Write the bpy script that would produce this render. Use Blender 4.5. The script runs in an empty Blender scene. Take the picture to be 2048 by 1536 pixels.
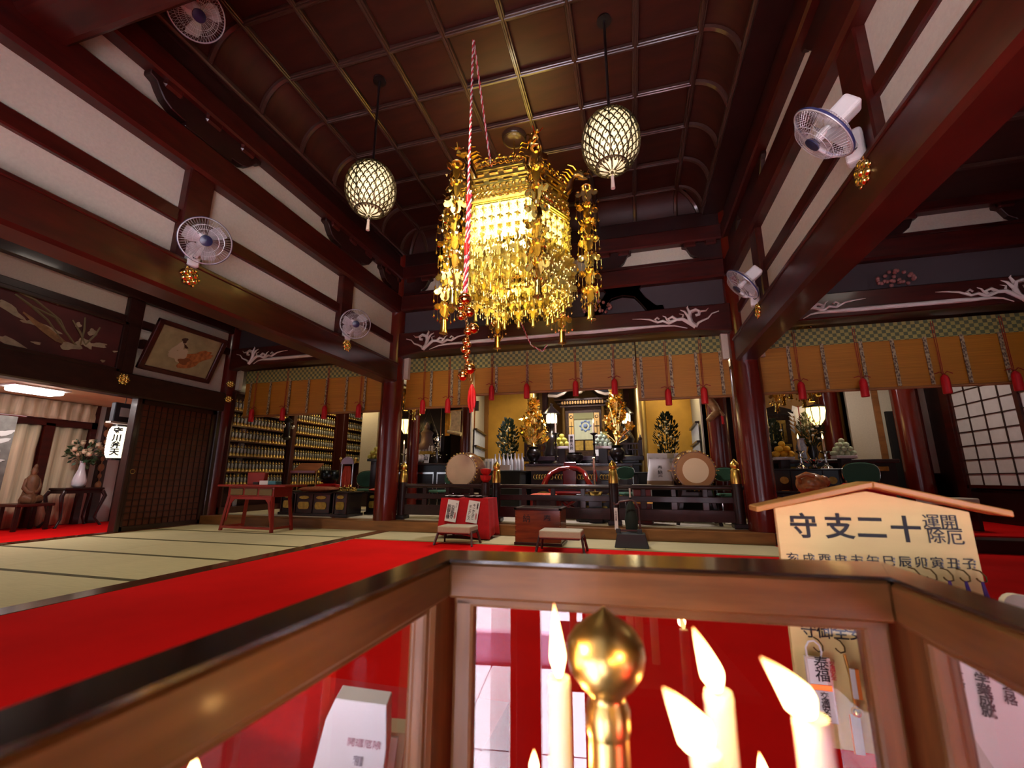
import bpy, bmesh, math, random
from math import sin, cos, pi, radians as R
from mathutils import Vector, Matrix
sc = bpy.context.scene
col = sc.collection
random.seed(7)

# ---------------------------------------------------------------- camera (metres, temple floor z = 0, camera at the origin of x,y)
H = 0.85
YAW, PIT, ROL, FPX = R(15.3), R(12.27), R(0.1), 864.0
_f = Vector((-sin(YAW), cos(YAW), 0)); _r = Vector((cos(YAW), sin(YAW), 0)); _u = Vector((0, 0, 1))
FW = _f*cos(PIT) + _u*sin(PIT); UP = _u*cos(PIT) - _f*sin(PIT)
RT = _r*cos(ROL) + UP*sin(ROL); UP = UP*cos(ROL) - _r*sin(ROL)
cd = bpy.data.cameras.new('camera'); cam = bpy.data.objects.new('camera', cd); col.objects.link(cam)
cam.matrix_world = Matrix(((RT.x, UP.x, -FW.x, 0), (RT.y, UP.y, -FW.y, 0), (RT.z, UP.z, -FW.z, H), (0, 0, 0, 1)))
cd.sensor_width = 36.0; cd.lens = FPX*36/2048; cd.clip_start = 0.02; cd.clip_end = 200
cd.dof.use_dof = True; cd.dof.focus_distance = 5.0; cd.dof.aperture_fstop = 5.0
sc.camera = cam
def ray(px, py): return RT*((px-1024)/FPX) - UP*((py-768)/FPX) + FW
def PX(px, py, x): d = ray(px, py); d = d*(x/d.x); return Vector((d.x, d.y, d.z+H))
def PY(px, py, y): d = ray(px, py); d = d*(y/d.y); return Vector((d.x, d.y, d.z+H))
def PZ(px, py, z): d = ray(px, py); d = d*((z-H)/d.z); return Vector((d.x, d.y, d.z+H))

# ---------------------------------------------------------------- world, high sun on the yard and daylight from the open front, exposure
W = bpy.data.worlds.new('World'); sc.world = W; W.use_nodes = True
bg = W.node_tree.nodes['Background']; bg.inputs[0].default_value = (0.86, 0.88, 1.0, 1); bg.inputs[1].default_value = 0.9
sd = bpy.data.lights.new('sun', 'SUN'); sd.energy = 78.0; sd.angle = R(1.0); sd.color = (1, .96, .98)
so_ = bpy.data.objects.new('sun', sd); col.objects.link(so_); so_.rotation_euler = (R(9), R(6), 0)
sc.view_settings.view_transform = 'Standard'; sc.view_settings.look = 'None'
sc.view_settings.gamma = 1.0; sc.view_settings.use_curve_mapping = False
sc.view_settings.exposure = -0.05
cy = sc.cycles
cy.use_denoising = True; cy.max_bounces = 7; cy.diffuse_bounces = 4; cy.glossy_bounces = 4; cy.transmission_bounces = 6
cy.transparent_max_bounces = 12; cy.caustics_reflective = False; cy.caustics_refractive = False
cy.sample_clamp_indirect = 14.0; cy.use_light_tree = True
def lamp(name, kind, loc, watts, color=(1, .8, .5), size=.1, rot=None, sy=None):
    l = bpy.data.lights.new(name, kind); l.energy = watts; l.color = color
    if kind == 'AREA':
        l.size = size
        if sy: l.shape = 'RECTANGLE'; l.size_y = sy
    else: l.shadow_soft_size = size
    if kind == 'SPOT': l.spot_size = R(80); l.spot_blend = .6
    o = bpy.data.objects.new(name, l); col.objects.link(o); o.location = loc
    if rot: o.rotation_euler = rot
    return o
# sky portal over the open front of the hall (samples the daylight, adds none)
p = lamp('daylight_portal', 'AREA', (-1.2, -1.9, 1.1), 1, size=9.0, sy=3.4, rot=(R(-90), 0, 0)); p.data.cycles.is_portal = True; p.rotation_euler = (R(90), 0, 0)
# downlights above the altars and in the side aisles, plus unseen hall spots added
lamp('altar_downlight', 'AREA', (-2.6, 9.6, 3.3), 26, (1, .80, .45), .35)
lamp('altar_downlight', 'AREA', (0.9, 9.6, 3.3), 26, (1, .80, .45), .35)
def spot(loc, to, watts, deg, color=(1, .88, .66)):
    o = lamp('hall_fill_spot', 'SPOT', loc, watts, color, .12); o.data.spot_size = R(deg); o.data.spot_blend = .8
    o.rotation_euler = (Vector(to)-Vector(loc)).to_track_quat('-Z', 'Y').to_euler()
spot((-1.6, 1.9, 4.8), (-1.4, 5.4, 1.2), 430, 74)  # unseen spot added for frontal light on chandelier and altar
spot((-1.0, 1.95, 4.9), (-1.0, 1.7, 0), 330, 112)  # unseen spot added to brighten the near carpet
spot((-6.0, 3.0, 4.4), (-5.9, 4.3, 0), 210, 86)  # unseen spot added to brighten the left tatami
lamp('altar_downlight', 'AREA', (-1.2, 8.2, 3.3), 85, (.95, .85, .9), .5)
lamp('shelf_light', 'AREA', (-6.6, 9.2, 3.2), 28, (1, .78, .42), .5)
lamp('side_altar_light', 'AREA', (4.0, 8.6, 3.2), 22, (1, .85, .7), .4)
lamp('aisle_light', 'AREA', (-6.2, 4.2, 4.3), 9, (1, .85, .72), .5)
lamp('aisle_light', 'AREA', (4.0, 4.2, 4.3), 9, (1, .85, .72), .5)

# ---------------------------------------------------------------- materials
_mats = {}
def mat(name, c, rough=.5, metal=0., coat=0., var=0., scale=(8, 8, 8), bump=0., emit=None, es=0., spec=.5, noise='NOISE', c2=None, sss=0., trans=0., ior=1.45, alpha=1.):
    if name in _mats: return _mats[name]
    m = bpy.data.materials.new(name); m.use_nodes = True; nt = m.node_tree; b = nt.nodes['Principled BSDF']
    b.inputs['Base Color'].default_value = (*c, 1); b.inputs['Roughness'].default_value = rough; b.inputs['Metallic'].default_value = metal
    b.inputs['Coat Weight'].default_value = coat; b.inputs['Coat Roughness'].default_value = .12; b.inputs['Specular IOR Level'].default_value = spec
    b.inputs['IOR'].default_value = ior; b.inputs['Transmission Weight'].default_value = trans; b.inputs['Alpha'].default_value = alpha
    if sss: b.inputs['Subsurface Weight'].default_value = sss; b.inputs['Subsurface Radius'].default_value = (.02, .012, .006)
    if emit: b.inputs['Emission Color'].default_value = (*emit, 1); b.inputs['Emission Strength'].default_value = es
    if var or bump or c2:
        tc = nt.nodes.new('ShaderNodeTexCoord'); mp = nt.nodes.new('ShaderNodeMapping'); mp.inputs['Scale'].default_value = scale
        nt.links.new(tc.outputs['Object'], mp.inputs[0])
        if noise == 'NOISE':
            n = nt.nodes.new('ShaderNodeTexNoise'); n.inputs['Scale'].default_value = 1.; n.inputs['Detail'].default_value = 4.; out = n.outputs[0]
        elif noise == 'WAVE':
            n = nt.nodes.new('ShaderNodeTexWave'); n.inputs['Scale'].default_value = 1.; n.inputs['Distortion'].default_value = 2.5; n.inputs['Detail'].default_value = 2.; out = n.outputs['Fac']
        elif noise == 'CHECK':
            n = nt.nodes.new('ShaderNodeTexChecker'); n.inputs['Scale'].default_value = 1.; out = n.outputs['Fac']
        else:
            n = nt.nodes.new('ShaderNodeTexVoronoi'); n.inputs['Scale'].default_value = 1.; out = n.outputs['Distance']
        nt.links.new(mp.outputs[0], n.inputs[0])
        if var or c2:
            rp = nt.nodes.new('ShaderNodeValToRGB')
            a = c2 or tuple(max(0, x*(1-var)) for x in c); z = c if c2 else tuple(min(1, x*(1+var)) for x in c)
            rp.color_ramp.elements[0].color = (*a, 1); rp.color_ramp.elements[1].color = (*z, 1)
            rp.color_ramp.elements[0].position = .3; rp.color_ramp.elements[1].position = .7
            nt.links.new(out, rp.inputs[0]); nt.links.new(rp.outputs[0], b.inputs['Base Color'])
        if bump:
            bp = nt.nodes.new('ShaderNodeBump'); bp.inputs['Strength'].default_value = bump; bp.inputs['Distance'].default_value = .01
            nt.links.new(out, bp.inputs['Height']); nt.links.new(bp.outputs[0], b.inputs['Normal'])
    _mats[name] = m
    return m
LACQ = mat('red lacquered timber', (.046, .0042, .002), .38, coat=.2, var=.35, scale=(3, 3, 14))
LACX = mat('red lacquered timber along x', (.046, .0042, .002), .38, coat=.2, var=.35, scale=(2, 14, 14))
COLM = mat('red lacquered column', (.10, .007, .003), .27, coat=.6, var=.25, scale=(5, 5, 1.2))
DARK = mat('dark lacquered timber', (.022, .005, .004), .38, coat=.2, var=.3, scale=(6, 6, 6))
BLACK = mat('black lacquer', (.010, .006, .006), .28, coat=.2)
PLAS = mat('warm white plaster', (.56, .49, .37), .85, var=.05, scale=(40, 40, 40), bump=.05)
PANEL = mat('ceiling board', (.042, .0070, .0028), .55, var=.3, scale=(2, 9, 3))
RIB = mat('ceiling rib', (.060, .026, .017), .3, coat=.5)
CARP = mat('red felt carpet', (.66, .004, .004), .95, var=.12, scale=(1.2, 1.2, 1.2), spec=.1)
TATA = mat('tatami straw', (.56, .48, .27), .8, var=.12, scale=(4, 160, 4), bump=.1)
TBOR = mat('tatami border cloth', (.07, .055, .012), .8)
THRE = mat('brown threshold timber', (.10, .030, .012), .22, coat=.6, var=.3, scale=(12, 2, 12))
STEPW = mat('brown step timber', (.25, .10, .03), .4, var=.3, scale=(2, 12, 12))
GOLD = mat('gold leaf metal', (.83, .55, .12), .28, 1.)
GOLDB = mat('bright gilt', (.95, .70, .22), .22, 1.)
BRASS = mat('aged brass', (.55, .36, .12), .33, 1., var=.2, scale=(14, 14, 14))
WHITE = mat('white paper', (.80, .79, .78), .8)
INK = mat('black ink', (.010, .010, .014), .6)
REDINK = mat('red ink', (.60, .05, .05), .6)
REDC = mat('red cloth', (.50, .006, .012), .85, var=.1, scale=(20, 20, 20))
REDS = mat('red silk', (.62, .012, .012), .45, var=.25, scale=(60, 60, 6))
PLASTW = mat('white plastic', (.66, .63, .58), .35)
CHROME = mat('polished metal', (.75, .74, .72), .15, 1.)
GREY = mat('dark grey iron', (.05, .055, .065), .45, .3)

# ---------------------------------------------------------------- mesh builder
class MB:
    def __init__(s): s.v = []; s.f = []; s.m = []
    def add(s, vs, fs, m=0, M=None):
        b = len(s.v)
        s.v += [tuple(M @ Vector(v)) if M else tuple(v) for v in vs]
        s.f += [tuple(b+i for i in f) for f in fs]; s.m += [m]*len(fs)
        return s
    def box(s, a, b, m=0, M=None):
        x0, y0, z0 = a; x1, y1, z1 = b
        return s.add([(x0, y0, z0), (x1, y0, z0), (x1, y1, z0), (x0, y1, z0), (x0, y0, z1), (x1, y0, z1), (x1, y1, z1), (x0, y1, z1)],
                     [(3, 2, 1, 0), (4, 5, 6, 7), (0, 1, 5, 4), (1, 2, 6, 5), (2, 3, 7, 6), (3, 0, 4, 7)], m, M)
    def bar(s, p, q, w, h=None, m=0):
        p = Vector(p); q = Vector(q); h = h or w; d = q-p; L = d.length
        return s.box((-w/2, -h/2, 0), (w/2, h/2, L), m, Matrix.Translation(p) @ d.to_track_quat('Z', 'Y').to_matrix().to_4x4())
    def tube(s, pts, r, n=8, m=0, closed=False, caps=True):
        pts = [Vector(p) for p in pts]; N = len(pts); rs = r if isinstance(r, (list, tuple)) else [r]*N
        vs = []; up = None
        for i, p in enumerate(pts):
            t = (pts[(i+1) % N]-pts[i-1]) if closed else (pts[min(i+1, N-1)]-pts[max(i-1, 0)])
            if t.length < 1e-9: t = Vector((0, 0, 1))
            t.normalize()
            if up is None: up = t.orthogonal().normalized()
            up = (up - t*up.dot(t))
            up = up.normalized() if up.length > 1e-6 else t.orthogonal().normalized()
            w = t.cross(up)
            vs += [p + (up*cos(2*pi*k/n) + w*sin(2*pi*k/n))*rs[i] for k in range(n)]
        fs = []
        for i in range(N if closed else N-1):
            a = i*n; b = ((i+1) % N)*n
            fs += [(a+k, a+(k+1) % n, b+(k+1) % n, b+k) for k in range(n)]
        if caps and not closed: fs += [tuple(range(n-1, -1, -1)), tuple(range((N-1)*n, N*n))]
        return s.add(vs, fs, m)
    def lathe(s, prof, c=(0, 0, 0), n=16, m=0, M=None):
        vs = []; fs = []; N = len(prof)
        for r, z in prof: vs += [(c[0]+max(r, 1e-4)*cos(2*pi*k/n), c[1]+max(r, 1e-4)*sin(2*pi*k/n), c[2]+z) for k in range(n)]
        for i in range(N-1): fs += [(i*n+k, i*n+(k+1) % n, (i+1)*n+(k+1) % n, (i+1)*n+k) for k in range(n)]
        fs += [tuple(range(n-1, -1, -1)), tuple(range((N-1)*n, N*n))]
        return s.add(vs, fs, m, M)
    def ball(s, c, r, n=10, m=0, sz=1.):
        k = max(4, n//2+1)
        return s.lathe([(r*sin(pi*i/k), -r*sz*cos(pi*i/k)) for i in range(k+1)], c, n, m)
    def prism(s, poly, d0, d1, ax='Y', m=0, M=None):
        n = len(poly)
        def p3(p, d): return {'X': (d, p[0], p[1]), 'Y': (p[0], d, p[1]), 'Z': (p[0], p[1], d)}[ax]
        vs = [p3(p, d0) for p in poly]+[p3(p, d1) for p in poly]
        return s.add(vs, [tuple(range(n-1, -1, -1)), tuple(range(n, 2*n))]+[(i, (i+1) % n, n+(i+1) % n, n+i) for i in range(n)], m, M)
    def build(s, name, mats, parent=None, bevel=0, smooth=0, loc=None, rot=None, seg=1):
        me = bpy.data.meshes.new(name); me.from_pydata(s.v, [], s.f)
        for k in (mats if isinstance(mats, (list, tuple)) else [mats]): me.materials.append(k)
        me.polygons.foreach_set('material_index', s.m)
        bm = bmesh.new(); bm.from_mesh(me); bmesh.ops.recalc_face_normals(bm, faces=bm.faces)
        bm.to_mesh(me); bm.free()
        if smooth:
            me.polygons.foreach_set('use_smooth', [True]*len(me.polygons)); me.set_sharp_from_angle(angle=R(smooth))
        return link(name, me, parent, loc, rot, bevel, seg)
def link(name, me, parent=None, loc=None, rot=None, bevel=0, seg=1):
    o = bpy.data.objects.new(name, me); col.objects.link(o)
    if parent: o.parent = parent
    if loc is not None: o.location = loc
    if rot is not None: o.rotation_euler = rot
    if bevel:
        b = o.modifiers.new('edge', 'BEVEL'); b.width = bevel; b.segments = seg; b.limit_method = 'ANGLE'; b.angle_limit = R(40)
    return o
def tag(o, label=None, cat=None, group=None, kind=None):
    if label: o['label'] = label
    if cat: o['category'] = cat
    if group: o['group'] = group
    if kind: o['kind'] = kind
    return o
def thing(name, label, cat, loc=(0, 0, 0), rz=0., group=None):
    o = bpy.data.objects.new(name, None); col.objects.link(o); o.empty_display_size = .05
    o.location = loc; o.rotation_euler = (0, 0, rz)
    return tag(o, label, cat, group)
def struct(name, label=None, loc=(0, 0, 0)):
    o = bpy.data.objects.new(name, None); col.objects.link(o); o.location = loc; o.empty_display_size = .05
    return tag(o, label, kind='structure')
def copy_tree(o, parent=None, label=None, loc=None, rot=None):
    c = o.copy(); col.objects.link(c)
    if parent: c.parent = parent
    if label: c['label'] = label
    if loc is not None: c.location = loc
    if rot is not None: c.rotation_euler = rot
    for ch in o.children: copy_tree(ch, c)
    return c
_tx = {}
def text(name, body, size, m, parent, loc, rot=(R(90), 0, 0), depth=.0008, thick=0., vert=False, sp=1.):
    key = (body, size, m.name, thick, vert, sp)
    if key not in _tx:
        cu = bpy.data.curves.new('text', 'FONT'); cu.body = '\n'.join(body) if vert else body
        cu.size = size; cu.align_x = 'CENTER'; cu.align_y = 'CENTER'; cu.extrude = depth; cu.offset = thick; cu.resolution_u = 3
        cu.space_line = sp; cu.space_character = 1. if vert else sp
        t = bpy.data.objects.new('text', cu); me = bpy.data.meshes.new_from_object(t)
        bpy.data.objects.remove(t); bpy.data.curves.remove(cu)
        me.materials.clear(); me.materials.append(m); _tx[key] = me
    return link(name, _tx[key], parent, loc, rot)
# ================================================================ THE SETTING
XL, XR, YB = -4.12, 1.69, 6.84
XLL, XRR = -7.95, 5.55
# ---- floor
floor = struct('floor', 'raised temple floor of tatami and red carpet')
MB().box((-4.0, .74, -.06), (XRR+2, 5.69, 0)).box((.36, -.55, -.06), (XRR+2, .74, 0)).box((-4.0, -.55, -.06), (-.95, .74, 0)).box((1.72, 5.69, -.06), (XRR+2, 6.62, 0)).build('carpet', CARP, floor)
MB().box((-4.08, .78, -.06), (-3.87, 6.60, .004)).build('threshold_strip', THRE, floor, bevel=.004)
def tatami(x0, x1, y0, y1, z=0.0, alongx=True):
    o = MB().box((x0, y0, z-.05), (x1, y1, z)).build('tatami_mat', TATA, floor)
    b = MB()
    if alongx:
        b.box((x0, y0, z-.04), (x1, y0+.028, z+.002)).box((x0, y1-.028, z-.04), (x1, y1, z+.002))
    else:
        b.box((x0, y0, z-.04), (x0+.028, y1, z+.002)).box((x1-.028, y0, z-.04), (x1, y1, z+.002))
    b.build('cloth_border', TBOR, o)
for i in range(-2, 4):
    y0 = 2.93+.945*i
    for a in (-7.86, -5.97): tatami(a, a+1.885, y0, y0+.942)
for k in range(3): tatami(-3.86+1.865*k, -2.0+1.865*k, 5.70, 6.60)
MB().box((-4.0, 5.66, -.06), (1.72, 5.70, .003)).build('carpet_edge', mat('gold carpet edging', (.32, .22, .08), .6), floor)
# altar floor with its wooden riser and pale mats
MB().box((-8.3, 6.60, -.05), (1.75, 6.92, .15)).build('step_board', STEPW, floor, bevel=.008)
MB().box((1.75, 6.60, -.05), (6.4, 6.92, .15)).build('step_board', DARK, floor, bevel=.008)
ALT = .165
MB().box((-9.6, 6.93, .0), (1.9, 13.2, ALT)).build('altar_mats', mat('pale altar mats', (.60, .52, .38), .8, var=.05, scale=(3, 90, 3)), floor)
MB().box((1.9, 6.93, .0), (7.6, 13.2, ALT)).build('altar_carpet', CARP, floor)
# entrance step and the ground outside
ground = struct('ground', 'pale concrete slabs outside the open front')
SLAB = mat('pale concrete', (.60, .58, .66), .85, var=.07, scale=(3, 3, 3), bump=.06)
for i in range(-7, 7):
    for j in range(3): MB().box((i*1.2+.406, .74-(j+1)*1.2+.006, -.8), ((i+1)*1.2+.394, .74-j*1.2-.006, -.70)).build('slab', SLAB, ground)
    for j in range(8): MB().box((i*1.2+.006, -2.92-(j+1)*1.2+.006, -.6), ((i+1)*1.2-.006, -2.92-j*1.2-.006, -.46)).build('slab', SLAB, ground)
MB().box((-9, -13, -.9), (9, .74, -.76)).build('bedding', mat('dark joint', (.12, .11, .12), .9), ground)
MB().box((-9, -2.92, -.75), (9, -2.84, -.45)).build('kerb', mat('pinkish kerb', (.50, .30, .42), .8), ground, bevel=.01)
MB().box((-.95, .70, -.7), (.36, .745, -.06)).build('floor_edge_board', THRE, floor)
# side room floor (lower, red carpet) behind the left opening
MB().box((-12.6, -.4, -.10), (-7.9, 7.0, -.045)).build('side_room_carpet', CARP, floor)

# ---- columns
def column(x, y, r=.195, z0=0., z1=5.0, m=COLM, base=True, nm='column'):
    c = struct(nm, None, (x, y, 0))
    MB().lathe([(r, z0), (r, z1)], n=40).build('shaft', m, c, smooth=40)
    if base: MB().lathe([(r+.035, z0), (r+.035, z0+.03), (r+.002, z0+.05)], n=40).build('base_ring', DARK, c, smooth=40)
    return c
for x in (XLL, XL, XR, XRR): column(x, YB)
for x in (XLL, XL, XR, XRR): column(x, -.35)
# inner columns of the altar rooms
column(-3.75, 9.7, .17, ALT, 4.2, base=False); column(1.50, 8.3, .17, ALT, 4.2, base=False)
column(1.98, 8.7, .15, ALT, 4.2, base=False); column(-4.75, 8.9, .13, ALT, 4.2, base=False)
column(4.05, 10.4, .17, ALT, 4.2, base=False); column(4.95, 9.55, .20, ALT, 4.2, base=False)
for x in (-2.30, .24): column(x, 10.4, .14, ALT, 4.2, mat('gilded column', (.75, .55, .20), .3, 1., var=.15, scale=(6, 6, 2)), base=False, nm='column_gilded')

# ---- upper walls along the colonnades
def side_wall(X, s, posts, nm):
    """s = +1 when the hall lies towards +X of this wall"""
    w = struct(nm)
    f = lambda d: X+s*d
    def bx(n, d0, d1, z0, z1, m, y0=-.6, y1=6.75, bev=.012):
        a, b = sorted((f(d0), f(d1)))
        return MB().box((a, y0, z0), (b, y1, z1)).build(n, m, w, bevel=bev)
    bx('tie_beam', -.15, .15, 2.51, 2.86, LACQ, y1=7.25, bev=.03)
    bx('tie_beam_cap', -.13, .165, 2.83, 2.87, LACQ, bev=.008)
    bx('thin_rail', -.05, .06, 3.24, 3.385, LACQ)
    bx('upper_beam', -.15, .15, 3.82, 4.17, LACQ, bev=.03)
    bx('wall_plate', -.12, .05, 4.16, 4.23, LACQ)
    bx('purlin', -.1, .16, 4.49, 4.74, LACQ, bev=.02)
    bx('cornice', -.1, .10, 4.74, 5.02, DARK, bev=.02)
    ys = [-.35]+posts+[YB]
    for a, b in zip(ys[:-1], ys[1:]):
        for z0, z1 in ((2.86, 3.25), (3.38, 3.83), (4.2, 4.5)):
            MB().box((X-.03, a+.1, z0), (X+.012*s, b-.1, z1)).build('plaster_panel', PLAS, w)
    for y in posts:
        MB().box((X-.1, y-.13, 2.86), (X+.1, y+.13, 3.83)).build('post', LACQ, w, bevel=.012)
    for y in posts+[YB-.15, .3]:
        # boat-shaped bracket arm carrying the purlin
        pr = [(-.62, 4.49), (-.62, 4.44), (-.56, 4.42), (-.52, 4.36), (-.47, 4.30), (-.40, 4.262), (-.30, 4.25), (-.26, 4.25), (-.26, 4.20)]
        pl = [(y+a, z) for a, z in pr]+[(y-a, z) for a, z in reversed(pr)]
        MB().prism(pl, X-.08, X+.10, 'X').build('bracket_arm', DARK, w, bevel=.008)
        for dy in (-.42, 0, .42):
            MB().box((X-.07, y+dy-.09, 4.42), (X+.13, y+dy+.09, 4.52)).build('bearing_block', LACQ, w, bevel=.02)
    return w
side_wall(XL, 1, [.45, 2.87, 5.25], 'wall_left'); side_wall(XR, -1, [.5, 2.98, 5.45], 'wall_right')

# ---- beams over the altar fronts (rainbow beam with white carved scrolls)
SCW = mat('white painted carving', (.62, .55, .50), .6)
def scroll(bm, x, z, y, s, k=1.):
    P = lambda a, b: (x+s*a*k, y, z+b*k)
    def sw(pts, r0, r1=.004):
        n = len(pts); bm.tube([P(*p) for p in pts], [(r0*(1-i/(n-1))+r1*i/(n-1))*k for i in range(n)], 6)
    sw([(0, .20), (.10, .17), (.16, .10), (.24, .07), (.30, .04), (.34, -.02)], .008, .022)
    sw([(.34, -.02), (.40, .05), (.42, .14), (.40, .22), (.32, .25), (.27, .22), (.28, .17), (.33, .16)], .040, .022)
    sw([(.34, -.02), (.44, .06), (.52, .12), (.60, .12), (.66, .17), (.72, .14), (.70, .10), (.66, .11)], .034, .016)
    sw([(.60, .12), (.72, .07), (.80, .12), (.88, .10), (.92, .15), (.88, .18), (.85, .15)], .026, .014)
    sw([(.88, .10), (1.0, .16), (1.12, .18), (1.25, .19)], .02, .003)
    sw([(.42, .14), (.48, .24), (.54, .27)], .03, .004); sw([(.40, .20), (.44, .30), (.42, .33)], .028, .004)
    sw([(.27, .22), (.18, .22), (.14, .26)], .02, .004); sw([(.52, .12), (.50, .19), (.56, .21)], .02, .004)
    sw([(.72, .09), (.76, .18), (.80, .20)], .018, .004)
def front_beam(x0, x1, nm):
    w = struct(nm); y0, y1 = YB-.15, YB+.15
    L = x1-x0; pl = []
    for i in range(13):
        t = i/12; pl.append((x0+L*t, 2.98+.07*min(1, math.sin(pi*t)*3)))
    pl += [(x1, 3.42), (x0, 3.42)]
    MB().prism(pl, y0, y1, 'Y').build('rainbow_beam', LACX, w, bevel=.015)
    b = MB(); n = 24
    pts = [(x0+.62+(L-1.24)*i/n, y0-.004, 3.04+.10*min(1, math.sin(pi*(i/n*.96+.02))*4.5)) for i in range(n+1)]
    b.tube(pts, [.006+.026*min(1, 5*min(i, n-i)/n) for i in range(n+1)], 6)
    o = b.build('groove_line', SCW, w, smooth=60); 
    b = MB(); scroll(b, x0+.16, 3.10, y0-.002, 1); b.build('carved_scroll', SCW, w, smooth=60)
    b = MB(); scroll(b, x1-.16, 3.10, y0-.002, -1); b.build('carved_scroll', SCW, w, smooth=60)
    MB().box((x0, YB-.02, 3.42), (x1, YB+.02, 3.9)).build('infill_panel', mat('dusky panel', (.055, .038, .040), .7), w)
    MB().box((x0, y0, 3.86), (x1, y1, 4.17)).build('upper_beam', LACX, w, bevel=.03)
    MB().box((x0, YB-.1, 4.16), (x1, YB+.08, 4.23)).build('wall_plate', LACX, w, bevel=.01)
    MB().box((x0, YB-.02, 4.2), (x1, YB+.02, 4.5)).build('plaster_panel', PLAS, w)
    MB().box((x0, YB-.16, 4.49), (x1, YB+.1, 4.74)).build('purlin', LACX, w, bevel=.02)
    MB().box((x0, YB-.10, 4.74), (x1, YB+.1, 5.02)).build('cornice', DARK, w, bevel=.02)
    pr = [(-.42, 4.49), (-.42, 4.44), (-.36, 4.42), (-.33, 4.36), (-.30, 4.30), (-.25, 4.262), (-.22, 4.25), (-.2, 4.2)]
    for q in (1/3, 2/3, 0.03, .97) if L > 5 else (.5, .03, .97):
        xc = x0+L*q+(.05 if q == 2/3 else 0)
        MB().prism([(xc+a, z) for a, z in pr]+[(xc-a, z) for a, z in reversed(pr)], YB-.1, YB+.06, 'Y').build('bracket_arm', DARK, w, bevel=.008)
        for dx in (-.3, 0, .3): MB().box((xc+dx-.09, YB-.14, 4.42), (xc+dx+.09, YB+.05, 4.52)).build('bearing_block', LACX, w, bevel=.02)
    # frog-leg strut in the middle, with a carved flower spray
    xc = x0+L*(.645 if L > 5 else .5)
    prof = [(-.62, 3.43), (-.60, 3.50), (-.50, 3.50), (-.44, 3.56), (-.34, 3.66), (-.26, 3.80), (-.30, 3.86), (-.30, 3.90), (.30, 3.90), (.30, 3.86), (.26, 3.80), (.34, 3.66), (.44, 3.56), (.50, 3.50), (.60, 3.50), (.62, 3.43),
            (.36, 3.43), (.30, 3.52), (.18, 3.68), (0, 3.72), (-.18, 3.68), (-.30, 3.52), (-.36, 3.43)]
    MB().prism(prof, YB-.12, YB-.02, 'Y').build('frog_leg_strut', DARK, w, bevel=.006)
    b = MB(); random.seed(3)
    for i in range(26):
        a = random.random()*2*pi; r = .2*random.random()**.5
        b.ball((xc+r*1.2*cos(a), YB-.10-.03*random.random(), 3.56+r*.55*sin(a)), .028, 6)
    b.build('carved_flowers', mat('carved relief', (.30, .12, .10), .5), w, smooth=60)
    return w
front_beam(XL+.15, XR-.15, 'wall_back'); front_beam(XLL+.15, XL-.15, 'wall_back_left'); front_beam(XR+.15, XRR-.1, 'wall_back_right')
# cheek posts beside the blinds
for x in (XL+.24, XR-.24, XLL+.24, XL-.24, XR+.24):
    tag(MB().box((x-.045, YB+.02, 2.60), (x+.045, YB+.10, 3.0)).build('trim_1', PLAS), kind='structure')

# ---- big cross beam above the viewer
fb = struct('wall_front')
MB().box((-8.2, 1.36, 4.03), (6.0, 1.70, 4.60)).build('cross_beam', LACX, fb, bevel=.07, seg=3)
MB().box((-8.2, 1.45, 4.6), (6.0, 1.6, 6.0)).build('upper_boards', DARK, fb)
MB().box((-8.2, -.45, 2.55), (6.0, -.25, 6.0)).build('lintel_boards', DARK, fb)
# door posts, and unseen leaves added to hold back daylight, at the open front (behind the viewer)
for x, hw in ((-.242, .042), (-.04, .02), (-2.6, .06), (-4.1, .06)): MB().box((x-hw, -.42, -.7), (x+hw, -.36, 2.6)).build('door_post', LACQ, fb)
for a, b in ((-7.9, -2.1), (.0, .85), (2.3, 5.6)): MB().box((a, -.41, -.7), (b, -.36, 2.6)).build('light_block_leaf', DARK, fb)

# ---- coved, coffered ceiling
ceil = struct('ceiling', 'coved coffered ceiling of brown boards')
FX0, FX1, FY1, ZT, G = -3.62, .93, 6.60, 5.45, .65
NX, NY = 7, 8
FY0 = FY1-NY*G
def cove(t): a = t*pi/2; return .36*sin(a), .40*(1-cos(a))   # run out, drop
pm = MB().box((-G/2, -G/2, 0), (G/2, G/2, .02)).build('coffer_board', PANEL, ceil); pme = pm.data
first = True
for i in range(NX):
    for j in range(NY):
        o = pm if first else link('coffer_board', pme, ceil)
        first = False
        o.location = (FX0+G*(i+.5), FY1-G*(j+.5), ZT)
def cove_panel(n, fn, k):
    b = MB(); vs = []
    for t in range(n+1):
        for e in (0, 1): vs.append(fn(t/n, e))
    return b.add(vs, [(2*t, 2*t+1, 2*t+3, 2*t+2) for t in range(n)]).build('cove_board', PANEL, ceil, smooth=60)
for j in range(NY):
    y0, y1 = FY1-G*j, FY1-G*(j+1)
    for x, s in ((FX0, -1), (FX1, 1)):
        def fn(t, e, x=x, s=s, j=j, y0=y0, y1=y1):
            h, d = cove(t); yy = (y0 if e == 0 else y1)
            if j == 0 and e == 0: yy += h
            return (x+s*h, yy, ZT-d)
        cove_panel(8, fn, 0)
for i in range(NX):
    def fn(t, e, i=i):
        h, d = cove(t); xx = FX0+G*(i+e)
        if i == 0 and e == 0: xx -= h
        if i == NX-1 and e == 1: xx += h
        return (xx, FY1+h, ZT-d)
    cove_panel(8, fn, 0)
RW = .032
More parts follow.
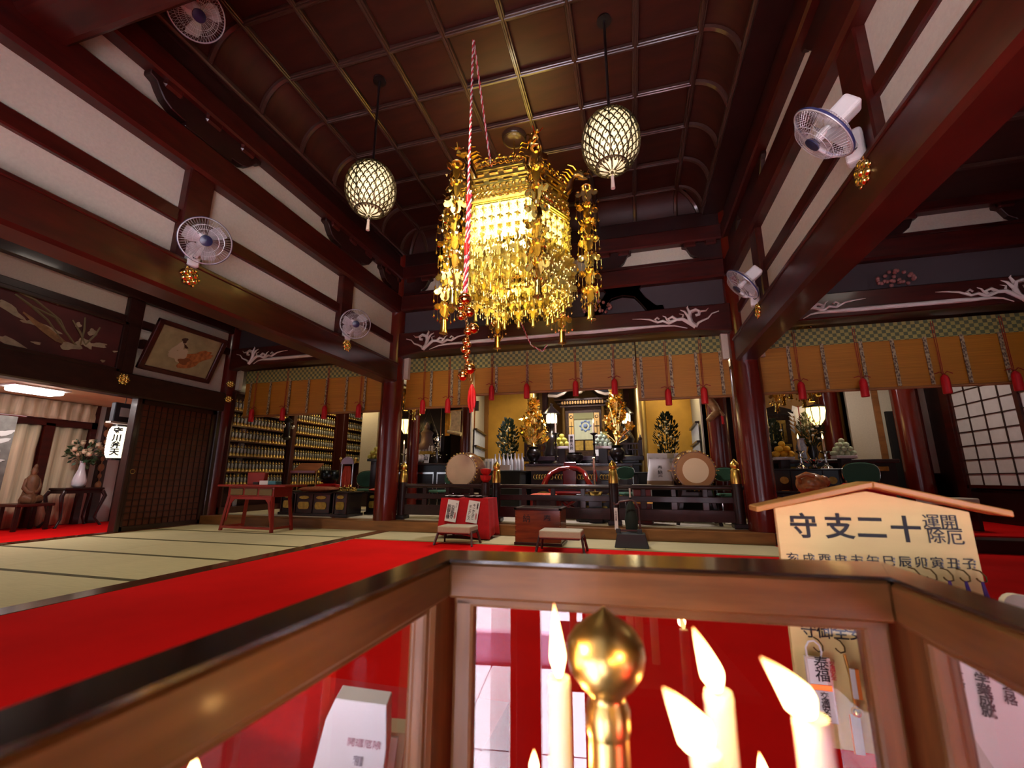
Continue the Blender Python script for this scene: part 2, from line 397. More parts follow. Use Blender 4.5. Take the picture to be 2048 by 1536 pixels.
for i in range(NX+1):
    x = FX0+G*i
    MB().box((x-RW, FY0, ZT-.06), (x+RW, FY1, ZT)).box((x-RW*.45, FY0, ZT-.075), (x+RW*.45, FY1, ZT-.055)).build('ceiling_rib', RIB, ceil, bevel=.006)
    MB().tube([(x, FY1+cove(t/8)[0]-.01, ZT-.02-cove(t/8)[1]) for t in range(9)], .034, 6).build('cove_rib', RIB, ceil, smooth=50)
for j in range(NY+1):
    y = FY1-G*j
    MB().box((FX0, y-RW, ZT-.055), (FX1, y+RW, ZT-.005)).box((FX0, y-RW*.45, ZT-.07), (FX1, y+RW*.45, ZT-.05)).build('ceiling_rib', RIB, ceil, bevel=.006)
    for x, s in ((FX0, -1), (FX1, 1)):
        MB().tube([(x+s*(cove(t/8)[0]-.01), y, ZT-.02-cove(t/8)[1]) for t in range(9)]+[(x+s*.43, y, ZT-.43)], .034, 6).build('cove_rib', RIB, ceil, smooth=50)
for x, s in ((FX0, -1), (FX1, 1)):
    MB().tube([(x+s*(cove(t/8)[0]), FY1+cove(t/8)[0], ZT-.02-cove(t/8)[1]) for t in range(9)], .04, 6).build('cove_rib', RIB, ceil, smooth=50)
x0, x1, yb = FX0-.37, FX1+.37, FY1+.37
for a, b in (((x0-.05, FY0, 4.99), (x0+.03, yb+.05, 5.06)), ((x1-.03, FY0, 4.99), (x1+.05, yb+.05, 5.06)), ((x0-.05, yb-.03, 4.99), (x1+.05, yb+.05, 5.06))):
    MB().box(a, b).build('cornice_moulding', RIB, ceil, bevel=.012)
# boards closing the gap to the walls, roof above everything
MB().box((x0-.35, FY0, 4.95), (x0, yb+.1, 4.99)).box((x1, FY0, 4.95), (x1+.35, yb+.1, 4.99)).build('soffit', DARK, ceil)
# aisle ceilings with ribs
for nm, a, b in (('left', -8.1, XL), ('right', XR, 7.6)):
    MB().box((a, -.4, 4.62), (b, 6.84, 4.66)).build('aisle_boards', mat('dark ceiling board', (.035, .010, .006), .6, var=.2, scale=(2, 9, 3)), ceil)
    for k in range(9):
        MB().box((a, .3+k*.8, 4.57), (b, .36+k*.8, 4.62)).build('aisle_rib', RIB, ceil, bevel=.006)
MB().box((-13, 6.84, 3.55), (8, 13.6, 3.6)).build('altar_ceiling', mat('dark altar ceiling', (.05, .02, .012), .6), ceil)
MB().box((-13.5, -.9, 6.0), (9, 13.8, 6.1)).build('roof_boards', DARK, ceil)

# ---- outer shells
w = struct('wall_altar_back')
MB().box((-13, 13.2, 0), (8, 13.3, 6)).build('boards', mat('altar back wall', (.10, .05, .03), .7), w)
w = struct('wall_far_right')
MB().box((7.6, -.9, -.7), (7.7, 13.3, 6)).build('boards', DARK, w)
w = struct('wall_far_left')
MB().box((-13.1, -.9, -.7), (-13.0, 13.3, 6)).build('boards', DARK, w)
# ================================================================ HANGING THINGS OF THE HALL
# ---- wall fans
def fan_proto():
    t = thing('wall_fan', '', 'fan')
    hd = thing('fan_head', None, None); hd.parent = t
    g = MB(); rr = .205
    for k in range(54):
        a = 2*pi*k/54; g.tube([(cos(a)*r, y, sin(a)*r) for r, y in ((.05, .075), (.14, .065), (rr, .0), (.15, -.055), (.06, -.06))], .0014, 3, caps=False)
    g.tube([(cos(2*pi*k/40)*rr, 0, sin(2*pi*k/40)*rr) for k in range(40)], .005, 6, closed=True)
    for r, y in ((.14, .066), (.10, .072), (.15, -.055)): g.tube([(cos(2*pi*k/32)*r, y, sin(2*pi*k/32)*r) for k in range(32)], .002, 4, closed=True)
    g.build('wire_guard', mat('fan guard wire', (.46, .44, .42), .35, .3), hd)
    MB().tube([(cos(2*pi*k/40)*(rr+.002), -.008, sin(2*pi*k/40)*(rr+.002)) for k in range(40)], .008, 6, closed=True).build('guard_rim', mat('navy rim', (.03, .03, .10), .3), hd, smooth=60)
    Mx = Matrix.Rotation(R(-90), 4, 'X')
    MB().lathe([(.042, .06), (.05, .072), (.048, .082), (.02, .088), (0, .089)], n=24, M=Mx).build('hub_badge', mat('navy hub', (.012, .014, .05), .3), hd, smooth=50)
    MB().lathe([(.018, -.05), (.030, -.02), (.030, .03), (.02, .045), (0, .05)], n=20, M=Mx).build('blade_hub', PLASTW, hd, smooth=50)
    for k in range(3):
        b = MB(); vs = []; a0 = 2*pi*k/3
        for i in range(6):
            r = .025+.155*i/5; w = .35+.55*math.sin(pi*(.15+.75*i/5))
            for e in (-1, 1):
                a = a0+e*w*.55+.25*i/5; vs.append((cos(a)*r, e*.018, sin(a)*r))
        b.add(vs, [(2*i, 2*i+1, 2*i+3, 2*i+2) for i in range(5)])
        b.build('fan_blade', mat('pale fan blade', (.45, .44, .42), .25, trans=.3), hd, smooth=60)
    MB().box((-.055, -.23, -.06), (.055, -.06, .06)).build('motor_housing', PLASTW, hd, bevel=.022, seg=3)
    return t, hd
def place_fan(c, n, base, label, proto=[None]):
    if proto[0] is None: t, hd = fan_proto(); proto[0] = t
    else: t = copy_tree(proto[0])
    t['label'] = label; t['group'] = 'wall fans of the hall'
    for ch in list(t.children):
        if ch.name.startswith(('wall_base', 'fan_arm')): bpy.data.objects.remove(ch)
    hd = [c_ for c_ in t.children if c_.name.startswith('fan_head')][0]
    n = Vector(n).normalized(); base = Vector(base); t.location = base
    hd.location = Vector(c)-base; hd.rotation_euler = n.to_track_quat('Y', 'Z').to_euler()
    back = Vector(c)-n*.14-Vector((0, 0, .045))-base
    MB().tube([(0, 0, -.04), back*.5+Vector((0, 0, -.07)), back+Vector((0, 0, -.03)), back+Vector((0, 0, .02))], [.026, .024, .02, .022], 10).build('fan_arm', PLASTW, t, smooth=50)
    d = Vector((back.x, back.y, 0)).normalized(); ang = math.atan2(d.y, d.x)
    b = MB().box((-.06, -.055, -.15), (.045, .055, .09)); o = b.build('wall_base', PLASTW, t, bevel=.025, seg=3); o.rotation_euler = (0, 0, ang)
    b = MB().ball((.05, 0, -.06), .022, 10); o = b.build('control_dial', BLACK, t, smooth=60); o.rotation_euler = (0, 0, ang)
place_fan(PX(411, 482, -3.68), (.78, -.5, -.38), (-3.97, 2.86, 2.97), 'white wall fan with a navy hub at the first post on the left wall')
place_fan(PX(711, 648, -3.72), (.62, -.70, -.33), (-3.97, 5.23, 2.98), 'white wall fan at the far post on the left wall, nearest the left red column')
place_fan(PX(1645, 268, 1.27), (-.70, .28, -.62), (1.54, 2.98, 3.03), 'white wall fan turned down at the near post of the right beam')
place_fan(PX(1484, 569, 1.27), (-.70, .10, -.60), (1.54, 5.47, 3.02), 'white wall fan at the far post of the right beam, by the right red column')
place_fan(PY(393, 26, 2.07), (.62, -.1, -.72), (-3.35, 1.74, 4.85), 'white wall fan half hidden behind the cross beam near the ceiling')

# ---- gilt six-lobed nail covers
def crest_proto():
    b = MB()
    for k in range(6):
        a = pi/6+2*pi*k/6
        b.ball((.056*cos(a), 0, .056*sin(a)), .034, 8); b.ball((.088*cos(a+.5), .0, .088*sin(a+.5)), .014, 6)
    b.tube([(cos(2*pi*k/24)*.066, -.012, sin(2*pi*k/24)*.066) for k in range(24)], .008, 5, closed=True)
    b.lathe([(.032, 0), (.032, .02), (.024, .034), (.012, .044), (0, .047)], n=14, M=Matrix.Rotation(R(90), 4, 'X'))
    return b
cm = crest_proto().build('tmp', GOLDB, smooth=50).data; bpy.data.objects.remove(bpy.data.objects['tmp'])
def crest(loc, rz, label, s=1.):
    o = link('nail_cover_crest', cm, None, loc); o.rotation_euler = (0, 0, rz); o.scale = (s, s*.8, s)
    tag(o, label, 'ornament', 'gilt nail covers on the beams')
q = PX(380, 553, -3.96); crest(q, R(90), 'bright gilt crest boss on the left beam under the first wall fan')
q = PX(694, 690, -3.96); crest(q, R(90), 'gilt crest boss on the left beam under the far left wall fan')
q = PX(1725, 345, 1.53); crest(q, R(-90), 'gilt crest boss on the right beam under the near right wall fan')
q = PX(1516, 621, 1.53); crest(q, R(-90), 'gilt crest boss on the right beam under the far right wall fan')
q = PX(812, 746, -3.955); crest(q, R(90), 'gilt crest boss where the left beam meets the left red column', .8)
q = PX(1453, 703, 1.53); crest(q, R(-90), 'gilt crest boss where the right beam meets the right red column', .8)
q = PX(247, 758, -7.75); crest(q, R(90), 'gilt crest boss on the dark beam between the two paintings')
q = PX(461, 768, -7.72); crest(q, R(60), 'small gilt crest boss on the far left column, upper of two', .75)
q = PX(457, 798, -7.72); crest(q, R(60), 'small gilt crest boss on the far left column, lower of two', .75)

# ---- round openwork globe lamps
GLOW = mat('lit lamp globe', (.9, .85, .6), .5, emit=(1, .80, .42), es=.95)
LATT = mat('bronze openwork', (.10, .075, .035), .4, .8)
def globe(loc, top, label, proto=[None]):
    if proto[0]: t = copy_tree(proto[0], label=label, loc=loc)
    else:
        t = thing('globe_lamp', label, 'lamp', loc, 0, 'openwork globe lamps'); proto[0] = t
        a_, h_ = .272, .325
        E = lambda th, ph: (a_*cos(th)*cos(ph), a_*cos(th)*sin(ph), h_*sin(th))
        b = MB(); b.ball((0, 0, 0), .258, 28, sz=1.2); b.build('lamp_globe', GLOW, t, smooth=80)
        b = MB(); rows = 13; cols = 22
        for i in range(rows):
            t0 = -1.12+2.3*i/rows; st = 2.3/rows; off = (i % 2)*.5
            for k in range(cols):
                c0 = 2*pi*(k+off)/cols; hw = pi/cols*.98*(1 if abs(t0) < .8 else .9)
                b.tube([E(t0+st*1.05*(1-(e*e)) if abs(e) < 1 else t0, c0+hw*e) for e in (-1, -.62, 0, .62, 1)], .0072, 3, caps=False)
                b.tube([E(t0+st*1.02, c0), E(t0+st*.62, c0+hw*.35), E(t0+st*.42, c0-hw*.1)], .006, 3, caps=False)
        b.build('openwork_shell', LATT, t)
        b = MB()
        for k in range(8): b.tube([E(-1.45+2.9*i/14, 2*pi*k/8) for i in range(15)], .0055, 4)
        for th in (-.98, 1.05): b.tube([E(th, 2*pi*k/32) for k in range(32)], .009, 5, closed=True)
        for k in range(12): b.tube([E(-1.05-.42*i/4, 2*pi*k/12+(.12*math.sin(pi*i/4))) for i in range(5)], .0045, 3)
        b.lathe([(.07, .31), (.075, .325), (.03, .345), (.018, .37)], n=16); b.ball((0, 0, -.33), .016, 8)
        b.build('frame_bands', LATT, t, smooth=50)
        MB().tube([(0, 0, .36), (0, 0, ZT-loc[2])], .014, 10).lathe([(.075, ZT-loc[2]-.03), (.07, ZT-loc[2])], n=18).build('hanging_rod', BLACK, t, smooth=50)
        MB().tube([(0, 0, -.34), (0, 0, -.37)], .004, 5).lathe([(.008, -.37), (.016, -.375), (.014, -.40), (.02, -.50)], n=10).build('tassel', mat('beige tassel', (.50, .38, .30), .8), t, smooth=50)
    return t
globe((-2.63, 3.664, 3.975), ZT, 'lit round openwork globe lamp hanging left of the golden chandelier')
globe((-.03, 3.664, 3.985), ZT, 'lit round openwork globe lamp hanging right of the golden chandelier')
for x in (-2.63, -.03): lamp('globe_bulb', 'POINT', (x, 3.664, 3.975), 14, (1, .78, .42), .26)
t = thing('ceiling_rose', 'dark round ceiling rose above the golden chandelier', 'ceiling rose', (-1.32, 4.92, ZT-.07))
MB().lathe([(.17, .07), (.165, .03), (.13, .0), (.05, -.01)], n=28).build('plate', RIB, t, smooth=50)
MB().tube([(cos(2*pi*k/28)*.15, sin(2*pi*k/28)*.15, .008) for k in range(28)], .01, 5, closed=True).build('rim', LATT, t, smooth=60)

# ---- golden hexagonal chandelier
CX, CYY = -1.32, 4.92
ch = thing('golden_chandelier', 'large golden hexagonal temple chandelier with hanging bells in the middle of the hall', 'chandelier', (CX, CYY, 0))
hexa = [(cos(pi/3*k), sin(pi/3*k)) for k in range(6)]
GIL = mat('chandelier gilt', (.95, .72, .24), .36, 1., var=.25, scale=(30, 30, 30), bump=.12)
def hexring(b, r0, z0, r1, z1, th=.012):
    vs = []
    for r, z in ((r0, z0), (r1, z1), (r1-th, z1), (r0-th, z0)): vs += [(r*x, r*y, z) for x, y in hexa]
    b.add(vs, [(q*6+k, q*6+(k+1) % 6, ((q+1) % 4)*6+(k+1) % 6, ((q+1) % 4)*6+k) for q in range(4) for k in range(6)])
b = MB()
for r0, z0, r1, z1 in ((.70, 4.05, .70, 4.50), (.735, 4.47, .735, 4.50), (.725, 4.36, .725, 4.385), (.725, 4.27, .725, 4.29), (.735, 4.18, .72, 4.20), (.74, 4.05, .74, 4.075)): hexring(b, r0, z0, r1, z1, .02)
b.build('canopy_body', GIL, ch)
# raised frieze panels: bars, florets and a wavy scroll on each of the six sides
b = MB()
for k in range(6):
    a, c = Vector((*hexa[k], 0))*.712, Vector((*hexa[(k+1) % 6], 0))*.712
    n = ((a+c)/2).normalized()
    for i in range(4):
        for z in (4.43, 4.32):
            p0 = a.lerp(c, (i+.2)/4); p1 = a.lerp(c, (i+.8)/4)
            b.bar(p0+Vector((0, 0, z)), p1+Vector((0, 0, z)), .028, .02)
    for i in range(9):
        p0 = a.lerp(c, (i+.5)/9)+n*.008
        b.ball((p0.x, p0.y, 4.235), .024, 6); b.ball((p0.x, p0.y, 4.10), .017, 6)
    b.tube([a.lerp(c, i/24)+n*.014+Vector((0, 0, 4.145+.026*sin(i*1.6))) for i in range(25)], .011, 5)
    b.tube([a.lerp(c, i/24)+n*.014+Vector((0, 0, 4.145-.026*sin(i*1.6))) for i in range(25)], .009, 5)
b.build('frieze_relief', GOLDB, ch, smooth=50)
for k in range(6):
    b = MB(); a, c = Vector((*hexa[k], 0))*.72, Vector((*hexa[(k+1) % 6], 0))*.72
    for i in range(7):
        p0 = a.lerp(c, (i+.75)/8.5); h = 4.545+.04*sin(pi*(i+.5)/7)
        d = (c-a).normalized()
        for rr, dz, dx in ((.038, 0, 0), (.026, .05*(i % 2), .03), (.022, -.03, -.035)):
            b.tube([p0+d*(dx+rr*cos(2*pi*q/10))+Vector((0, 0, h+dz+rr*sin(2*pi*q/10))) for q in range(10)], .009, 5, closed=True)
    b.build('openwork_cresting', GOLDB, ch, smooth=50)
# lit inner shade
b = MB(); hexring(b, .60, 3.62, .66, 4.05, .01); b.build('inner_shade', mat('lit gilt shade', (.95, .80, .35), .35, .3, emit=(1, .74, .20), es=3.4), ch)
b = MB(); hexring(b, .63, 3.57, .61, 3.63, .16); hexring(b, .50, 3.55, .48, 3.62, .10); b.build('lower_frame', GOLDB, ch)
b = MB().lathe([(.16, 3.70), (.19, 3.80), (.16, 3.92), (.05, 3.98)], n=20); b.build('bulb', mat('lit bulb', (1, .9, .7), .4, emit=(1, .86, .55), es=14), ch, smooth=60)
lamp('chandelier_bulb', 'POINT', (CX, CYY, 3.78), 120, (1, .80, .42), .2)
b = MB()
for k in range(6): b.bar((hexa[k][0]*.66, hexa[k][1]*.66, 4.49), (0, 0, 4.62), .025)
b.lathe([(.05, 4.58), (.07, 4.66), (.03, 4.72), (.015, 4.75)], n=12).tube([(0, 0, 4.7), (0, 0, 5.38)], .012, 6)
b.build('suspension_rod', BRASS, ch, smooth=40)
# dragons at the corners
def dragon():
    b = MB()
    b.tube([(.66, 0, 4.40), (.74, 0, 4.50), (.75, 0, 4.60), (.80, 0, 4.68), (.87, 0, 4.68), (.93, 0, 4.62)], [.055, .06, .05, .05, .055, .035], 8)
    b.tube([(.86, 0, 4.66), (.95, 0, 4.69), (1.0, 0, 4.66)], [.04, .03, .012], 6); b.tube([(.86, 0, 4.63), (.93, 0, 4.60), (.97, 0, 4.585)], [.03, .022, .008], 6)
    for s in (-1, 1):
        b.tube([(.85, s*.02, 4.70), (.80, s*.05, 4.77), (.73, s*.06, 4.80)], [.014, .01, .003], 5)
        b.ball((.89, s*.03, 4.705), .016, 6)
        b.tube([(.96, s*.02, 4.66), (1.01, s*.06, 4.70), (1.03, s*.08, 4.66)], [.006, .005, .002], 4)
        for q in range(4): b.tube([(.80-.03*q, s*.04, 4.66-.04*q), (.75-.03*q, s*.10, 4.70-.035*q), (.70-.03*q, s*.11, 4.70-.03*q)], [.02, .012, .002], 5)
    for q in range(6): b.tube([(.70+.025*q, 0, 4.50+.035*q), (.66+.025*q, 0, 4.56+.04*q)], [.02, .002], 5)
    return b
dm = None
for k in range(6):
    if dm is None: o = dragon().build('corner_dragon', GOLDB, ch, smooth=50); dm = o.data
    else: o = link('corner_dragon', dm, ch)
    o.rotation_euler = (0, 0, pi/3*k)
# hanging ornament strands
PLQ = [(0, .05), (.018, .045), (.03, .028), (.055, .022), (.072, .004), (.062, -.014), (.04, -.016), (.026, -.004), (.03, -.03), (.02, -.05), (0, -.062)]
def plaque(b, z, s, M):
    pl = [(x*s, z+y*s) for x, y in PLQ]+[(-x*s, z+y*s) for x, y in reversed(PLQ[1:-1])]
    b.prism(pl, -.0025, .0025, 'Y', M=M)
    for q in (-1, 1):
        b.tube([(M @ Vector((q*s*(.052+.016*cos(2*pi*k/7)), .004, z+s*(.002+.02*sin(2*pi*k/7))))) for k in range(7)], .0045*s, 3, closed=True)
        for dx, l in ((.07, .055), (.045, .075), (.022, .06)):
            p = M @ Vector((q*s*dx, 0, z-.012*s)); e = p-Vector((0, 0, l*s))
            b.tube([p, e], .0018, 3, caps=False)
            b.lathe([(.001, .018*s), (.0085*s, 0), (.001, -.012*s)], e, 4)
def strand(n, s, step, bell, lead=0):
    b = MB(); z = -.13*lead
    b.tube([(0, 0, 0), (0, 0, -step*n-.03+z)], .0032, 4)
    for i in range(lead):
        for a in (0, pi/2): plaque(b, -.09-.13*i, .55, Matrix.Rotation(a+i*.5, 4, 'Z'))
    for i in range(n):
        z -= step*(.55 if i == 0 else 1)
        for a in (0, pi/2): plaque(b, z, s, Matrix.Rotation(a+i*.4, 4, 'Z'))
        b.lathe([(.001, .055*s), (.02*s, .04*s), (.012*s, .02*s)], (0, 0, z), 6); b.ball((0, 0, z-.075*s), .010*s, 6)
    z -= step*.62; L = bell
    b.lathe([(.004, .0), (.024*L, -.008*L), (.030*L, -.03*L), (.034*L, -.12*L), (.046*L, -.155*L), (.038*L, -.152*L)], (0, 0, z), 10)
    b.tube([(0, 0, z-.14*L), (0, 0, z-.19*L)], .004*L, 4)
    return b
sm = {}
for k in range(6):
    A, C = Vector((*hexa[k], 0)), Vector((*hexa[(k+1) % 6], 0))
    for i in range(7):
        p = A.lerp(C, (i+.5)/7)*.725
        for kind, rad, z0 in (('long', 1., 4.05), ('short', .80, 3.62)):
            key = kind+str(i % 2)
            if key not in sm:
                n, st, bl, ld = {'long0': (3, .17, .6, 4), 'long1': (3, .165, .5, 3), 'short0': (2, .15, .5, 0), 'short1': (1, .15, .6, 0)}[key]
                o = strand(n, 1.35, st, bl, ld).build('ornament_strand', GIL, ch, smooth=40); sm[key] = o.data
            else: o = link('ornament_strand', sm[key], ch)
            o.location = (p.x*rad, p.y*rad, z0); o.rotation_euler = (0, 0, pi/3*k+pi/6+pi/2)
    for rad in (.95,):
        if 'c' not in sm: o = strand(7, 2.05, .225, 1.3).build('corner_strand', GOLDB, ch, smooth=40); sm['c'] = o.data
        else: o = link('corner_strand', sm['c'], ch)
        o.location = (hexa[k][0]*rad, hexa[k][1]*rad, 4.50); o.rotation_euler = (0, 0, pi/3*k+pi/2)
    o = MB().lathe([(.065, -.006), (.07, 0), (.03, .012), (.006, .02)], n=16).build('corner_disc', BRASS, ch, smooth=50)
    o.location = (hexa[k][0]*.95, hexa[k][1]*.95, 4.47)

# ---- bell rope with round bells, and the thin altar cord
RW2 = mat('red and white twisted rope', (.55, .03, .05), .7, c2=(.80, .72, .70), noise='WAVE', scale=(30, 30, 22), bump=.2)
rp = thing('bell_rope', 'red and white twisted bell rope with a cluster of round gilt bells and red tassel', 'rope', (-1.365, 3.45, 0))
hk = Vector((-.008, 0, 5.37)); P3 = lambda px, py: PY(px, py, 3.45)-Vector((-1.365, 3.45, 0))
a = P3(936, 400); e = P3(928, 588)
def twisted(b0, pts, r, pitch, ph, m):
    n_ = 0; P_ = [Vector(p) for p in pts]; out = []
    s = 0.
    for i in range(len(P_)-1):
        L = (P_[i+1]-P_[i]).length; k = max(2, int(L/pitch*8)); d_ = (P_[i+1]-P_[i]).normalized(); u_ = d_.orthogonal().normalized(); w_ = d_.cross(u_)
        for j in range(k+(i == len(P_)-2)):
            a_ = 2*pi*(s+L*j/k)/pitch+ph; out.append(P_[i].lerp(P_[i+1], j/k)+(u_*cos(a_)+w_*sin(a_))*r)
        s += L
    return b0.tube(out, r*1.05, 5, m)
RSTR, WSTR = mat('red rope strand', (.50, .02, .04), .7), mat('white rope strand', (.72, .62, .60), .7)
for n_, m_, ph in (('red_strand', RSTR, 0), ('white_strand', WSTR, pi)): twisted(MB(), [hk, a, e], .0068, .085, ph, 0).build(n_, m_, rp, smooth=60)
for n_, m_, ph in (('red_strand', RSTR, 1), ('white_strand', WSTR, pi+1)): twisted(MB(), [a+Vector((.02, .01, .1)), a.lerp(e, .5)+Vector((.024, 0, 0)), e+Vector((.02, 0, 0)), e], .0095, .11, ph, 0).build(n_, m_, rp, smooth=60)
MB().tube([a+Vector((0, 0, -.03)), a+Vector((0, 0, .05))], .022, 8).tube([a.lerp(e, .5)+Vector((.01, 0, -.1)), a.lerp(e, .5)+Vector((.01, 0, .02))], .026, 8).build('red_binding', REDS, rp, smooth=60)
BELL = mat('coppery gilt bell', (.80, .38, .12), .18, 1.)
def suzu(r):
    b = MB(); b.ball((0, 0, 0), r, 18)
    b.tube([(cos(2*pi*k/20)*r*1.01, sin(2*pi*k/20)*r*1.01, 0) for k in range(20)], r*.06, 5, closed=True)
    b.tube([(r*.22*cos(2*pi*k/10), 0, r*1.12+r*.22*sin(2*pi*k/10)) for k in range(10)], r*.06, 4, closed=True)
    return b
sz = suzu(.06).build('round_bell', BELL, rp, smooth=50); szm = sz.data
fb_ = True
for px, py, r in ((930, 598, 13), (922, 613, 9), (939, 624, 10.5), (922, 632, 9), (947, 657, 10.5), (936, 663, 8.5), (932, 683, 7.5), (937, 690, 5.5), (928, 699, 7), (937, 704, 4.5), (932, 713, 5.5), (935, 722, 4), (933, 731, 4), (940, 738, 11), (926, 752, 10)):
    o = sz if fb_ else link('round_bell', szm, rp)
    fb_ = False; o.location = P3(px, py); s = r/13; o.scale = (s, s, s); o.rotation_euler = (random.uniform(-.5, .5), random.uniform(-.5, .5), random.random()*6)
b = MB(); pts = [e]+[P3(x, y) for x, y in ((929, 620), (934, 650), (935, 680), (931, 700), (934, 725), (936, 742), (943, 768))]
for i in range(len(pts)-1):
    for q in range(4):
        c_ = pts[i].lerp(pts[i+1], (q+.5)/4); b.tube([c_+Vector((.011*cos(2*pi*k/8), .006*(q % 2), .02*sin(2*pi*k/8))) for k in range(8)], .0035, 4, closed=True)
b.build('chain', BRASS, rp, smooth=50)
b = MB(); c_ = P3(944, 770)
for k in range(7): b.tube([c_, c_+Vector((.02*cos(k), .02*sin(k), -.06)), c_+Vector((.03*cos(k), .02*sin(k), -.14)), c_+Vector((.024*cos(k+.4), .02*sin(k), -.20-.02*(k % 3)))], [.012, .015, .013, .008], 6)
b.build('red_tassel', REDS, rp, smooth=60)
hk = Vector((-1.37, 3.45, 5.37)); pts = [hk, PY(977, 300, 4.2), PY(1000, 420, 4.9), PY(1024, 560, 5.7), PY(1040, 640, 6.2), PY(1052, 668, 6.6), PY(1062, 690, 6.66), PY(1085, 703, 6.66), PY(1094, 690, 6.66)]
ac = thing('bell_pull_line', '', 'cord')
for n_, m_, ph in (('red_strand', RSTR, 0), ('white_strand', WSTR, pi)): twisted(MB(), pts, .0065, .09, ph, 0).build(n_, m_, ac, smooth=60)
tag(ac, 'thin red and white cord running from the ceiling past the chandelier to the altar beam', 'cord')

# ---- bamboo blinds
BLIND = mat('glossy bamboo blind', (.41, .165, .012), .45, coat=.28, var=.22, scale=(1.2, 3, 140), bump=.08)
_mats['glossy bamboo blind'].node_tree.nodes['Principled BSDF'].inputs['Coat Roughness'].default_value = .05
BROC = mat('green gold brocade', (.34, .29, .08), .6, c2=(.09, .11, .05), noise='CHECK', scale=(20, 20, 20))
BROC2 = mat('flowered brocade band', (.42, .34, .20), .6, c2=(.10, .06, .04), noise='VORONOI', scale=(45, 45, 28))
TASS = mat('red tassel silk', (.55, .006, .010), .6, var=.2, scale=(90, 90, 3))
def blind(x0, x1, zb, bands, tassels, label, y=YB+.14):
    t = thing('bamboo_blind', label, 'blind', (0, 0, 0), 0, 'rolled bamboo blinds before the altars')
    zt = 3.0
    b = MB(); n = max(6, int((x1-x0)/.25)); vs = []; fs = []; nz = 5
    for i in range(n+1):
        for k in range(nz+1):
            u = i/n; w = k/nz
            vs.append((x0+(x1-x0)*u, y+.006*sin(u*9)*(1-w)+.02*(1-w), zb+(zt-zb)*w))
    for i in range(n):
        for k in range(nz): fs.append((i*(nz+1)+k, (i+1)*(nz+1)+k, (i+1)*(nz+1)+k+1, i*(nz+1)+k+1))
    vs2 = [(a_, c_+.008, d_) for a_, c_, d_ in vs]; m_ = len(vs)
    b.add(vs, fs); b.add(vs2, [f[::-1] for f in fs])
    b.build('slatted_screen', BLIND, t, smooth=60)
    MB().box((x0, y-.012, 2.74), (x1, y-.004, zt)).build('valance', BROC, t)
    MB().tube([(x0, y+.03, zb), (x1, y+.03, zb)], .022, 8).build('bottom_roll', mat('bamboo roll', (.28, .12, .035), .5), t, smooth=50)
    for x in bands: MB().box((x-.022, y-.014, zb+.02), (x+.022, y-.005, 2.76)).build('brocade_band', BROC2, t)
    for x in tassels:
        MB().tube([(x-.012, y-.03, 2.97), (x-.006, y-.035, zb+.06)], .004, 5).tube([(x+.014, y-.03, 2.97), (x+.008, y-.035, zb+.06)], .004, 5).tube([(x-.10, y-.05, zb+.155), (x-.04, y-.055, zb+.175), (x, y-.05, zb+.14), (x+.04, y-.055, zb+.18), (x+.10, y-.05, zb+.15)], .006, 5).build('red_cord', mat('red cord', (.28, .01, .01), .7), t, smooth=60)
        MB().lathe([(.012, .15), (.036, .125), (.046, .09), (.049, -.10), (.045, -.11)], (x, y-.055, zb-.01), 12).build('tassel', TASS, t, smooth=50)
yb_ = YB+.14
X_at = lambda px, py=760: PY(px, py, yb_-.03).x
blind(-3.93, -2.62, 2.08, [X_at(862), X_at(903), X_at(918)], [X_at(847, 800), X_at(897, 800)], 'left panel of the middle bamboo blinds, hanging lower beside the left red column')
blind(-2.60, .14, 2.27, [X_at(p) for p in (992, 1054, 1102, 1162, 1226, 1270)], [X_at(p, 790) for p in (984, 1054, 1152, 1230)], 'wide middle bamboo blind raised above the main altar')
blind(.16, 1.50, 2.06, [X_at(p) for p in (1284, 1344, 1396, 1446)], [X_at(p, 800) for p in (1337, 1409)], 'right panel of the middle bamboo blinds beside the right red column')
blind(-7.62, -4.33, 2.06, [X_at(p) for p in (502, 541, 580, 617, 653, 693, 730)], [X_at(p, 830) for p in (505, 567, 650, 718)], 'bamboo blind above the shelves of gilt figurines on the left')
blind(1.92, 5.38, 2.07, [X_at(p) for p in (1585, 1655, 1735, 1800, 1868, 1945, 2025)], [X_at(p, 780) for p in (1602, 1727, 1892, 2036)], 'bamboo blind above the right side altar and the paper screens')
# ================================================================ LEFT SIDE: outer wall, side room, shelves
XW = -7.9
w = struct('wall_outer_left')
def wb(n, y0, y1, z0, z1, m=LACQ, d0=-.08, d1=.08, bev=.012): return MB().box((XW+d0, y0, z0), (XW+d1, y1, z1)).build(n, m, w, bevel=bev)
DKW = mat('dark aged timber', (.030, .008, .005), .4, coat=.3, var=.3, scale=(5, 5, 12))
wb('lintel_beam', -.4, 6.7, 2.13, 2.50, DKW, -.12, .14, .02); wb('upper_rail', -.4, 6.7, 3.30, 3.44, DKW); wb('top_beam', -.4, 6.7, 3.75, 4.10, DKW, -.1, .12)
wb('post', 4.76, 5.0, 2.5, 3.75, DKW, -.1, .1)
for y0, y1 in ((-.3, 4.76), (5.0, 6.65)):
    for z0, z1 in ((2.5, 3.31), (3.43, 3.76)): wb('plaster_panel', y0, y1, z0, z1, PLAS, -.03, .02, 0)
wb('door_jamb', 5.165, 5.235, -.05, 2.14, DKW); wb('door_jamb', 6.62, 6.72, -.05, 2.14, DKW); wb('sill', -.4, 6.7, -.05, .012, THRE, -.1, .1)
wb('boards_above', -.4, 6.7, 4.1, 4.7, DKW, -.05, .05, 0)
d = struct('door_1', 'dark latticed sliding door')
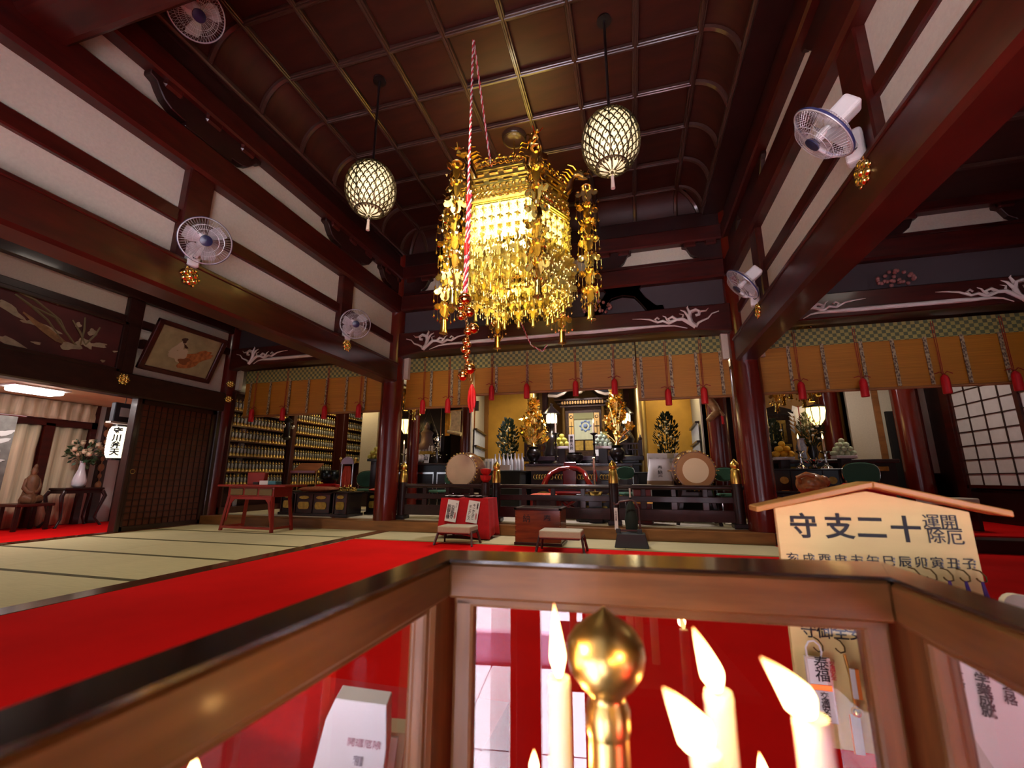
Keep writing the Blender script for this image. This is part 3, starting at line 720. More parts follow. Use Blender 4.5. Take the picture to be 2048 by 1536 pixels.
DOOR = mat('door panel brown', (.10, .021, .008), .6, var=.2, scale=(3, 3, 8))
MB().box((XW-.02, 5.22, 0), (XW+.012, 6.62, 2.13)).build('door_panel', DOOR, d)
b = MB()
for i in range(13): y = 5.29+1.26*i/12; b.box((XW+.010, y-.006, .06), (XW+.026, y+.006, 2.07))
for i in range(20): z = .08+1.98*i/19; b.box((XW+.010, 5.25, z-.006), (XW+.022, 6.59, z+.006))
tag(b.build('lattice', mat('lattice dark', (.03, .006, .004), .5), d), kind='stuff')
MB().box((XW+.01, 5.22, 0), (XW+.04, 5.29, 2.13)).box((XW+.01, 6.55, 0), (XW+.04, 6.62, 2.13)).box((XW+.01, 5.22, 2.06), (XW+.04, 6.62, 2.13)).box((XW+.01, 5.22, 0), (XW+.04, 6.62, .08)).build('door_frame', DKW, d)
q = PX(265, 943, XW+.04); MB().tube([(q.x, q.y+.035*cos(2*pi*k/16), q.z+.035*sin(2*pi*k/16)) for k in range(16)], .007, 5, closed=True).build('ring_pull', BRASS, d, smooth=60)

# ---- long painted transom board with a flying heavenly maiden motif, and framed painting
t = thing('painted_transom', 'long dark red painted board with pale clouds and flying figure above the side room', 'painting', (XW+.05, 3.2, 2.9))
PR = mat('dark red painted board', (.075, .012, .010), .6, var=.4, scale=(1, 2, 2))
MB().box((0, -2.4, -.36), (.05, 1.52, .36)).build('board', PR, t)
MB().box((0, -2.4, .36), (.09, 1.58, .42)).box((0, -2.4, -.42), (.09, 1.58, -.36)).box((0, 1.52, -.42), (.09, 1.60, .42)).build('frame', DKW, t, bevel=.01)
PC = mat('pale painted clouds', (.34, .27, .17), .7, var=.3, scale=(9, 9, 9)); PO = mat('ochre painted robe', (.25, .13, .05), .7, var=.4, scale=(12, 12, 12))
def blobs(n, parent, x, seq, m, th=.004):
    os_ = []
    for cy_, cz, ry, rz_, a in seq:
        b = MB(); pl = []
        for k in range(18):
            u = 2*pi*k/18; r = 1+.22*sin(3*u+cy_*9)+.12*sin(5*u+cz*7)
            yy, zz = ry*r*cos(u), rz_*r*sin(u); pl.append((cy_+yy*cos(a)-zz*sin(a), cz+yy*sin(a)+zz*cos(a)))
        b.prism(pl, x, x+th, 'X'); os_.append(b.build(n, m, parent)); x += .0006
    return os_
def tp(px, py): v = PX(px, py, XW+.1)-t.location; return v.y, v.z
blobs('painted_clouds', t, .05, [(*tp(20, 618), .16, .05, -.5), (*tp(28, 690), .24, .05, -.4), (*tp(62, 645), .10, .03, .1), (*tp(105, 660), .10, .03, -.3), (*tp(195, 690), .13, .035, .2), (*tp(115, 607), .03, .02, 0), (*tp(72, 686), .05, .018, 0), (*tp(205, 722), .03, .02, 0), (*tp(230, 703), .04, .012, .3)], PC)
b = MB()
for pts in ([(30, 588), (60, 610), (95, 640), (130, 690)], [(60, 610), (110, 635), (150, 690)], [(20, 575), (70, 600), (120, 640), (140, 680)], [(145, 640), (160, 665), (170, 690)], [(170, 635), (168, 660), (160, 690)], [(200, 655), (190, 670), (170, 690)]):
    b.tube([(.052, *tp(*p)) for p in pts], [.012, .018, .014, .006][:len(pts)], 5)
b.build('painted_ribbons', mat('faded painted ribbon', (.17, .13, .06), .7), t)
blobs('painted_robe', t, .052, [(*tp(85, 655), .22, .045, -.5), (*tp(120, 680), .14, .04, -.4)], PO)
blobs('painted_figure', t, .055, [(*tp(140, 693), .13, .05, .2), (*tp(165, 684), .09, .05, .4), (*tp(184, 665), .06, .05, .6), (*tp(156, 650), .035, .04, 0), (*tp(175, 692), .06, .03, -.3)], PC)
t = thing('framed_painting', 'framed painting of a seated musician on pale gold, leaning out above the latticed door', 'painting', (XW+.10, 5.65, 2.62))
tilt = Matrix.Rotation(R(22), 4, 'Y')
hd = MB().box((-.01, -.56, .07), (.012, .56, .83), M=tilt).build('canvas', mat('pale gold ground', (.33, .26, .13), .6, var=.18, scale=(6, 6, 6)), t)
MB().box((-.02, -.64, 0), (.05, -.55, .90), M=tilt).box((-.02, .55, 0), (.05, .64, .90), M=tilt).box((-.02, -.64, 0), (.05, .64, .08), M=tilt).box((-.02, -.64, .82), (.05, .64, .90), M=tilt).build('frame', LACQ, t, bevel=.01)
def pp(n, seq, m, th):
    for o in blobs(n, t, .0, seq, m, .004): o.matrix_local = tilt @ Matrix.Translation((th, 0, 0))
pp('painted_robe', [(.16, .36, .30, .13, .5), (.30, .50, .14, .07, .7)], mat('orange painted robe', (.38, .12, .03), .6, var=.4, scale=(15, 15, 15)), .013)
pp('painted_figure', [(-.10, .38, .16, .11, .2), (-.12, .55, .06, .10, -.1), (-.20, .48, .10, .04, .8)], mat('cream painted robe', (.50, .38, .24), .6), .016)
pp('painted_hair', [(-.11, .66, .045, .05, 0), (-.05, .56, .05, .02, -.6)], mat('dark painted hair', (.06, .025, .015), .6), .02)
pp('painted_lute', [(.03, .30, .10, .06, .4)], mat('brown painted lute', (.22, .07, .02), .6), .02)
tag(MB().box((XW+.06, 5.02, 2.95), (XW+.16, 5.08, 3.1)).build('picture_hook', DKW), 'dark wooden hanging block beside the framed painting', 'bracket')

# ---- side room seen through the opening
XB = -10.6
w = struct('wall_side_room')
CREAM = mat('cream wall', (.62, .58, .55), .85)
MB().box((XB-.1, -.4, -.05), (XB-.02, 5.0, 2.3)).build('back_wall', CREAM, w); MB().box((XB-.1, 6.28, -.05), (XB-.0, 7.6, 2.3)).build('back_wall', CREAM, w)
MB().box((-13, 7.3, -.05), (-7.9, 7.4, 2.5)).build('end_wall', CREAM, w)
SRC = mat('beige room ceiling', (.55, .36, .18), .7, var=.12, scale=(3, 1.2, 3))
MB().box((-13, -.4, 2.29), (-7.95, 7.4, 2.33)).build('room_ceiling', SRC, w)
for y in (6.50, 6.92): MB().box((XB, y-.07, -.05), (XB+.1, y+.07, 2.3)).build('wall_post', DKW, w)
win = struct('window_1', 'curtained window of the side room')
MB().box((XB-.06, 3.2, 1.80), (XB+.06, 6.3, 1.93)).build('transom_bar', LACQ, win); MB().box((XB-.06, 6.20, -.05), (XB+.06, 6.30, 2.3)).build('side_post', LACQ, win)
q = PX(82, 920, XB); MB().box((XB-.06, q.y-.07, -.05), (XB+.06, q.y+.07, 1.85)).build('mullion_post', LACQ, win)
CURT = mat('lace curtain', (.62, .52, .34), .8, var=.22, scale=(4, 26, 1.2), bump=.1)
def curtain(n, y0, y1, z0, z1, x, k, label, amp=.03):
    b = MB(); N = int((y1-y0)*k); vs = []; nz = 4
    for i in range(N+1):
        y = y0+(y1-y0)*i/N
        for j in range(nz+1): vs.append((x+amp*sin(i*1.7)+.01*sin(i*.63+j), y+.008*sin(j*2+i), z0+(z1-z0)*j/nz))
    b.add(vs, [(i*(nz+1)+j, (i+1)*(nz+1)+j, (i+1)*(nz+1)+j+1, i*(nz+1)+j+1) for i in range(N) for j in range(nz)])
    o = b.build(n, CURT, None, smooth=180); so = o.modifiers.new('thick', 'SOLIDIFY'); so.thickness = .004
    return tag(o, label, 'curtain')
curtain('lace_valance', 3.3, 6.2, 1.93, 2.27, XB+.10, 22, 'gathered cream lace valance under the side room ceiling')
curtain('lace_curtain', 3.3, q.y-.08, -.03, 1.80, XB+.0, 20, 'cream lace curtain left of the window post, beside the statue')
curtain('lace_curtain', q.y+.08, 6.19, -.03, 1.80, XB+.0, 20, 'cream lace curtain behind the vase of roses')
t = thing('ceiling_light', 'bright oblong white ceiling light in the side room', 'lamp', PZ(72, 776, 2.285))
MB().box((-.22, -.36, -.02), (.22, .36, .004)).build('base_plate', PLASTW, t)
MB().box((-.18, -.30, -.09), (.18, .30, -.015)).build('diffuser', mat('lit white diffuser', (1, 1, 1), .4, emit=(1, .95, 1), es=9), t, bevel=.05, seg=4)
lamp('side_room_light', 'AREA', PZ(72, 776, 2.17), 34, (1, .90, .85), .5)
# pedestal table, vase, roses
q = PX(155, 978, XB+.42); TZ = .655
t = thing('curved_leg_table', 'small dark table with curved legs under the white vase', 'table', (q.x, q.y, -.045))
MB().box((-.22, -.32, .66), (.22, .32, .70)).build('tabletop', DARK, t, bevel=.012)
MB().box((-.19, -.30, .60), (.19, .30, .66)).build('apron', DARK, t)
for sx in (-1, 1):
    for sy in (-1, 1):
        MB().tube([(sx*.19, sy*.30, .64), (sx*.22, sy*.34, .55), (sx*.19, sy*.30, .35), (sx*.16, sy*.26, .15), (sx*.21, sy*.33, .03), (sx*.22, sy*.35, .0)], [.035, .034, .026, .02, .02, .026], 8).build('leg', DARK, t, smooth=50)
t2 = thing('white_vase', 'white bottle vase holding cream roses on the dark curved table', 'vase', (q.x, q.y, TZ))
MB().lathe([(.06, 0), (.105, .05), (.11, .12), (.08, .24), (.05, .34), (.042, .44), (.05, .50)], n=22).build('vase_body', mat('white porcelain', (.75, .73, .78), .2), t2, smooth=60)
LEAF = mat('dark green leaves', (.035, .075, .025), .5, var=.4, scale=(20, 20, 20)); ROSE = mat('cream roses', (.72, .60, .40), .7, var=.12, scale=(40, 40, 40))
def leaf_blob(b, c, r, n, rng, sz=.05):
    for i in range(n):
        v = Vector((rng.gauss(0, 1), rng.gauss(0, 1), rng.gauss(0, .8))).normalized()*r*rng.random()**.35; p = Vector(c)+v
        d = (v+Vector((rng.gauss(0, .3), rng.gauss(0, .3), rng.gauss(0, .3)))*r).normalized(); s = d.orthogonal().normalized()
        b.add([p, p+d*sz*.5+s*sz*.28, p+d*sz, p+d*sz*.5-s*sz*.28], [(0, 1, 2, 3)])
rng = random.Random(5)
t3 = thing('rose_bouquet', 'bouquet of cream and white roses with leaves in the white vase', 'flowers', (q.x, q.y, TZ+.62))
b = MB(); leaf_blob(b, (0, 0, .02), .24, 150, rng, .09)
for k in range(9): b.tube([(0, 0, -.2), (rng.uniform(-.2, .2), rng.uniform(-.3, .3), .1)], .004, 4)
tag(b.build('leaves', LEAF, t3), kind='stuff')
for k in range(15):
    a = k*2.4; r = .08+.20*(k/15)
    b = MB().ball((0, 0, 0), .042, 8).tube([(.03*cos(u*.7), .03*sin(u*.7), .015+.003*u) for u in range(12)], .012, 5)
    o = b.build('rose', ROSE, t3, smooth=60); o.location = (r*.8*cos(a)+.05, r*1.25*sin(a), .12+.12*cos(k*1.7))
# seated statue on a low stand
q2 = PX(62, 975, XB+.4)
t = thing('statue_stand', 'low dark wooden stand under the seated statue', 'stand', (q2.x, q2.y, -.045))
MB().box((-.25, -.26, .40), (.25, .26, .45)).build('stand_top', LACQ, t, bevel=.01)
for sx in (-.2, .2):
    for sy in (-.21, .21): MB().bar((sx, sy, 0), (sx, sy, .4), .05).build('leg', DARK, t)
t = thing('wooden_statue', 'small dark wooden seated statue before the lace curtain', 'statue', (q2.x, q2.y, .405))
WD = mat('carved dark wood', (.14, .06, .025), .55, var=.3, scale=(12, 12, 12))
MB().lathe([(.19, 0), (.21, .05), (.17, .14), (.15, .22), (.165, .32), (.14, .40), (.07, .45)], n=16).build('body', WD, t, smooth=60)
b = MB(); b.ball((0, 0, .50), .075, 14, sz=1.15).ball((.02, 0, .575), .05, 10)
for s in (-1, 1): b.ball((0, s*.075, .50), .022, 6)
b.ball((.075, 0, .495), .014, 6); b.build('head', WD, t, smooth=60)
b = MB()
for s in (-1, 1): b.tube([(0, s*.14, .37), (.04, s*.19, .25), (.12, s*.10, .17), (.16, s*.02, .17)], [.05, .05, .04, .03], 8); b.tube([(.02, s*.06, .06), (.16, s*.20, .06), (.20, s*.05, .05)], [.07, .07, .05], 8)
b.build('arms_and_knees', WD, t, smooth=60); t.scale = (.58, .58, 1.08)
# hanging scroll board, gourd string, paper lantern, fittings
q = PX(0, 905, -9.4)
t = thing('painted_banner', 'grey hanging banner painted with white clouds at the left edge', 'banner', (-9.4, q.y, 0))
BG = mat('grey banner', (.13, .12, .11), .8, var=.35, scale=(4, 6, 6))
y1 = PX(38, 825, -9.4).y-q.y
MB().box((-.01, -.6, .35), (.01, y1, 1.79)).build('cloth', BG, t); MB().tube([(0, -.7, 1.80), (0, y1+.10, 1.80)], .014, 8).build('hanging_rod', LACQ, t, smooth=60)
o = blobs('painted_clouds', t, .011, [(y1-.12, 1.52, .12, .04, .2), (y1-.16, 1.40, .14, .035, .1), (y1-.2, 1.22, .10, .04, .2), (y1-.1, 1.1, .06, .02, 0)], mat('pale banner paint', (.45, .43, .42), .8))
# string of gourds
b = MB(); ga = PX(217, 850, XB+.12); gb = PX(196, 970, XB+.12); ga.y -= .0
for k in range(8):
    p = ga.lerp(gb, k/7); b.ball(p, .034+.02*(k % 2), 10, sz=1.5)
b.ball(ga+Vector((0, 0, .02)), .075, 12); b.tube([ga, gb], .010, 5)
tag(b.build('gourd_string', mat('brown gourds', (.30, .13, .05), .5), None, smooth=60), 'string of brown gourds hanging on the cream wall beside the lantern', 'ornament')
q = PX(236, 885, -8.5)
t = thing('paper_lantern', 'lit white paper lantern with black brush writing beside the latticed door', 'lantern', q)
LPAP = mat('lit lantern paper', (.9, .88, .8), .8, emit=(1, .90, .66), es=1.5)
prof = [(.11, -.27)]+[(.155-.035*abs(2*i/22-1)**5-.004*(i % 2), -.26+.52*i/22) for i in range(23)]+[(.11, .27)]
MB().lathe(prof, n=28).build('paper_shade', LPAP, t, smooth=20)
MB().lathe([(.11, -.30), (.115, -.265)], n=24).lathe([(.115, .265), (.11, .30)], n=24).tube([(0, 0, .3), (0, 0, 1.2)], .006, 5).build('lantern_rims', BLACK, t, smooth=50)
for k, c_ in enumerate('守川弁天'): text('brush_character', c_, .125, INK, t, (.155*cos(-.75)+.004, .155*sin(-.75), .18-.118*k), (R(90), 0, R(90)-.75), .001, .004)
t = thing('wall_intercom', 'dark wall box with pale shelf above the paper lantern', 'fitting', PX(243, 828, -8.3))
MB().box((-.05, -.14, -.14), (.05, .14, .18)).build('box', GREY, t, bevel=.01); MB().box((-.06, -.17, -.17), (.06, .17, -.14)).build('shelf', PLASTW, t); MB().box((.05, -.06, -.05), (.06, .08, .10)).build('panel', PLASTW, t)
w = struct('trim_2'); MB().box((-8.2, 5.45, -.05), (-8.12, 5.60, 2.3)).build('corner_post', DKW, w); MB().box((-8.35, 5.6, -.05), (-8.28, 7.3, 2.3)).build('partition_plaster', CREAM, w)

# ---- shelves of small gilt figurines along the left altar-room wall
XS = -7.72
w = struct('wall_altar_left'); MB().box((-8.3, 6.95, .1), (-8.15, 13.2, 3.6)).build('boards', LACQ, w)
Y0, Y1, Y2, Y3, Y4, Y5 = [PX(p, 900, XS).y for p in (452, 573, 580, 668, 689, 722)]
lev = [PX(570, y, XS).z for y in (969.5, 945, 917.7, 890.4, 864)]; lev.append(lev[-1]+(lev[-1]-lev[-2])); lev.append(lev[-1]+(lev[-1]-lev[-2]))
SHW = mat('dark red shelf timber', (.055, .010, .006), .4, coat=.3)
FG = mat('small gilt figure', (.62, .42, .13), .35, .9); FB_ = mat('silvery figure body', (.34, .32, .27), .35, .7)
fig = MB(); fig.lathe([(.034, 0), (.038, .02), (.026, .035), (.03, .05), (.022, .06)], n=8, m=0).lathe([(.022, .06), (.028, .10), (.024, .135), (.012, .15)], n=8, m=1).ball((0, 0, .172), .019, 8, m=0)
fig.prism([(.026*cos(2*pi*k/10), .165+.036*sin(2*pi*k/10)) for k in range(10)], -.018, -.013, 'X', m=1).lathe([(.004, .20), (.010, .19), (.0, .225)], n=5, m=0)
fig = fig.build('gilt_figurine', [FG, FB_], None, smooth=50); fme = fig.data; firstf = True
def shelf_unit(y0, y1, nfig, levels, lab, x=XS):
    global firstf
    s = thing('figurine_shelf', lab, 'shelf', (x-.12, (y0+y1)/2, ALT), 0)
    hh = levels[-1]+.34-ALT; L = (y1-y0)/2
    MB().box((-.16, -L, 0), (-.12, L, hh)).build('back_board', SHW, s)
    for yy in (-L, L-.03): MB().box((-.14, yy, 0), (.16, yy+.03, hh)).build('side_board', SHW, s)
    for z in levels: MB().box((-.13, -L+.02, z-.028-ALT), (.15, L-.02, z-ALT)).build('shelf_board', SHW, s, bevel=.004)
    MB().box((-.14, -L, hh), (.18, L, hh+.05)).build('top_board', SHW, s, bevel=.006); MB().box((-.12, -L, 0), (.13, L, .12)).build('plinth', SHW, s)
    for z in levels:
        for k in range(nfig):
            o = fig if firstf else link('gilt_figurine', fme)
            firstf = False; o.location = (x+.0, y0+.05+(y1-y0-.1)*(k+.5)/nfig, z); sc_ = 1.10; o.scale = (sc_, sc_*min(1, (y1-y0)/nfig/.085), sc_)
            tag(o, 'tiny gilt standing figurine in the rows on the dark red shelves', 'figurine', 'gilt figurines on the shelves')
shelf_unit(Y0, Y1, 17, lev[:6], 'dark red shelf unit of gilt figurines nearest the far left column')
shelf_unit(Y2, Y3, 17, lev[:7], 'dark red shelf unit of gilt figurines behind the book stand')
shelf_unit(Y4, Y5, 8, lev[2:7], 'narrow shelf unit of gilt figurines beside the pale plaster wall')
for y in ((Y1+Y2)/2, (Y3+Y4)/2): MB().box((XS-.3, y-.06, ALT), (XS+.12, y+.06, 3.4)).build('shelf_post', SHW, w, bevel=.01)
q = PX(574, 862, XS+.35)
t = thing('hanging_lantern', 'small dark hanging lantern with pale shades before the shelves', 'lantern', q)
MB().lathe([(.02, .30), (.12, .22), (.07, .18), (.075, -.1), (.10, -.14), (.04, -.2)], n=12).tube([(0, 0, .3), (0, 0, 3.56-q.z)], .008, 5).build('lantern_body', BLACK, t, smooth=40)
for a in (-1, 1): MB().ball((.02, a*.13, .10), .05, 10).build('pale_shade', CHROME, t, smooth=60)
# plaster wall and back of the left room
w = struct('wall_altar_left_back')
q0 = PY(724, 850, 9.6); q1 = PY(752, 850, 9.6)
MB().box((q0.x, 9.6, ALT), (q1.x+.05, 9.66, 3.5)).build('plaster_panel', PLAS, w); MB().box((q0.x, 9.55, ALT), (q1.x+.3, 9.62, .95)).build('dado_boards', DARK, w)
# ---- red writing desk on the tatami
DESK = mat('red lacquer furniture', (.26, .014, .006), .35, coat=.4, var=.15, scale=(6, 6, 6))
da = Vector((-6.50, 5.93, 0)); db = Vector((-5.62, 5.90, 0)); ang = math.atan2(-.05, .88)
t = thing('red_desk', 'red lacquered trestle desk with olive drawer panels on the tatami', 'desk', (-6.02, 6.10, 0), R(-3))
MB().box((-.72, -.24, .70), (.72, .24, .735)).build('desktop', DESK, t, bevel=.008)
MB().box((-.52, -.19, .54), (.46, .19, .70)).build('drawer_case', DESK, t, bevel=.005)
for k in range(3): MB().box((-.46+.31*k, -.20, .565), (-.19+.31*k, -.185, .675)).build('drawer_panel', mat('olive panel', (.16, .10, .03), .5), t, bevel=.006)
for sx in (-1, 1):
    for sy in (-1, 1): MB().bar((sx*.46-.03, sy*.17, .56), (sx*.54-.03, sy*.20, 0), .05, .045).build('leg', DESK, t, bevel=.006)
    MB().bar((sx*.52-.03, -.19, .06), (sx*.52-.03, .19, .06), .035).build('side_stretcher', DESK, t)
MB().bar((-.55, -.195, .06), (.49, -.195, .06), .045, .035).build('front_stretcher', DESK, t)
MB().prism([(-.46, .54), (.42, .54), (.42, .49), (.40, .47), (.46, .15), (.43, .15), (.36, .44), (.30, .50), (-.36, .50), (-.42, .44), (-.49, .15), (-.52, .15), (-.46, .47)], -.19, -.175, 'Y').build('arched_apron', DESK, t)
q = PY(508, 970, 6.1)
t = thing('red_box_lid', 'red lacquered box standing open on the red desk', 'box', (q.x, 6.12, .735), R(-3))
MB().prism([(-.20, .0), (.14, 0), (.17, .20), (-.22, .20)], .02, .10, 'Y').build('box', DESK, t, bevel=.006); MB().box((-.05, .0, .0), (.06, .024, .04)).build('dark_clasp', BLACK, t)
q = PY(543, 970, 6.1)
t = thing('tissue_tray', 'pale blue and white packet lying on the red desk', 'packet', (q.x, 6.08, .735), R(4))
MB().box((-.16, -.07, 0), (.0, .07, .065)).build('white_end', WHITE, t); MB().box((0, -.07, 0), (.15, .07, .060)).build('blue_wrapper', mat('teal wrapper', (.05, .22, .28), .4), t, bevel=.006)
# ---- low lacquer tables with gilt panels, book stand, gongs, cushions
GPAN = mat('gilt cartouche', (.45, .30, .06), .45, .6, var=.25, scale=(20, 20, 20))
CUSH = mat('rust brocade cushion', (.30, .08, .03), .75, var=.45, scale=(40, 40, 40))
def low_table(name, label, loc, sx, sy, h, panels, rz=0., legs=True, mat_=BLACK):
    t = thing(name, label, 'table', loc, rz)
    MB().box((-sx, -sy, h-.03), (sx, sy, h)).build('tabletop', mat_, t, bevel=.008)
    MB().box((-sx+.03, -sy+.03, h*.12), (sx-.03, sy-.03, h-.03)).build('cabinet_body', mat_, t); MB().box((-sx, -sy, 0), (sx, sy, h*.12)).build('base_board', mat_, t, bevel=.006)
    n = panels
    for k in range(n):
        x0 = -sx+.05+(2*sx-.1)*k/n; x1 = -sx+.05+(2*sx-.1)*(k+1)/n; c = (x0+x1)/2; hw = (x1-x0)*.36; z0, z1 = h*.26, h*.62
        pl = [(c+hw*cos(u)*(1 if abs(cos(u)) < .9 else .92), (z0+z1)/2+(z1-z0)/2*max(-.85, min(.85, 1.2*sin(u)))) for u in [2*pi*i/20 for i in range(20)]]
        MB().prism(pl, -sy+.018, -sy+.03, 'Y').build('gilt_panel', GPAN, t)
        MB().prism([(c+hw*.8*cos(2*pi*i/12), h*.78+h*.07*sin(2*pi*i/12)) for i in range(12)], -sy+.018, -sy+.03, 'Y').build('gilt_panel', GPAN, t)
    for k in range(n+1):
        x = -sx+.05+(2*sx-.1)*k/n; MB().box((x-.012, -sy+.012, h*.12), (x+.012, -sy+.03, h-.03)).build('stile', DARK, t)
    return t
def cushion(name, label, loc, sx, sy, h, m, rz=0.):
    b = MB(); n = 12; vs = []
    for s in (1, -1):
        for i in range(n+1):
            for j in range(n+1):
                u, v = 2*i/n-1, 2*j/n-1; e = max(0, (1-u**4)*(1-v**4))**.5
                vs.append((sx*u*(1-.06*v*v), sy*v*(1-.06*u*u), h/2+s*h/2*e))
    o_ = (n+1)**2; fs = [(i*(n+1)+j, (i+1)*(n+1)+j, (i+1)*(n+1)+j+1, i*(n+1)+j+1) for i in range(n) for j in range(n)]
    b.add(vs, fs+[tuple(o_+q for q in f[::-1]) for f in fs]); o = b.build(name, m, None, smooth=70, loc=loc); o.rotation_euler = (0, 0, rz)
    return tag(o, label, 'cushion')
low_table('sutra_table', 'low black lacquer table with gilt panels before the figurine shelves', (-5.70, 7.15, ALT), .42, .22, .42, 2)
low_table('sutra_side_table', 'small black lacquer cabinet left of the gilt panelled table', (-6.36, 7.22, ALT), .17, .18, .44, 1)
low_table('sutra_corner_table', 'black lacquer cabinet with gilt panels right of the long gilt panelled table', (-5.07, 7.12, ALT), .18, .24, .44, 1)
low_table('far_sutra_table', 'black lacquer cabinet with two gilt panels close behind the left red column', (-4.72, 7.75, ALT), .26, .24, .42, 2)
cushion('brocade_cushion', 'rust brocade cushion on the low black table', (-5.72, 7.15, ALT+.42), .38, .18, .10, CUSH)
cushion('red_cushion', 'red cushion on the cabinet close behind the left red column', (-4.72, 7.75, ALT+.42), .24, .2, .07, REDS)
for k, (x, y) in enumerate(((-6.36, 7.15), (-5.16, 7.02), (-5.02, 7.02), (-4.93, 7.06))):
    b = MB().lathe([(.02, 0), (.028, .01), (.014, .03), (.04, .05), (.045, .075)], n=12).tube([(.04, 0, .07), (.07, 0, .09), (.06, 0, .12)], .006, 5)
    tag(b.build('gilt_cup', GOLDB, None, smooth=50, loc=(x, y, ALT+.44), rot=(0, 0, k)), 'tiny gilt offering cup on the black lacquer cabinets', 'cup', 'gilt offering cups')
q = PY(612, 935, 7.66)
t = thing('book_stand', 'slanted brown wooden book stand on a pole', 'book stand', (q.x, 7.72, ALT), R(8))
MB().box((-.26, -.01, -.17), (.26, .02, .17), M=Matrix.Translation((0, 0, q.z-ALT)) @ Matrix.Rotation(R(-58), 4, 'X')).build('slanted_board', mat('brown book board', (.30, .09, .03), .45, var=.25, scale=(2, 14, 14)), t, bevel=.006)
MB().box((-.27, -.10, -.02), (.27, -.07, .025), M=Matrix.Translation((0, -.08, q.z-ALT-.09))).build('ledge', DESK, t)
for x in (-.20, .20): MB().tube([(x, 0, q.z-ALT-.03), (x, 0, 0)], .014, 8).build('pole', BRASS, t, smooth=50)
MB().box((-.26, -.14, 0), (.26, .14, .03)).build('base', DESK, t, bevel=.006)
q = PY(660, 938, 7.68)
t = thing('temple_bowl_gong', 'large dark bowl gong on its red cushion beside the book stand', 'gong', (q.x, 7.68, ALT))
MB().lathe([(.16, 0), (.16, .42), (.20, .45), (.20, .47)], n=20).build('gong_stand', BLACK, t, smooth=40)
MB().lathe([(.10, .47), (.24, .50), (.25, .54), (.10, .575)], n=24).build('ring_cushion', REDS, t, smooth=60)
MB().lathe([(.06, .565), (.15, .60), (.185, .70), (.18, .82), (.165, .83), (.168, .71)], n=26).build('gong_bowl', mat('dark bronze', (.03, .035, .035), .25, .8), t, smooth=60)
q = PY(693, 960, 7.6)
t = thing('chime_stand', 'small gilt framed chime stand with a red tassel hanging in it', 'chime', (q.x, 7.6, ALT))
z = .45
MB().box((-.24, -.12, 0), (.24, .12, z-.06)).build('plinth', BLACK, t, bevel=.01)
for s in (-1, 1): MB().tube([(s*.125, 0, z-.08), (s*.125, 0, z+.52)], .016, 8).build('upright', CHROME, t, smooth=50); MB().ball((s*.175, 0, z+.60), .034, 10).tube([(s*.125, 0, z+.5), (s*.165, 0, z+.53), (s*.175, 0, z+.60)], .011, 6).build('finial', GOLDB, t, smooth=60)
MB().prism([(.15*cos(pi*k/12), z+.50+.14*sin(pi*k/12)) for k in range(13)], -.02, .02, 'Y').build('chime_plate', mat('purple grey bronze', (.20, .16, .20), .35, .7), t)
b = MB()
for k in range(9): b.tube([(-.06+.015*k, 0, z+.46), (-.09+.022*k, -.02+.01*(k % 3), z+.25), (-.07+.018*k, 0, z+.05)], [.008, .02, .016], 6)
b.build('red_tassel', mat('orange red tassel', (.55, .05, .02), .6), t, smooth=60)
MB().box((-.20, -.10, z-.06), (.20, .10, z+.02)).build('gilt_foot', GPAN, t, bevel=.015)
# small stand of yellow fruit by the column
FRY = mat('yellow citrus', (.62, .58, .10), .5, bump=.05, var=.1, scale=(60, 60, 60)); FRO = mat('orange citrus', (.75, .40, .02), .5, var=.08, scale=(60, 60, 60)); MELO = mat('pale green melon', (.50, .56, .36), .6, var=.12, scale=(50, 50, 50)); BUN = mat('pale rice cakes', (.62, .52, .46), .7)
TRAYP = mat('pale tray', (.66, .60, .60), .5)
def pile(n, r, loc, m, name, lab, grp, cat='fruit'):
    k = 0; me = None
    for L in range(6):
        side = n-L
        if side <= 0: break
        for i in range(side):
            for j in range(max(1, min(side, 2)) if side > 1 else 1):
                if me is None:
                    b = MB().ball((0, 0, 0), r, 12, sz=.94).lathe([(.1*r, r*.93), (.05*r, r*1.02)], n=5); o = b.build(name, m, None, smooth=60); me = o.data
                else: o = link(name, me)
                o.location = (loc[0]+(i-(side-1)/2)*r*2.0, loc[1]+(j-.5*(min(side, 2)-1 if side > 1 else 0))*r*2.0, loc[2]+r*.94+L*r*1.55); o.rotation_euler = (k*.3, k*.7, k); k += 1
                tag(o, lab, cat, grp)
def offering_stand(name, label, loc, h, r=.13, m=BLACK, tray=TRAYP):
    t = thing(name, label, 'stand', loc)
    MB().box((-r*.5, -r*.5, 0), (r*.5, r*.5, h-.05)).build('pedestal', m, t, bevel=.006); MB().box((-r, -r*.8, h-.05), (r, r*.8, h)).build('tray', tray, t, bevel=.004)
    return t
q = PY(751, 918, 8.0)
offering_stand('offering_stand', 'black offering stand of yellow citrus half hidden by the left red column', (q.x, 8.0, ALT), q.z-ALT, .13, BLACK, BLACK)
pile(3, .05, (q.x, 8.0, q.z), FRY, 'yellow_citrus', 'yellow citrus fruit on the stand behind the left red column', 'citrus behind the left column')
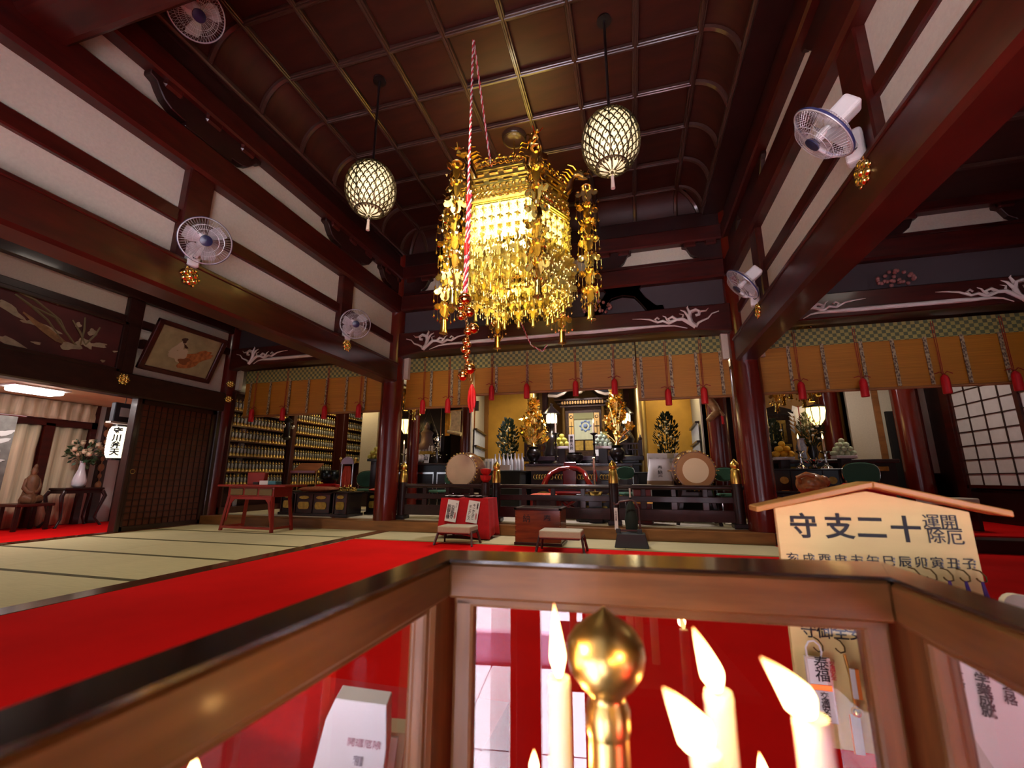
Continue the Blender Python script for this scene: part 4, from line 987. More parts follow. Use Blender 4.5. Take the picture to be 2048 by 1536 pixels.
# green folding chairs seen behind
GRN = mat('green chair cloth', (.04, .12, .075), .8, var=.12, scale=(90, 90, 90))
def green_chair(q, label, rz=0., s=1.):
    t = thing('green_chair', label, 'chair', (q.x, q.y, ALT), rz, 'green chairs in the altar rooms')
    hb = q.z-ALT; b = MB(); pl = []
    for k in range(24):
        u = 2*pi*k/24; pl.append((.26*s*(abs(cos(u))**.8)*(1 if cos(u) > 0 else -1), hb+.17*s*(abs(sin(u))**.7)*(1 if sin(u) > 0 else -1)))
    b.prism(pl, .18, .215, 'Y'); b.build('backrest', GRN, t, bevel=.01)
    MB().box((-.25*s, -.22, .40), (.25*s, .22, .45)).build('seat', GRN, t, bevel=.02)
    for sx in (-.22*s, .22*s):
        for sy in (-.19, .19): MB().tube([(sx, sy, .41), (sx, sy, 0)], .013, 6).build('leg', CHROME, t, smooth=50)
        MB().tube([(sx, .19, .4), (sx, .20, hb)], .012, 6).build('back_upright', CHROME, t, smooth=50)
    MB().tube([(p_[0]*1.02, .20, hb+(p_[1]-hb)*1.03) for p_ in pl], .009, 5, closed=True).build('chrome_rim', CHROME, t, smooth=60)
    return t
green_chair(PY(737, 958, 8.6), 'dark green chair seen between the chime stand and the left red column', .5)
# ================================================================ MAIN ALTAR
def up(q): return q.z-ALT
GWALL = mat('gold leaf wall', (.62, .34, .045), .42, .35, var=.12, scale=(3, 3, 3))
w = struct('wall_altar_gold')
yg = 11.2
xs = [PY(p, 860, yg).x for p in (972, 1062, 1282, 1392)]
for a, b_ in ((xs[0], xs[1]), (xs[2], xs[3])):
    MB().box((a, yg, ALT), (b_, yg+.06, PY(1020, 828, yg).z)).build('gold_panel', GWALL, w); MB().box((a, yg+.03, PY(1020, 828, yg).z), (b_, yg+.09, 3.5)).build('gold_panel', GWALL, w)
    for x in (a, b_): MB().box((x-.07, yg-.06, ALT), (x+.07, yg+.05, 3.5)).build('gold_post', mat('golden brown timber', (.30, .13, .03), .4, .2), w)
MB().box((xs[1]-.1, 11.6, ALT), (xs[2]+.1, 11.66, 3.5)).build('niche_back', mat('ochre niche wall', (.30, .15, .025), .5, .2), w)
for px in (1092, 1256): q = PY(px, 860, 11.0); MB().box((q.x-.07, 10.9, ALT), (q.x+.07, 11.05, 3.5)).build('niche_post', LACQ, w)
# pale side walls with hung name boards
for (pa, pb, ya, yb2, nm) in ((943, 968, 9.4, 11.1, 'l'), (1386, 1404, 9.3, 11.1, 'r')):
    xa = PY(pa if nm == 'l' else pb, 860, ya).x; xb = PY(pb if nm == 'l' else pa, 860, yb2).x
    ww = struct('wall_altar_side'); b = MB(); t_ = .03 if nm == 'l' else -.03
    b.add([(xa, ya, ALT), (xb, yb2, ALT), (xb, yb2, 3.5), (xa, ya, 3.5), (xa-t_, ya, ALT), (xb-t_, yb2, ALT), (xb-t_, yb2, 3.5), (xa-t_, ya, 3.5)], [(0, 1, 2, 3), (7, 6, 5, 4), (0, 3, 7, 4), (1, 5, 6, 2), (3, 2, 6, 7), (0, 4, 5, 1)]).build('plaster_panel', PLAS, ww)
    t = thing('name_board', 'tiers of white name slats on the %s side wall of the main altar' % ('left' if nm == 'l' else 'right'), 'notice board', ((xa+xb)/2, (ya+yb2)/2, 0), math.atan2(yb2-ya, xb-xa))
    L = math.hypot(yb2-ya, xb-xa); s = -1 if nm == 'l' else 1
    for k, (z0, z1) in enumerate(((1.12, 1.32), (1.36, 1.56), (1.60, 1.95))):
        zz0 = z0+.0; n = 9
        MB().box((-L*.42, s*.02, z1), (L*.42, s*.10, z1+.04)).build('tier_rail', BLACK, t)
        for i in range(n):
            x0 = -L*.42+L*.84*i/n
            MB().box((x0+.01, s*.05-.006, zz0), (x0+L*.84/n-.01, s*.05+.006, z1)).build('name_slat', mat('white name slat', (.66, .70, .74), .7), t)
# layered altar platform
ALP = mat('purplish black lacquer', (.035, .018, .026), .25, coat=.6)
yf = 9.1; q0 = PY(1046, 915, yf); q1 = PY(1288, 915, yf); zt = PY(1160, 912, yf).z
t = thing('altar_platform', 'tall dark lacquer altar platform with a small balustrade carrying the main shrine', 'altar', ((q0.x+q1.x)/2, yf, ALT)); hw = (q1.x-q0.x)/2; h = zt-ALT
MB().box((-hw, 0, h-.10), (hw, 1.5, h)).build('platform_top', ALP, t, bevel=.012); MB().box((-hw+.1, .12, 0), (hw-.1, 1.45, h-.1)).build('platform_body', ALP, t)
MB().box((-hw+.04, .05, h-.2), (hw-.04, 1.5, h-.14)).build('moulding', ALP, t, bevel=.01)
for x in (-hw+.05, hw-.05):
    for yy in (.05, .8, 1.4): MB().box((x-.03, yy-.03, h), (x+.03, yy+.03, h+.30)).lathe([(.03, .30), (.04, .34), (.02, .38), (.004, .42)], (x, yy, h), 8).build('baluster_post', DARK, t, smooth=40)
    MB().bar((x, .05, h+.24), (x, 1.4, h+.24), .03).bar((x, .05, h+.12), (x, 1.4, h+.12), .025).build('side_rail', DARK, t)
    s = 1 if x < 0 else -1
    MB().bar((x, .05, h+.24), (x+s*.42, .05, h+.24), .03).bar((x, .05, h+.12), (x+s*.42, .05, h+.12), .025).build('front_rail', DARK, t)
    b = MB()
    for k in range(7): b.box((x+s*(.05+.055*k)-.008, .045, h), (x+s*(.05+.055*k)+.008, .06, h+.24))
    tag(b.build('small_balusters', DARK, t), kind='stuff')
# offering table in front
yt = 8.45; q0 = PY(1049, 928, yt); q1 = PY(1266, 928, yt); h = up(q0)
t = thing('offering_table', 'long dark offering table with gilt openwork frieze panels before the main altar', 'table', ((q0.x+q1.x)/2, yt, ALT)); hw = (q1.x-q0.x)/2
MB().box((-hw, 0, h-.05), (hw, .60, h)).build('tabletop', ALP, t, bevel=.01); MB().box((-hw+.02, .005, h-.13), (hw-.02, .56, h-.05)).build('apron', mat('tan lacquer band', (.24, .15, .09), .4), t)
MB().box((-hw+.12, .06, .08), (hw-.12, .54, h-.13)).build('table_body', ALP, t); MB().box((-hw+.04, .02, 0), (hw-.04, .6, .10)).build('plinth', ALP, t, bevel=.01)
for k in range(4):
    x0 = -hw+.18+(2*hw-.36)*k/4; x1 = x0+(2*hw-.36)/4-.06; b = MB()
    b.box((x0, .045, h-.32), (x1, .055, h-.18), 1)
    for i in range(7): 
        c_ = x0+(x1-x0)*(i+.5)/7
        b.tube([(c_+.035*cos(u*2*pi/9), .04, h-.25+.045*sin(u*2*pi/9)) for u in range(9)], .010, 5, closed=True)
    b.build('gilt_frieze', [GOLDB, DARK], t, smooth=50)
for k in range(4):
    x = -hw+.14+(2*hw-.28)*(k+.5)/4; MB().prism([(x+.15*cos(2*pi*i/14), h*.38+.07*sin(2*pi*i/14)) for i in range(14)], .045, .058, 'Y').build('gilt_panel', GPAN, t)
# main shrine cabinet (zushi) with curved roof
yz = 10.0; qa = PY(1124, 850, yz); qb = PY(1210, 850, yz); qt = PY(1167, 800, yz); qr = PY(1167, 772, yz); qbt = PY(1167, 884, yz)
t = thing('main_shrine', 'black and gilt shrine cabinet with curved roof and a pale curtain bearing a blue emblem', 'shrine', ((qa.x+qb.x)/2, yz, 0)); hw = (qb.x-qa.x)/2
base0 = zt
SH = mat('shrine black gilt', (.05, .025, .012), .35, .2, var=.5, scale=(30, 30, 30))
MB().box((-hw, .12, base0), (hw, .9, qt.z)).build('cabinet', SH, t); MB().box((-hw-.1, -.05, base0), (hw+.1, .95, base0+.16)).build('cabinet_base', SH, t, bevel=.015)
for x in (-hw+.04, hw-.04): MB().lathe([(.035, base0+.15), (.035, qt.z)], (x, .02, 0), 12).build('pillar', mat('gilt black pillar', (.14, .08, .02), .3, .6), t, smooth=50)
for k in range(3): MB().box((-hw-.04-.06*k, -.02-.05*k, qt.z-.16+.07*k), (hw+.04+.06*k, .9, qt.z-.11+.07*k)).build('eaves_tier', SH, t, bevel=.006)
b = MB()
for k in range(16): b.box((-hw+2*hw*k/16+.012, -.10, qt.z-.10), (-hw+2*hw*k/16+.05, 0, qt.z-.03))
tag(b.build('bracket_blocks', mat('gilt bracket', (.35, .20, .06), .4, .7), t), kind='stuff')
rz_ = qt.z+.02; rw = (PY(1229, 795, yz).x-PY(1099, 795, yz).x)/2
prof = [(-rw, .02), (-rw*.72, .0), (-rw*.5, .06), (-rw*.3, .20), (-rw*.12, .30), (0, .32), (rw*.12, .30), (rw*.3, .20), (rw*.5, .06), (rw*.72, 0), (rw, .02)]
pl = [(x, rz_+z+.07) for x, z in prof]+[(x, rz_+z) for x, z in reversed(prof)]
MB().prism(pl, -.35, -.27, 'Y').build('roof_edge', mat('pale gilt roof edge', (.55, .46, .34), .3, .8), t, bevel=.008)
MB().prism([(x*.97, z+.02) for x, z in pl[:11]]+[(rw*.8, rz_+.75), (-rw*.8, rz_+.75)], -.27, .9, 'Y').build('roof', BLACK, t)
b = MB()
for k in range(9): b.ball((.06*sin(k*2.1)*(k/5), -.36, rz_+.12+.03*cos(k*1.7)), .045, 7, sz=.7)
b.build('gable_carving', mat('pale carved phoenix', (.66, .58, .42), .4, .4), t, smooth=60)
q2a = PY(1147, 836, yz); q2b = PY(1188, 878, yz); c0 = (qa.x+qb.x)/2
CUR = mat('pale green silk curtain', (.62, .66, .42), .7, var=.06, scale=(20, 20, 4))
ca, cb = q2a.x-c0, q2b.x-c0
MB().box((ca, .09, q2b.z), (cb, .11, q2a.z)).build('silk_curtain', CUR, t); MB().box((ca, .05, q2a.z-.02), (cb, .10, q2a.z+.12)).build('curtain_valance', mat('olive valance', (.30, .30, .12), .7), t)
qe = PY(1170, 851, yz); ex, ez = qe.x-c0, qe.z; EMB = mat('blue embroidered emblem', (.22, .32, .55), .6); b = MB()
for k in range(8): b.ball((ex+.115*cos(2*pi*k/8), .085, ez+.115*sin(2*pi*k/8)), .028, 6)
b.tube([(ex+.10*cos(2*pi*k/24), .085, ez+.10*sin(2*pi*k/24)) for k in range(24)], .012, 5, closed=True).ball((ex, .085, ez), .05, 8)
b.build('emblem', EMB, t, smooth=60)
for s, pa, pb in ((-1, 1137, 1147), (1, 1188, 1199)):
    xa, xb = PY(pa, 850, yz).x-c0, PY(pb, 850, yz).x-c0
    MB().box((xa, .05, q2b.z-.05), (xb, .09, q2a.z+.12)).build('gilt_door', mat('gilt door panel', (.72, .48, .16), .35, .5), t, bevel=.006)
    xm = (xa+xb)/2; MB().box((xm-.006, .04, q2b.z), (xm+.006, .05, q2a.z-.08)).box((xa+.01, .04, ez-.02), (xb-.01, .05, ez)).tube([(xm+.035*cos(2*pi*k/12), .045, q2a.z+.03+.035*sin(2*pi*k/12)) for k in range(12)], .008, 4, closed=True).build('door_fittings', BLACK, t)
for k in range(2): MB().box((ca+(cb-ca)*k/2+.02, .03, base0+.17), (ca+(cb-ca)*(k+1)/2-.02, .08, q2b.z-.03)).build('lower_panel', GPAN, t, bevel=.006)

# gold lotus flowers in black vases
def lotus_vase(q, zb, label, fl_label, hgt, rng):
    t = thing('black_vase', label, 'vase', (q.x, q.y, zb), 0, 'black vases of gilt flowers')
    MB().lathe([(.07, 0), (.10, .02), (.07, .06), (.12, .12), (.155, .20), (.13, .28), (.09, .31), (.115, .345), (.10, .345)], n=22).build('vase_body', BLACK, t, smooth=60)
    f = thing('gilt_flowers', fl_label, 'flowers', (q.x, q.y, zb+.33), 0, 'gilt lotus flowers of the main altar')
    b = MB(); MB().lathe([(.015, 0), (.07, .03), (.03, .08), (.012, .14)], n=12).build('gilt_base', GOLDB, f, smooth=60)
    heads = []
    for k in range(32):
        u = k/31; z = .16+(hgt-.2)*u; r = (.30*(1-u)**.8+.03)*rng.uniform(.55, 1.05); a = k*2.4
        heads.append((r*cos(a), r*.55*sin(a), z))
        b.tube([(0, 0, .05), (r*.4*cos(a), r*.25*sin(a), z*.6), heads[-1]], .007, 4)
    b.build('stems', GOLDB, f, smooth=60); pm_ = None
    for i, hp in enumerate(heads):
        if pm_ is None:
            b = MB()
            for ring, (n, rr, zz) in enumerate(((6, .075, .01), (5, .045, .05))):
                for k in range(n):
                    a = 2*pi*k/n+ring*.5; d = Vector((cos(a), sin(a), 0)); s_ = Vector((-sin(a), cos(a), 0)); c_ = Vector((0, 0, 0))
                    b.add([c_, d*rr*.5+s_*rr*.4+Vector((0, 0, zz*.4)), d*rr+Vector((0, 0, zz)), d*rr*.5-s_*rr*.4+Vector((0, 0, zz*.4))], [(0, 1, 2, 3)])
            b.ball((0, 0, .015), .02, 6); o = b.build('lotus_bloom', GOLDB, f, smooth=40); pm_ = o.data
        else: o = link('lotus_bloom', pm_, f)
        o.location = hp; o.rotation_euler = (-.9+rng.uniform(-.5, .5), rng.uniform(-.6, .6), rng.random()*6); o.scale = (1.5,)*3
rng = random.Random(11)
q = PY(1067, 925, 8.7); zt_t = PY(1067, 928, 8.45).z
lotus_vase(q, zt_t, 'black vase holding the left gilt lotus spray on the offering table', 'tall spray of gilt lotus flowers left of the main shrine', 1.02, rng)
q = PY(1236, 925, 8.7); lotus_vase(q, zt_t, 'black vase holding the right gilt lotus spray on the offering table', 'tall spray of gilt lotus flowers right of the main shrine', 1.16, rng)
# altar lanterns
LW = mat('lit white lantern pane', (1, .95, .8), .5, emit=(1, .86, .55), es=3.2)
def altar_lantern(q, zb, label, h):
    t = thing('altar_lantern', label, 'lantern', (q.x, q.y, zb), 0, 'lit altar lanterns')
    MB().lathe([(.17, 0), (.19, .06), (.14, .20), (.18, .34), (.13, .46), (.05, .54), (.05, .62), (.12, h-.16), (.13, h-.13)], n=18).build('lantern_foot', BLACK, t, smooth=50)
    MB().lathe([(.09, h-.13), (.12, h-.10), (.12, h+.06), (.09, h+.09)], n=8).build('lit_panes', LW, t)
    b = MB()
    for k in range(8): a = 2*pi*k/8; b.bar((.122*cos(a), .122*sin(a), h-.13), (.122*cos(a), .122*sin(a), h+.09), .012)
    b.lathe([(.20, h+.08), (.17, h+.12), (.07, h+.22), (.03, h+.26), (.04, h+.30), (.004, h+.34)], n=16); b.build('lantern_roof', BLACK, t, smooth=40)
q = PY(1103, 836, 9.3); altar_lantern(q, zt, 'lit white altar lantern left of the main shrine', q.z-zt)
q = PY(1249, 836, 9.3); altar_lantern(q, zt, 'lit white altar lantern half hidden by the right gilt lotus spray', q.z-zt)
lamp('altar_lantern_bulb', 'POINT', PY(1103, 836, 9.05), 5, (1, .75, .35), .1); lamp('altar_lantern_bulb', 'POINT', PY(1249, 836, 9.05), 5, (1, .75, .35), .1)
FLAME = mat('candle flame', (1, .8, .4), .5, emit=(1, .62, .20), es=9); CANDW = mat('candle wax', (.80, .70, .55), .5, sss=.3)
def candle_stand(q, zb, zc, label, m, r=.02, lit=True, grp=None):
    t = thing('candlestick', label, 'candlestick', (q.x, q.y, zb), 0, grp); h = zc-zb
    MB().lathe([(.09, 0), (.08, .03), (.03, .06), (.02, .10), (.03, h*.3), (.018, h*.34), (.018, h*.6), (.032, h*.64), (.018, h*.68), (.02, h-.05), (.075, h-.01), (.07, h)], n=14).build('stand', m, t, smooth=40)
    MB().lathe([(r, h), (r*.9, h+.20)], n=10).build('candle', CANDW, t, smooth=40)
    if lit: MB().lathe([(.004, h+.20), (.014, h+.225), (.010, h+.25), (.001, h+.29)], n=8).build('flame', FLAME, t, smooth=60)
q = PY(1112, 910, 8.6); candle_stand(q, zt_t, PY(1112, 866, 8.6).z, 'black candlestick with lit candle left of the main shrine', BLACK)
q = PY(1189, 910, 8.6); candle_stand(q, zt_t, PY(1189, 866, 8.6).z, 'black candlestick standing before the right door of the main shrine', BLACK)
# fruit offerings
q = PY(1124, 893, 8.8); offering_stand('offering_stand', 'white topped offering stand with yellow citrus left on the offering table', (q.x, q.y, zt_t), q.z-zt_t, .14, DARK)
pile(3, .052, (q.x, q.y, q.z), FRY, 'yellow_citrus', 'yellow citrus piled on the offering stand left of the main shrine', 'citrus on the main altar')
q = PY(1206, 893, 8.8); offering_stand('offering_stand', 'white topped offering stand with pale sweets right on the offering table', (q.x, q.y, zt_t), q.z-zt_t, .17, DARK)
pile(4, .047, (q.x, q.y, q.z), mat('pale green sweets', (.55, .68, .52), .6), 'pale_sweet', 'pale green sweet piled on the offering stand right of the main shrine', 'pale sweets on the main altar', 'sweet')
q = PY(1150, 922, 8.62)
t = thing('incense_burner', 'round black incense burner in the middle of the offering table', 'incense burner', (q.x, q.y, zt_t))
MB().lathe([(.07, 0), (.10, .03), (.16, .10), (.17, .16), (.13, .20), (.15, .215), (.13, .215), (.12, .17)], n=22).build('bowl', BLACK, t, smooth=60)
for k in range(3): a = 2*pi*k/3+.5; MB().tube([(.09*cos(a), .09*sin(a), .05), (.12*cos(a), .12*sin(a), 0)], .02, 6).build('leg', BLACK, t, smooth=60)
for k, (px, py, tx, lb) in enumerate(((1143, 884, '南無大師', 'left'), (1193, 884, '家内安全', 'right'))):
    q = PY(px, py, 8.62 if k == 0 else 9.2); zb = zt_t if k == 0 else zt
    t = thing('wooden_tablet', 'white wooden prayer tablet with black writing %s of the shrine curtain' % lb, 'tablet', (q.x, q.y, zb))
    hh = PY(px, 869, q.y).z-zb
    MB().box((-.055, -.008, .02), (.055, .008, hh)).build('tablet', WHITE, t); MB().box((-.07, -.04, 0), (.07, .04, .03)).build('foot', WHITE, t)
    text('writing', tx, .07, INK, t, (0, -.010, hh-.17), depth=.0008, thick=.001, vert=True)
# evergreen bouquets
EVG = mat('evergreen leaves', (.008, .022, .008), .55, var=.5, scale=(20, 20, 20)); FLW = mat('pale yellow blooms', (.60, .55, .30), .7)
def evergreen(q, zb, label, h=.78, r=.2, nf=16, m=EVG, seed=2, vase=True, fm=FLW):
    rng = random.Random(seed)
    t = thing('evergreen_bouquet', label, 'flowers', (q.x, q.y, zb), 0, 'evergreen bouquets of the altars')
    if vase: MB().lathe([(.07, 0), (.06, .05), (.09, .14), (.06, .24), (.07, .27)], n=16).build('vase', BLACK, t, smooth=60)
    b = MB()
    for i in range(620):
        u = rng.random(); z = .22+(h)*u; rr = r*1.05*math.sin(pi*(.10+.86*u))**.8*rng.uniform(.25, 1); a = rng.random()*6.28
        p_ = Vector((rr*cos(a), rr*sin(a), z)); d = Vector((cos(a)*.6, sin(a)*.6, .8)).normalized(); s_ = d.orthogonal().normalized(); L = .075
        b.add([p_, p_+d*L*.5+s_*L*.22, p_+d*L, p_+d*L*.5-s_*L*.22], [(0, 1, 2, 3)])
    b.tube([(0, 0, .2), (0, 0, .2+h)], .012, 5)
    tag(b.build('foliage', m, t), kind='stuff')
    bm_ = None
    for k in range(nf):
        u = (k+.5)/nf; z = .30+h*.75*u; a = -pi/2+rng.uniform(-1.2, 1.2); rr = r*1.0*math.sin(pi*(.12+.80*u))
        if bm_ is None: o = MB().ball((0, 0, 0), .028, 7, sz=.7).build('bloom', fm, t, smooth=60); bm_ = o.data
        else: o = link('bloom', bm_, t)
        o.location = (rr*cos(a), rr*sin(a), z)
q = PY(1016, 935, 8.9); ztb = .72
t = thing('bottle_table', 'low black draped table under the white sake bottles', 'table', (PY(1022, 945, 8.15).x, 8.15, ALT)); hh = PY(1010, 941, 8.0).z-ALT
BLK2 = mat('black cloth', (.010, .010, .009), .7)
MB().box((-.62, -.2, hh-.03), (.23, .95, hh)).build('tabletop', BLK2, t, bevel=.01); MB().box((-.58, -.18, 0), (.21, .9, hh-.03)).build('drape', BLK2, t)
zb = hh+ALT
evergreen(PY(1016, 935, 8.85), zb, 'evergreen bouquet with pale blooms before the left gold wall', .86, .22, 18, seed=2)
t = thing('display_table', 'low black table of wrapped offerings on the right of the altar', 'table', (PY(1335, 945, 8.15).x, 8.15, ALT)); hh = PY(1335, 944, 8.0).z-ALT
MB().box((-.55, -.2, hh-.03), (.62, .95, hh)).build('tabletop', BLK2, t, bevel=.01); MB().box((-.5, -.18, 0), (.58, .9, hh-.03)).build('drape', BLK2, t)
evergreen(PY(1338, 935, 8.85), hh+ALT, 'evergreen bouquet with pale blooms before the right gold wall', .90, .22, 18, seed=4)
# sake bottles and boxes
BOT = mat('white sake bottle', (.68, .70, .74), .3)
bm_ = None
for k, px in enumerate((990, 998, 1007, 1015, 1022.5, 1030, 1037, 1044)):
    y = 8.02+.16*((k+1) % 2); q = PY(px, 938, y)
    if bm_ is None: o = MB().lathe([(.034, 0), (.036, .01), (.036, .16), (.030, .20), (.014, .24), (.012, .30), (.015, .305), (.015, .32)], n=14).build('sake_bottle', BOT, None, smooth=50); bm_ = o.data
    else: o = link('sake_bottle', bm_)
    o.location = (q.x, y, zb); tag(o, 'white sake bottle standing in the row on the black draped table', 'bottle', 'white sake bottles')
for k, (px, lb) in enumerate(((974, 'first small white carton left of the sake bottles'), (982, 'second small white carton left of the sake bottles, touching the row'))):
    q = PY(px, 938, 8.0); t = tag(MB().box((-.035, -.035, 0), (.035, .035, .22)).box((-.02, -.037, .03), (.02, -.034, .17), 1).build('white_carton', [WHITE, mat('grey print', (.30, .30, .34), .7)], None, bevel=.003, loc=(q.x, 8.0, zb)), lb, 'carton')
tag(MB().box((-.11, -.02, 0), (.11, .02, .10)).build('white_label_card', WHITE, None, loc=(PY(1009, 938, 7.93).x, 7.93, zb)), 'white card lying before the sake bottles', 'card')
zb2 = hh+ALT
for k, (px, m_, lb) in enumerate(((1303, WHITE, 'white wrapped box at the left end of the offerings'), (1316, WHITE, 'white wrapped box behind the rice sack, second from the left'), (1329, WHITE, 'white wrapped box behind the rice sack, third from the left'), (1343, mat('straw yellow wrapper', (.56, .50, .30), .7), 'straw yellow topped wrapped box between the white boxes'), (1355, WHITE, 'white wrapped box left of the purple one'), (1366, mat('purple wrapper', (.14, .10, .40), .6), 'wrapped box with purple top beside the right drum'))):
    q = PY(px, 940, 8.15); H_ = PY(px, 907, 8.15).z-zb2
    t = thing('wrapped_box', lb, 'box', (q.x, 8.15, zb2)); MB().box((-.058, -.05, 0), (.058, .05, H_ if m_ is WHITE else H_*.72)).build('carton', WHITE, t, bevel=.004)
    if m_ is not WHITE: MB().box((-.058, -.05, H_*.72), (.058, .05, H_)).build('coloured_top', m_, t, bevel=.004)
    text('writing', '御供', .05, mat('grey ink', (.25, .24, .26), .7), t, (0, -.052, H_*.6), vert=True)
q = PY(1321, 967, 7.75)
t = thing('rice_sack', 'white paper rice sack with black writing and brown lower band beside the right drum', 'sack', (q.x, 7.75, .70))
b = MB(); n = 16; vs = []
for j, (sx, sy, z) in enumerate(((.20, .06, 0), (.215, .11, .03), (.21, .12, .11), (.19, .11, .25), (.165, .08, .37), (.16, .02, .44), (.165, .012, .47))):
    vs += [(sx*(abs(cos(2*pi*k/n))**.6)*(1 if cos(2*pi*k/n) > 0 else -1), sy*(abs(sin(2*pi*k/n))**.7)*(1 if sin(2*pi*k/n) > 0 else -1), z) for k in range(n)]
b.add(vs, [(j*n+k, j*n+(k+1) % n, (j+1)*n+(k+1) % n, (j+1)*n+k) for j in range(6) for k in range(n)]+[tuple(range(n-1, -1, -1)), tuple(range(6*n, 7*n))]); b.m = [1 if (i//n) < 2 and i < 6*n else 0 for i in range(len(b.f))]
b.build('sack_body', [WHITE, mat('brown paper band', (.40, .26, .15), .8)], t, smooth=50); text('writing', '奉納米', .075, INK, t, (0, -.122, .24), (R(97), 0, 0), thick=.001, vert=True)
t = thing('sack_stand', 'low dark stand under the rice sack', 'stand', (q.x, 7.85, ALT)); MB().box((-.32, -.22, .50), (.32, .08, .535)).build('stand_top', DARK, t, bevel=.008)
for s in (-1, 1): MB().box((s*.28-.03, -.2, 0), (s*.28+.03, .07, .5)).build('leg', DARK, t)
# drums on stands
DRB = mat('drum body brown', (.11, .030, .012), .25, coat=.6, var=.3, scale=(2, 12, 12)); SKIN = mat('drum skin', (.62, .45, .30), .6, var=.10, scale=(4, 4, 4)); SKIN2 = mat('worn drum skin', (.42, .20, .08), .6)
def drum(q, r, label, spot):
    t = thing('taiko_drum', label, 'drum', (q.x, 7.42, q.z), 0); L = .28
    MB().lathe([(r*.93, -L), (r*1.03, -L*.6), (r*1.10, 0), (r*1.03, L*.6), (r*.93, L)], n=36, M=Matrix.Rotation(R(90), 4, 'X')).build('drum_body', DRB, t, smooth=50)
    MB().lathe([(0, L+.006), (r*.86, L+.006), (r*.945, L-.005), (r*.95, L-.05)], n=36, M=Matrix.Rotation(R(90), 4, 'X')).build('drum_skin', SKIN2 if spot else SKIN, t, smooth=40)
    if spot: MB().lathe([(0, L+.010), (r*.55, L+.009), (r*.62, L+.006)], n=30, M=Matrix.Rotation(R(90), 4, 'X')).build('worn_centre', mat('pale worn skin', (.85, .68, .46), .6), t, smooth=60)
    b = MB()
    for k in range(30): a = 2*pi*k/30; b.ball((r*.985*cos(a), -L+.035, r*.985*sin(a)), .011, 6)
    tag(b.build('studs', GOLD, t, smooth=60), kind='stuff')
    for a in (0, pi): MB().tube([(r*1.1*cos(a)+.045*cos(u*.7)*cos(a), .045*sin(u*.7), 0) for u in range(9)], .008, 5, closed=True).build('ring_handle', BRASS, t, smooth=60)
    s = thing('drum_stand', 'dark wooden stand under the '+label.split(' with')[0], 'stand', (q.x, 7.42, ALT)); z0 = q.z-ALT-r*.93
    for sx in (-1, 1):
        [MB().bar((sx*.16, sy, z0+.05), (sx*.30, sy, 0), .05).build('leg', DARK, s) for sy in (-.2, .2)]
        MB().bar((sx*.18, -.26, z0+.035), (sx*.18, .26, z0+.035), .05).build('cradle', DARK, s)
    MB().box((-.2, -.22, z0-.12), (.2, -.17, z0-.04)).box((-.2, .17, z0-.12), (.2, .22, z0-.04)).build('cross_rail', DARK, s)
drum(PY(921, 940, 7.14), .295, 'left taiko drum with plain pale skin', False); drum(PY(1391, 941, 7.14), .30, 'right taiko drum with pale worn centre', True)
# red curved chair
q = PY(1136, 985, 7.75)
t = thing('red_curved_chair', 'glossy red lacquer abbot chair with curved arms before the offering table', 'chair', (q.x, 7.8, ALT)); z = PY(1136, 938, 7.75).z-ALT
RL = mat('glossy red lacquer', (.24, .010, .008), .14, coat=.8)
MB().tube([(-.40, -.25, z-.30), (-.36, -.22, z-.20), (-.30, -.05, z-.08), (-.18, .16, z), (0, .22, z+.02), (.18, .16, z), (.30, -.05, z-.08), (.36, -.22, z-.20), (.42, -.26, z-.30), (.40, -.28, z-.34)], .048, 10).build('arm_rail', RL, t, smooth=60)
MB().box((-.12, .17, z-.36), (.12, .20, z)).build('back_splat', RL, t, bevel=.01); MB().box((-.30, -.24, z-.44), (.30, .22, z-.38)).build('seat', RL, t, bevel=.02)
MB().prism([(-.14, z-.02), (.14, z-.02), (.12, z+.13), (-.10, z+.13)], .23, .25, 'Y').build('back_panel', RL, t, bevel=.008)
for s in (-1, 1):
    for sy in (-1, 1): MB().tube([(s*.27, sy*.2, z-.4), (-s*.27, sy*.22, 0)], .024, 8).build('leg', RL, t, smooth=50)
    MB().tube([(s*.36, -.22, z-.22), (s*.28, -.18, z-.4)], .024, 8).build('arm_support', RL, t, smooth=50)
q = PY(1190, 985, 7.8)
t = thing('brass_pole_stand', 'slender brass and white pole stand right of the red chair', 'stand', (q.x, 7.8, ALT)); z = PY(1190, 914, 7.8).z-ALT
MB().lathe([(.10, 0), (.09, .03), (.02, .05), (.020, z-.2), (.026, z-.18), (.02, z-.05), (.03, z-.02), (.012, z)], n=12).build('pole', mat('pale gilt pole', (.75, .62, .48), .25, .8), t, smooth=40)
MB().tube([(.02, -.01, z-.22), (.04, -.02, z-.3), (.035, -.02, z-.42)], .009, 6).build('red_cord', REDS, t, smooth=60)
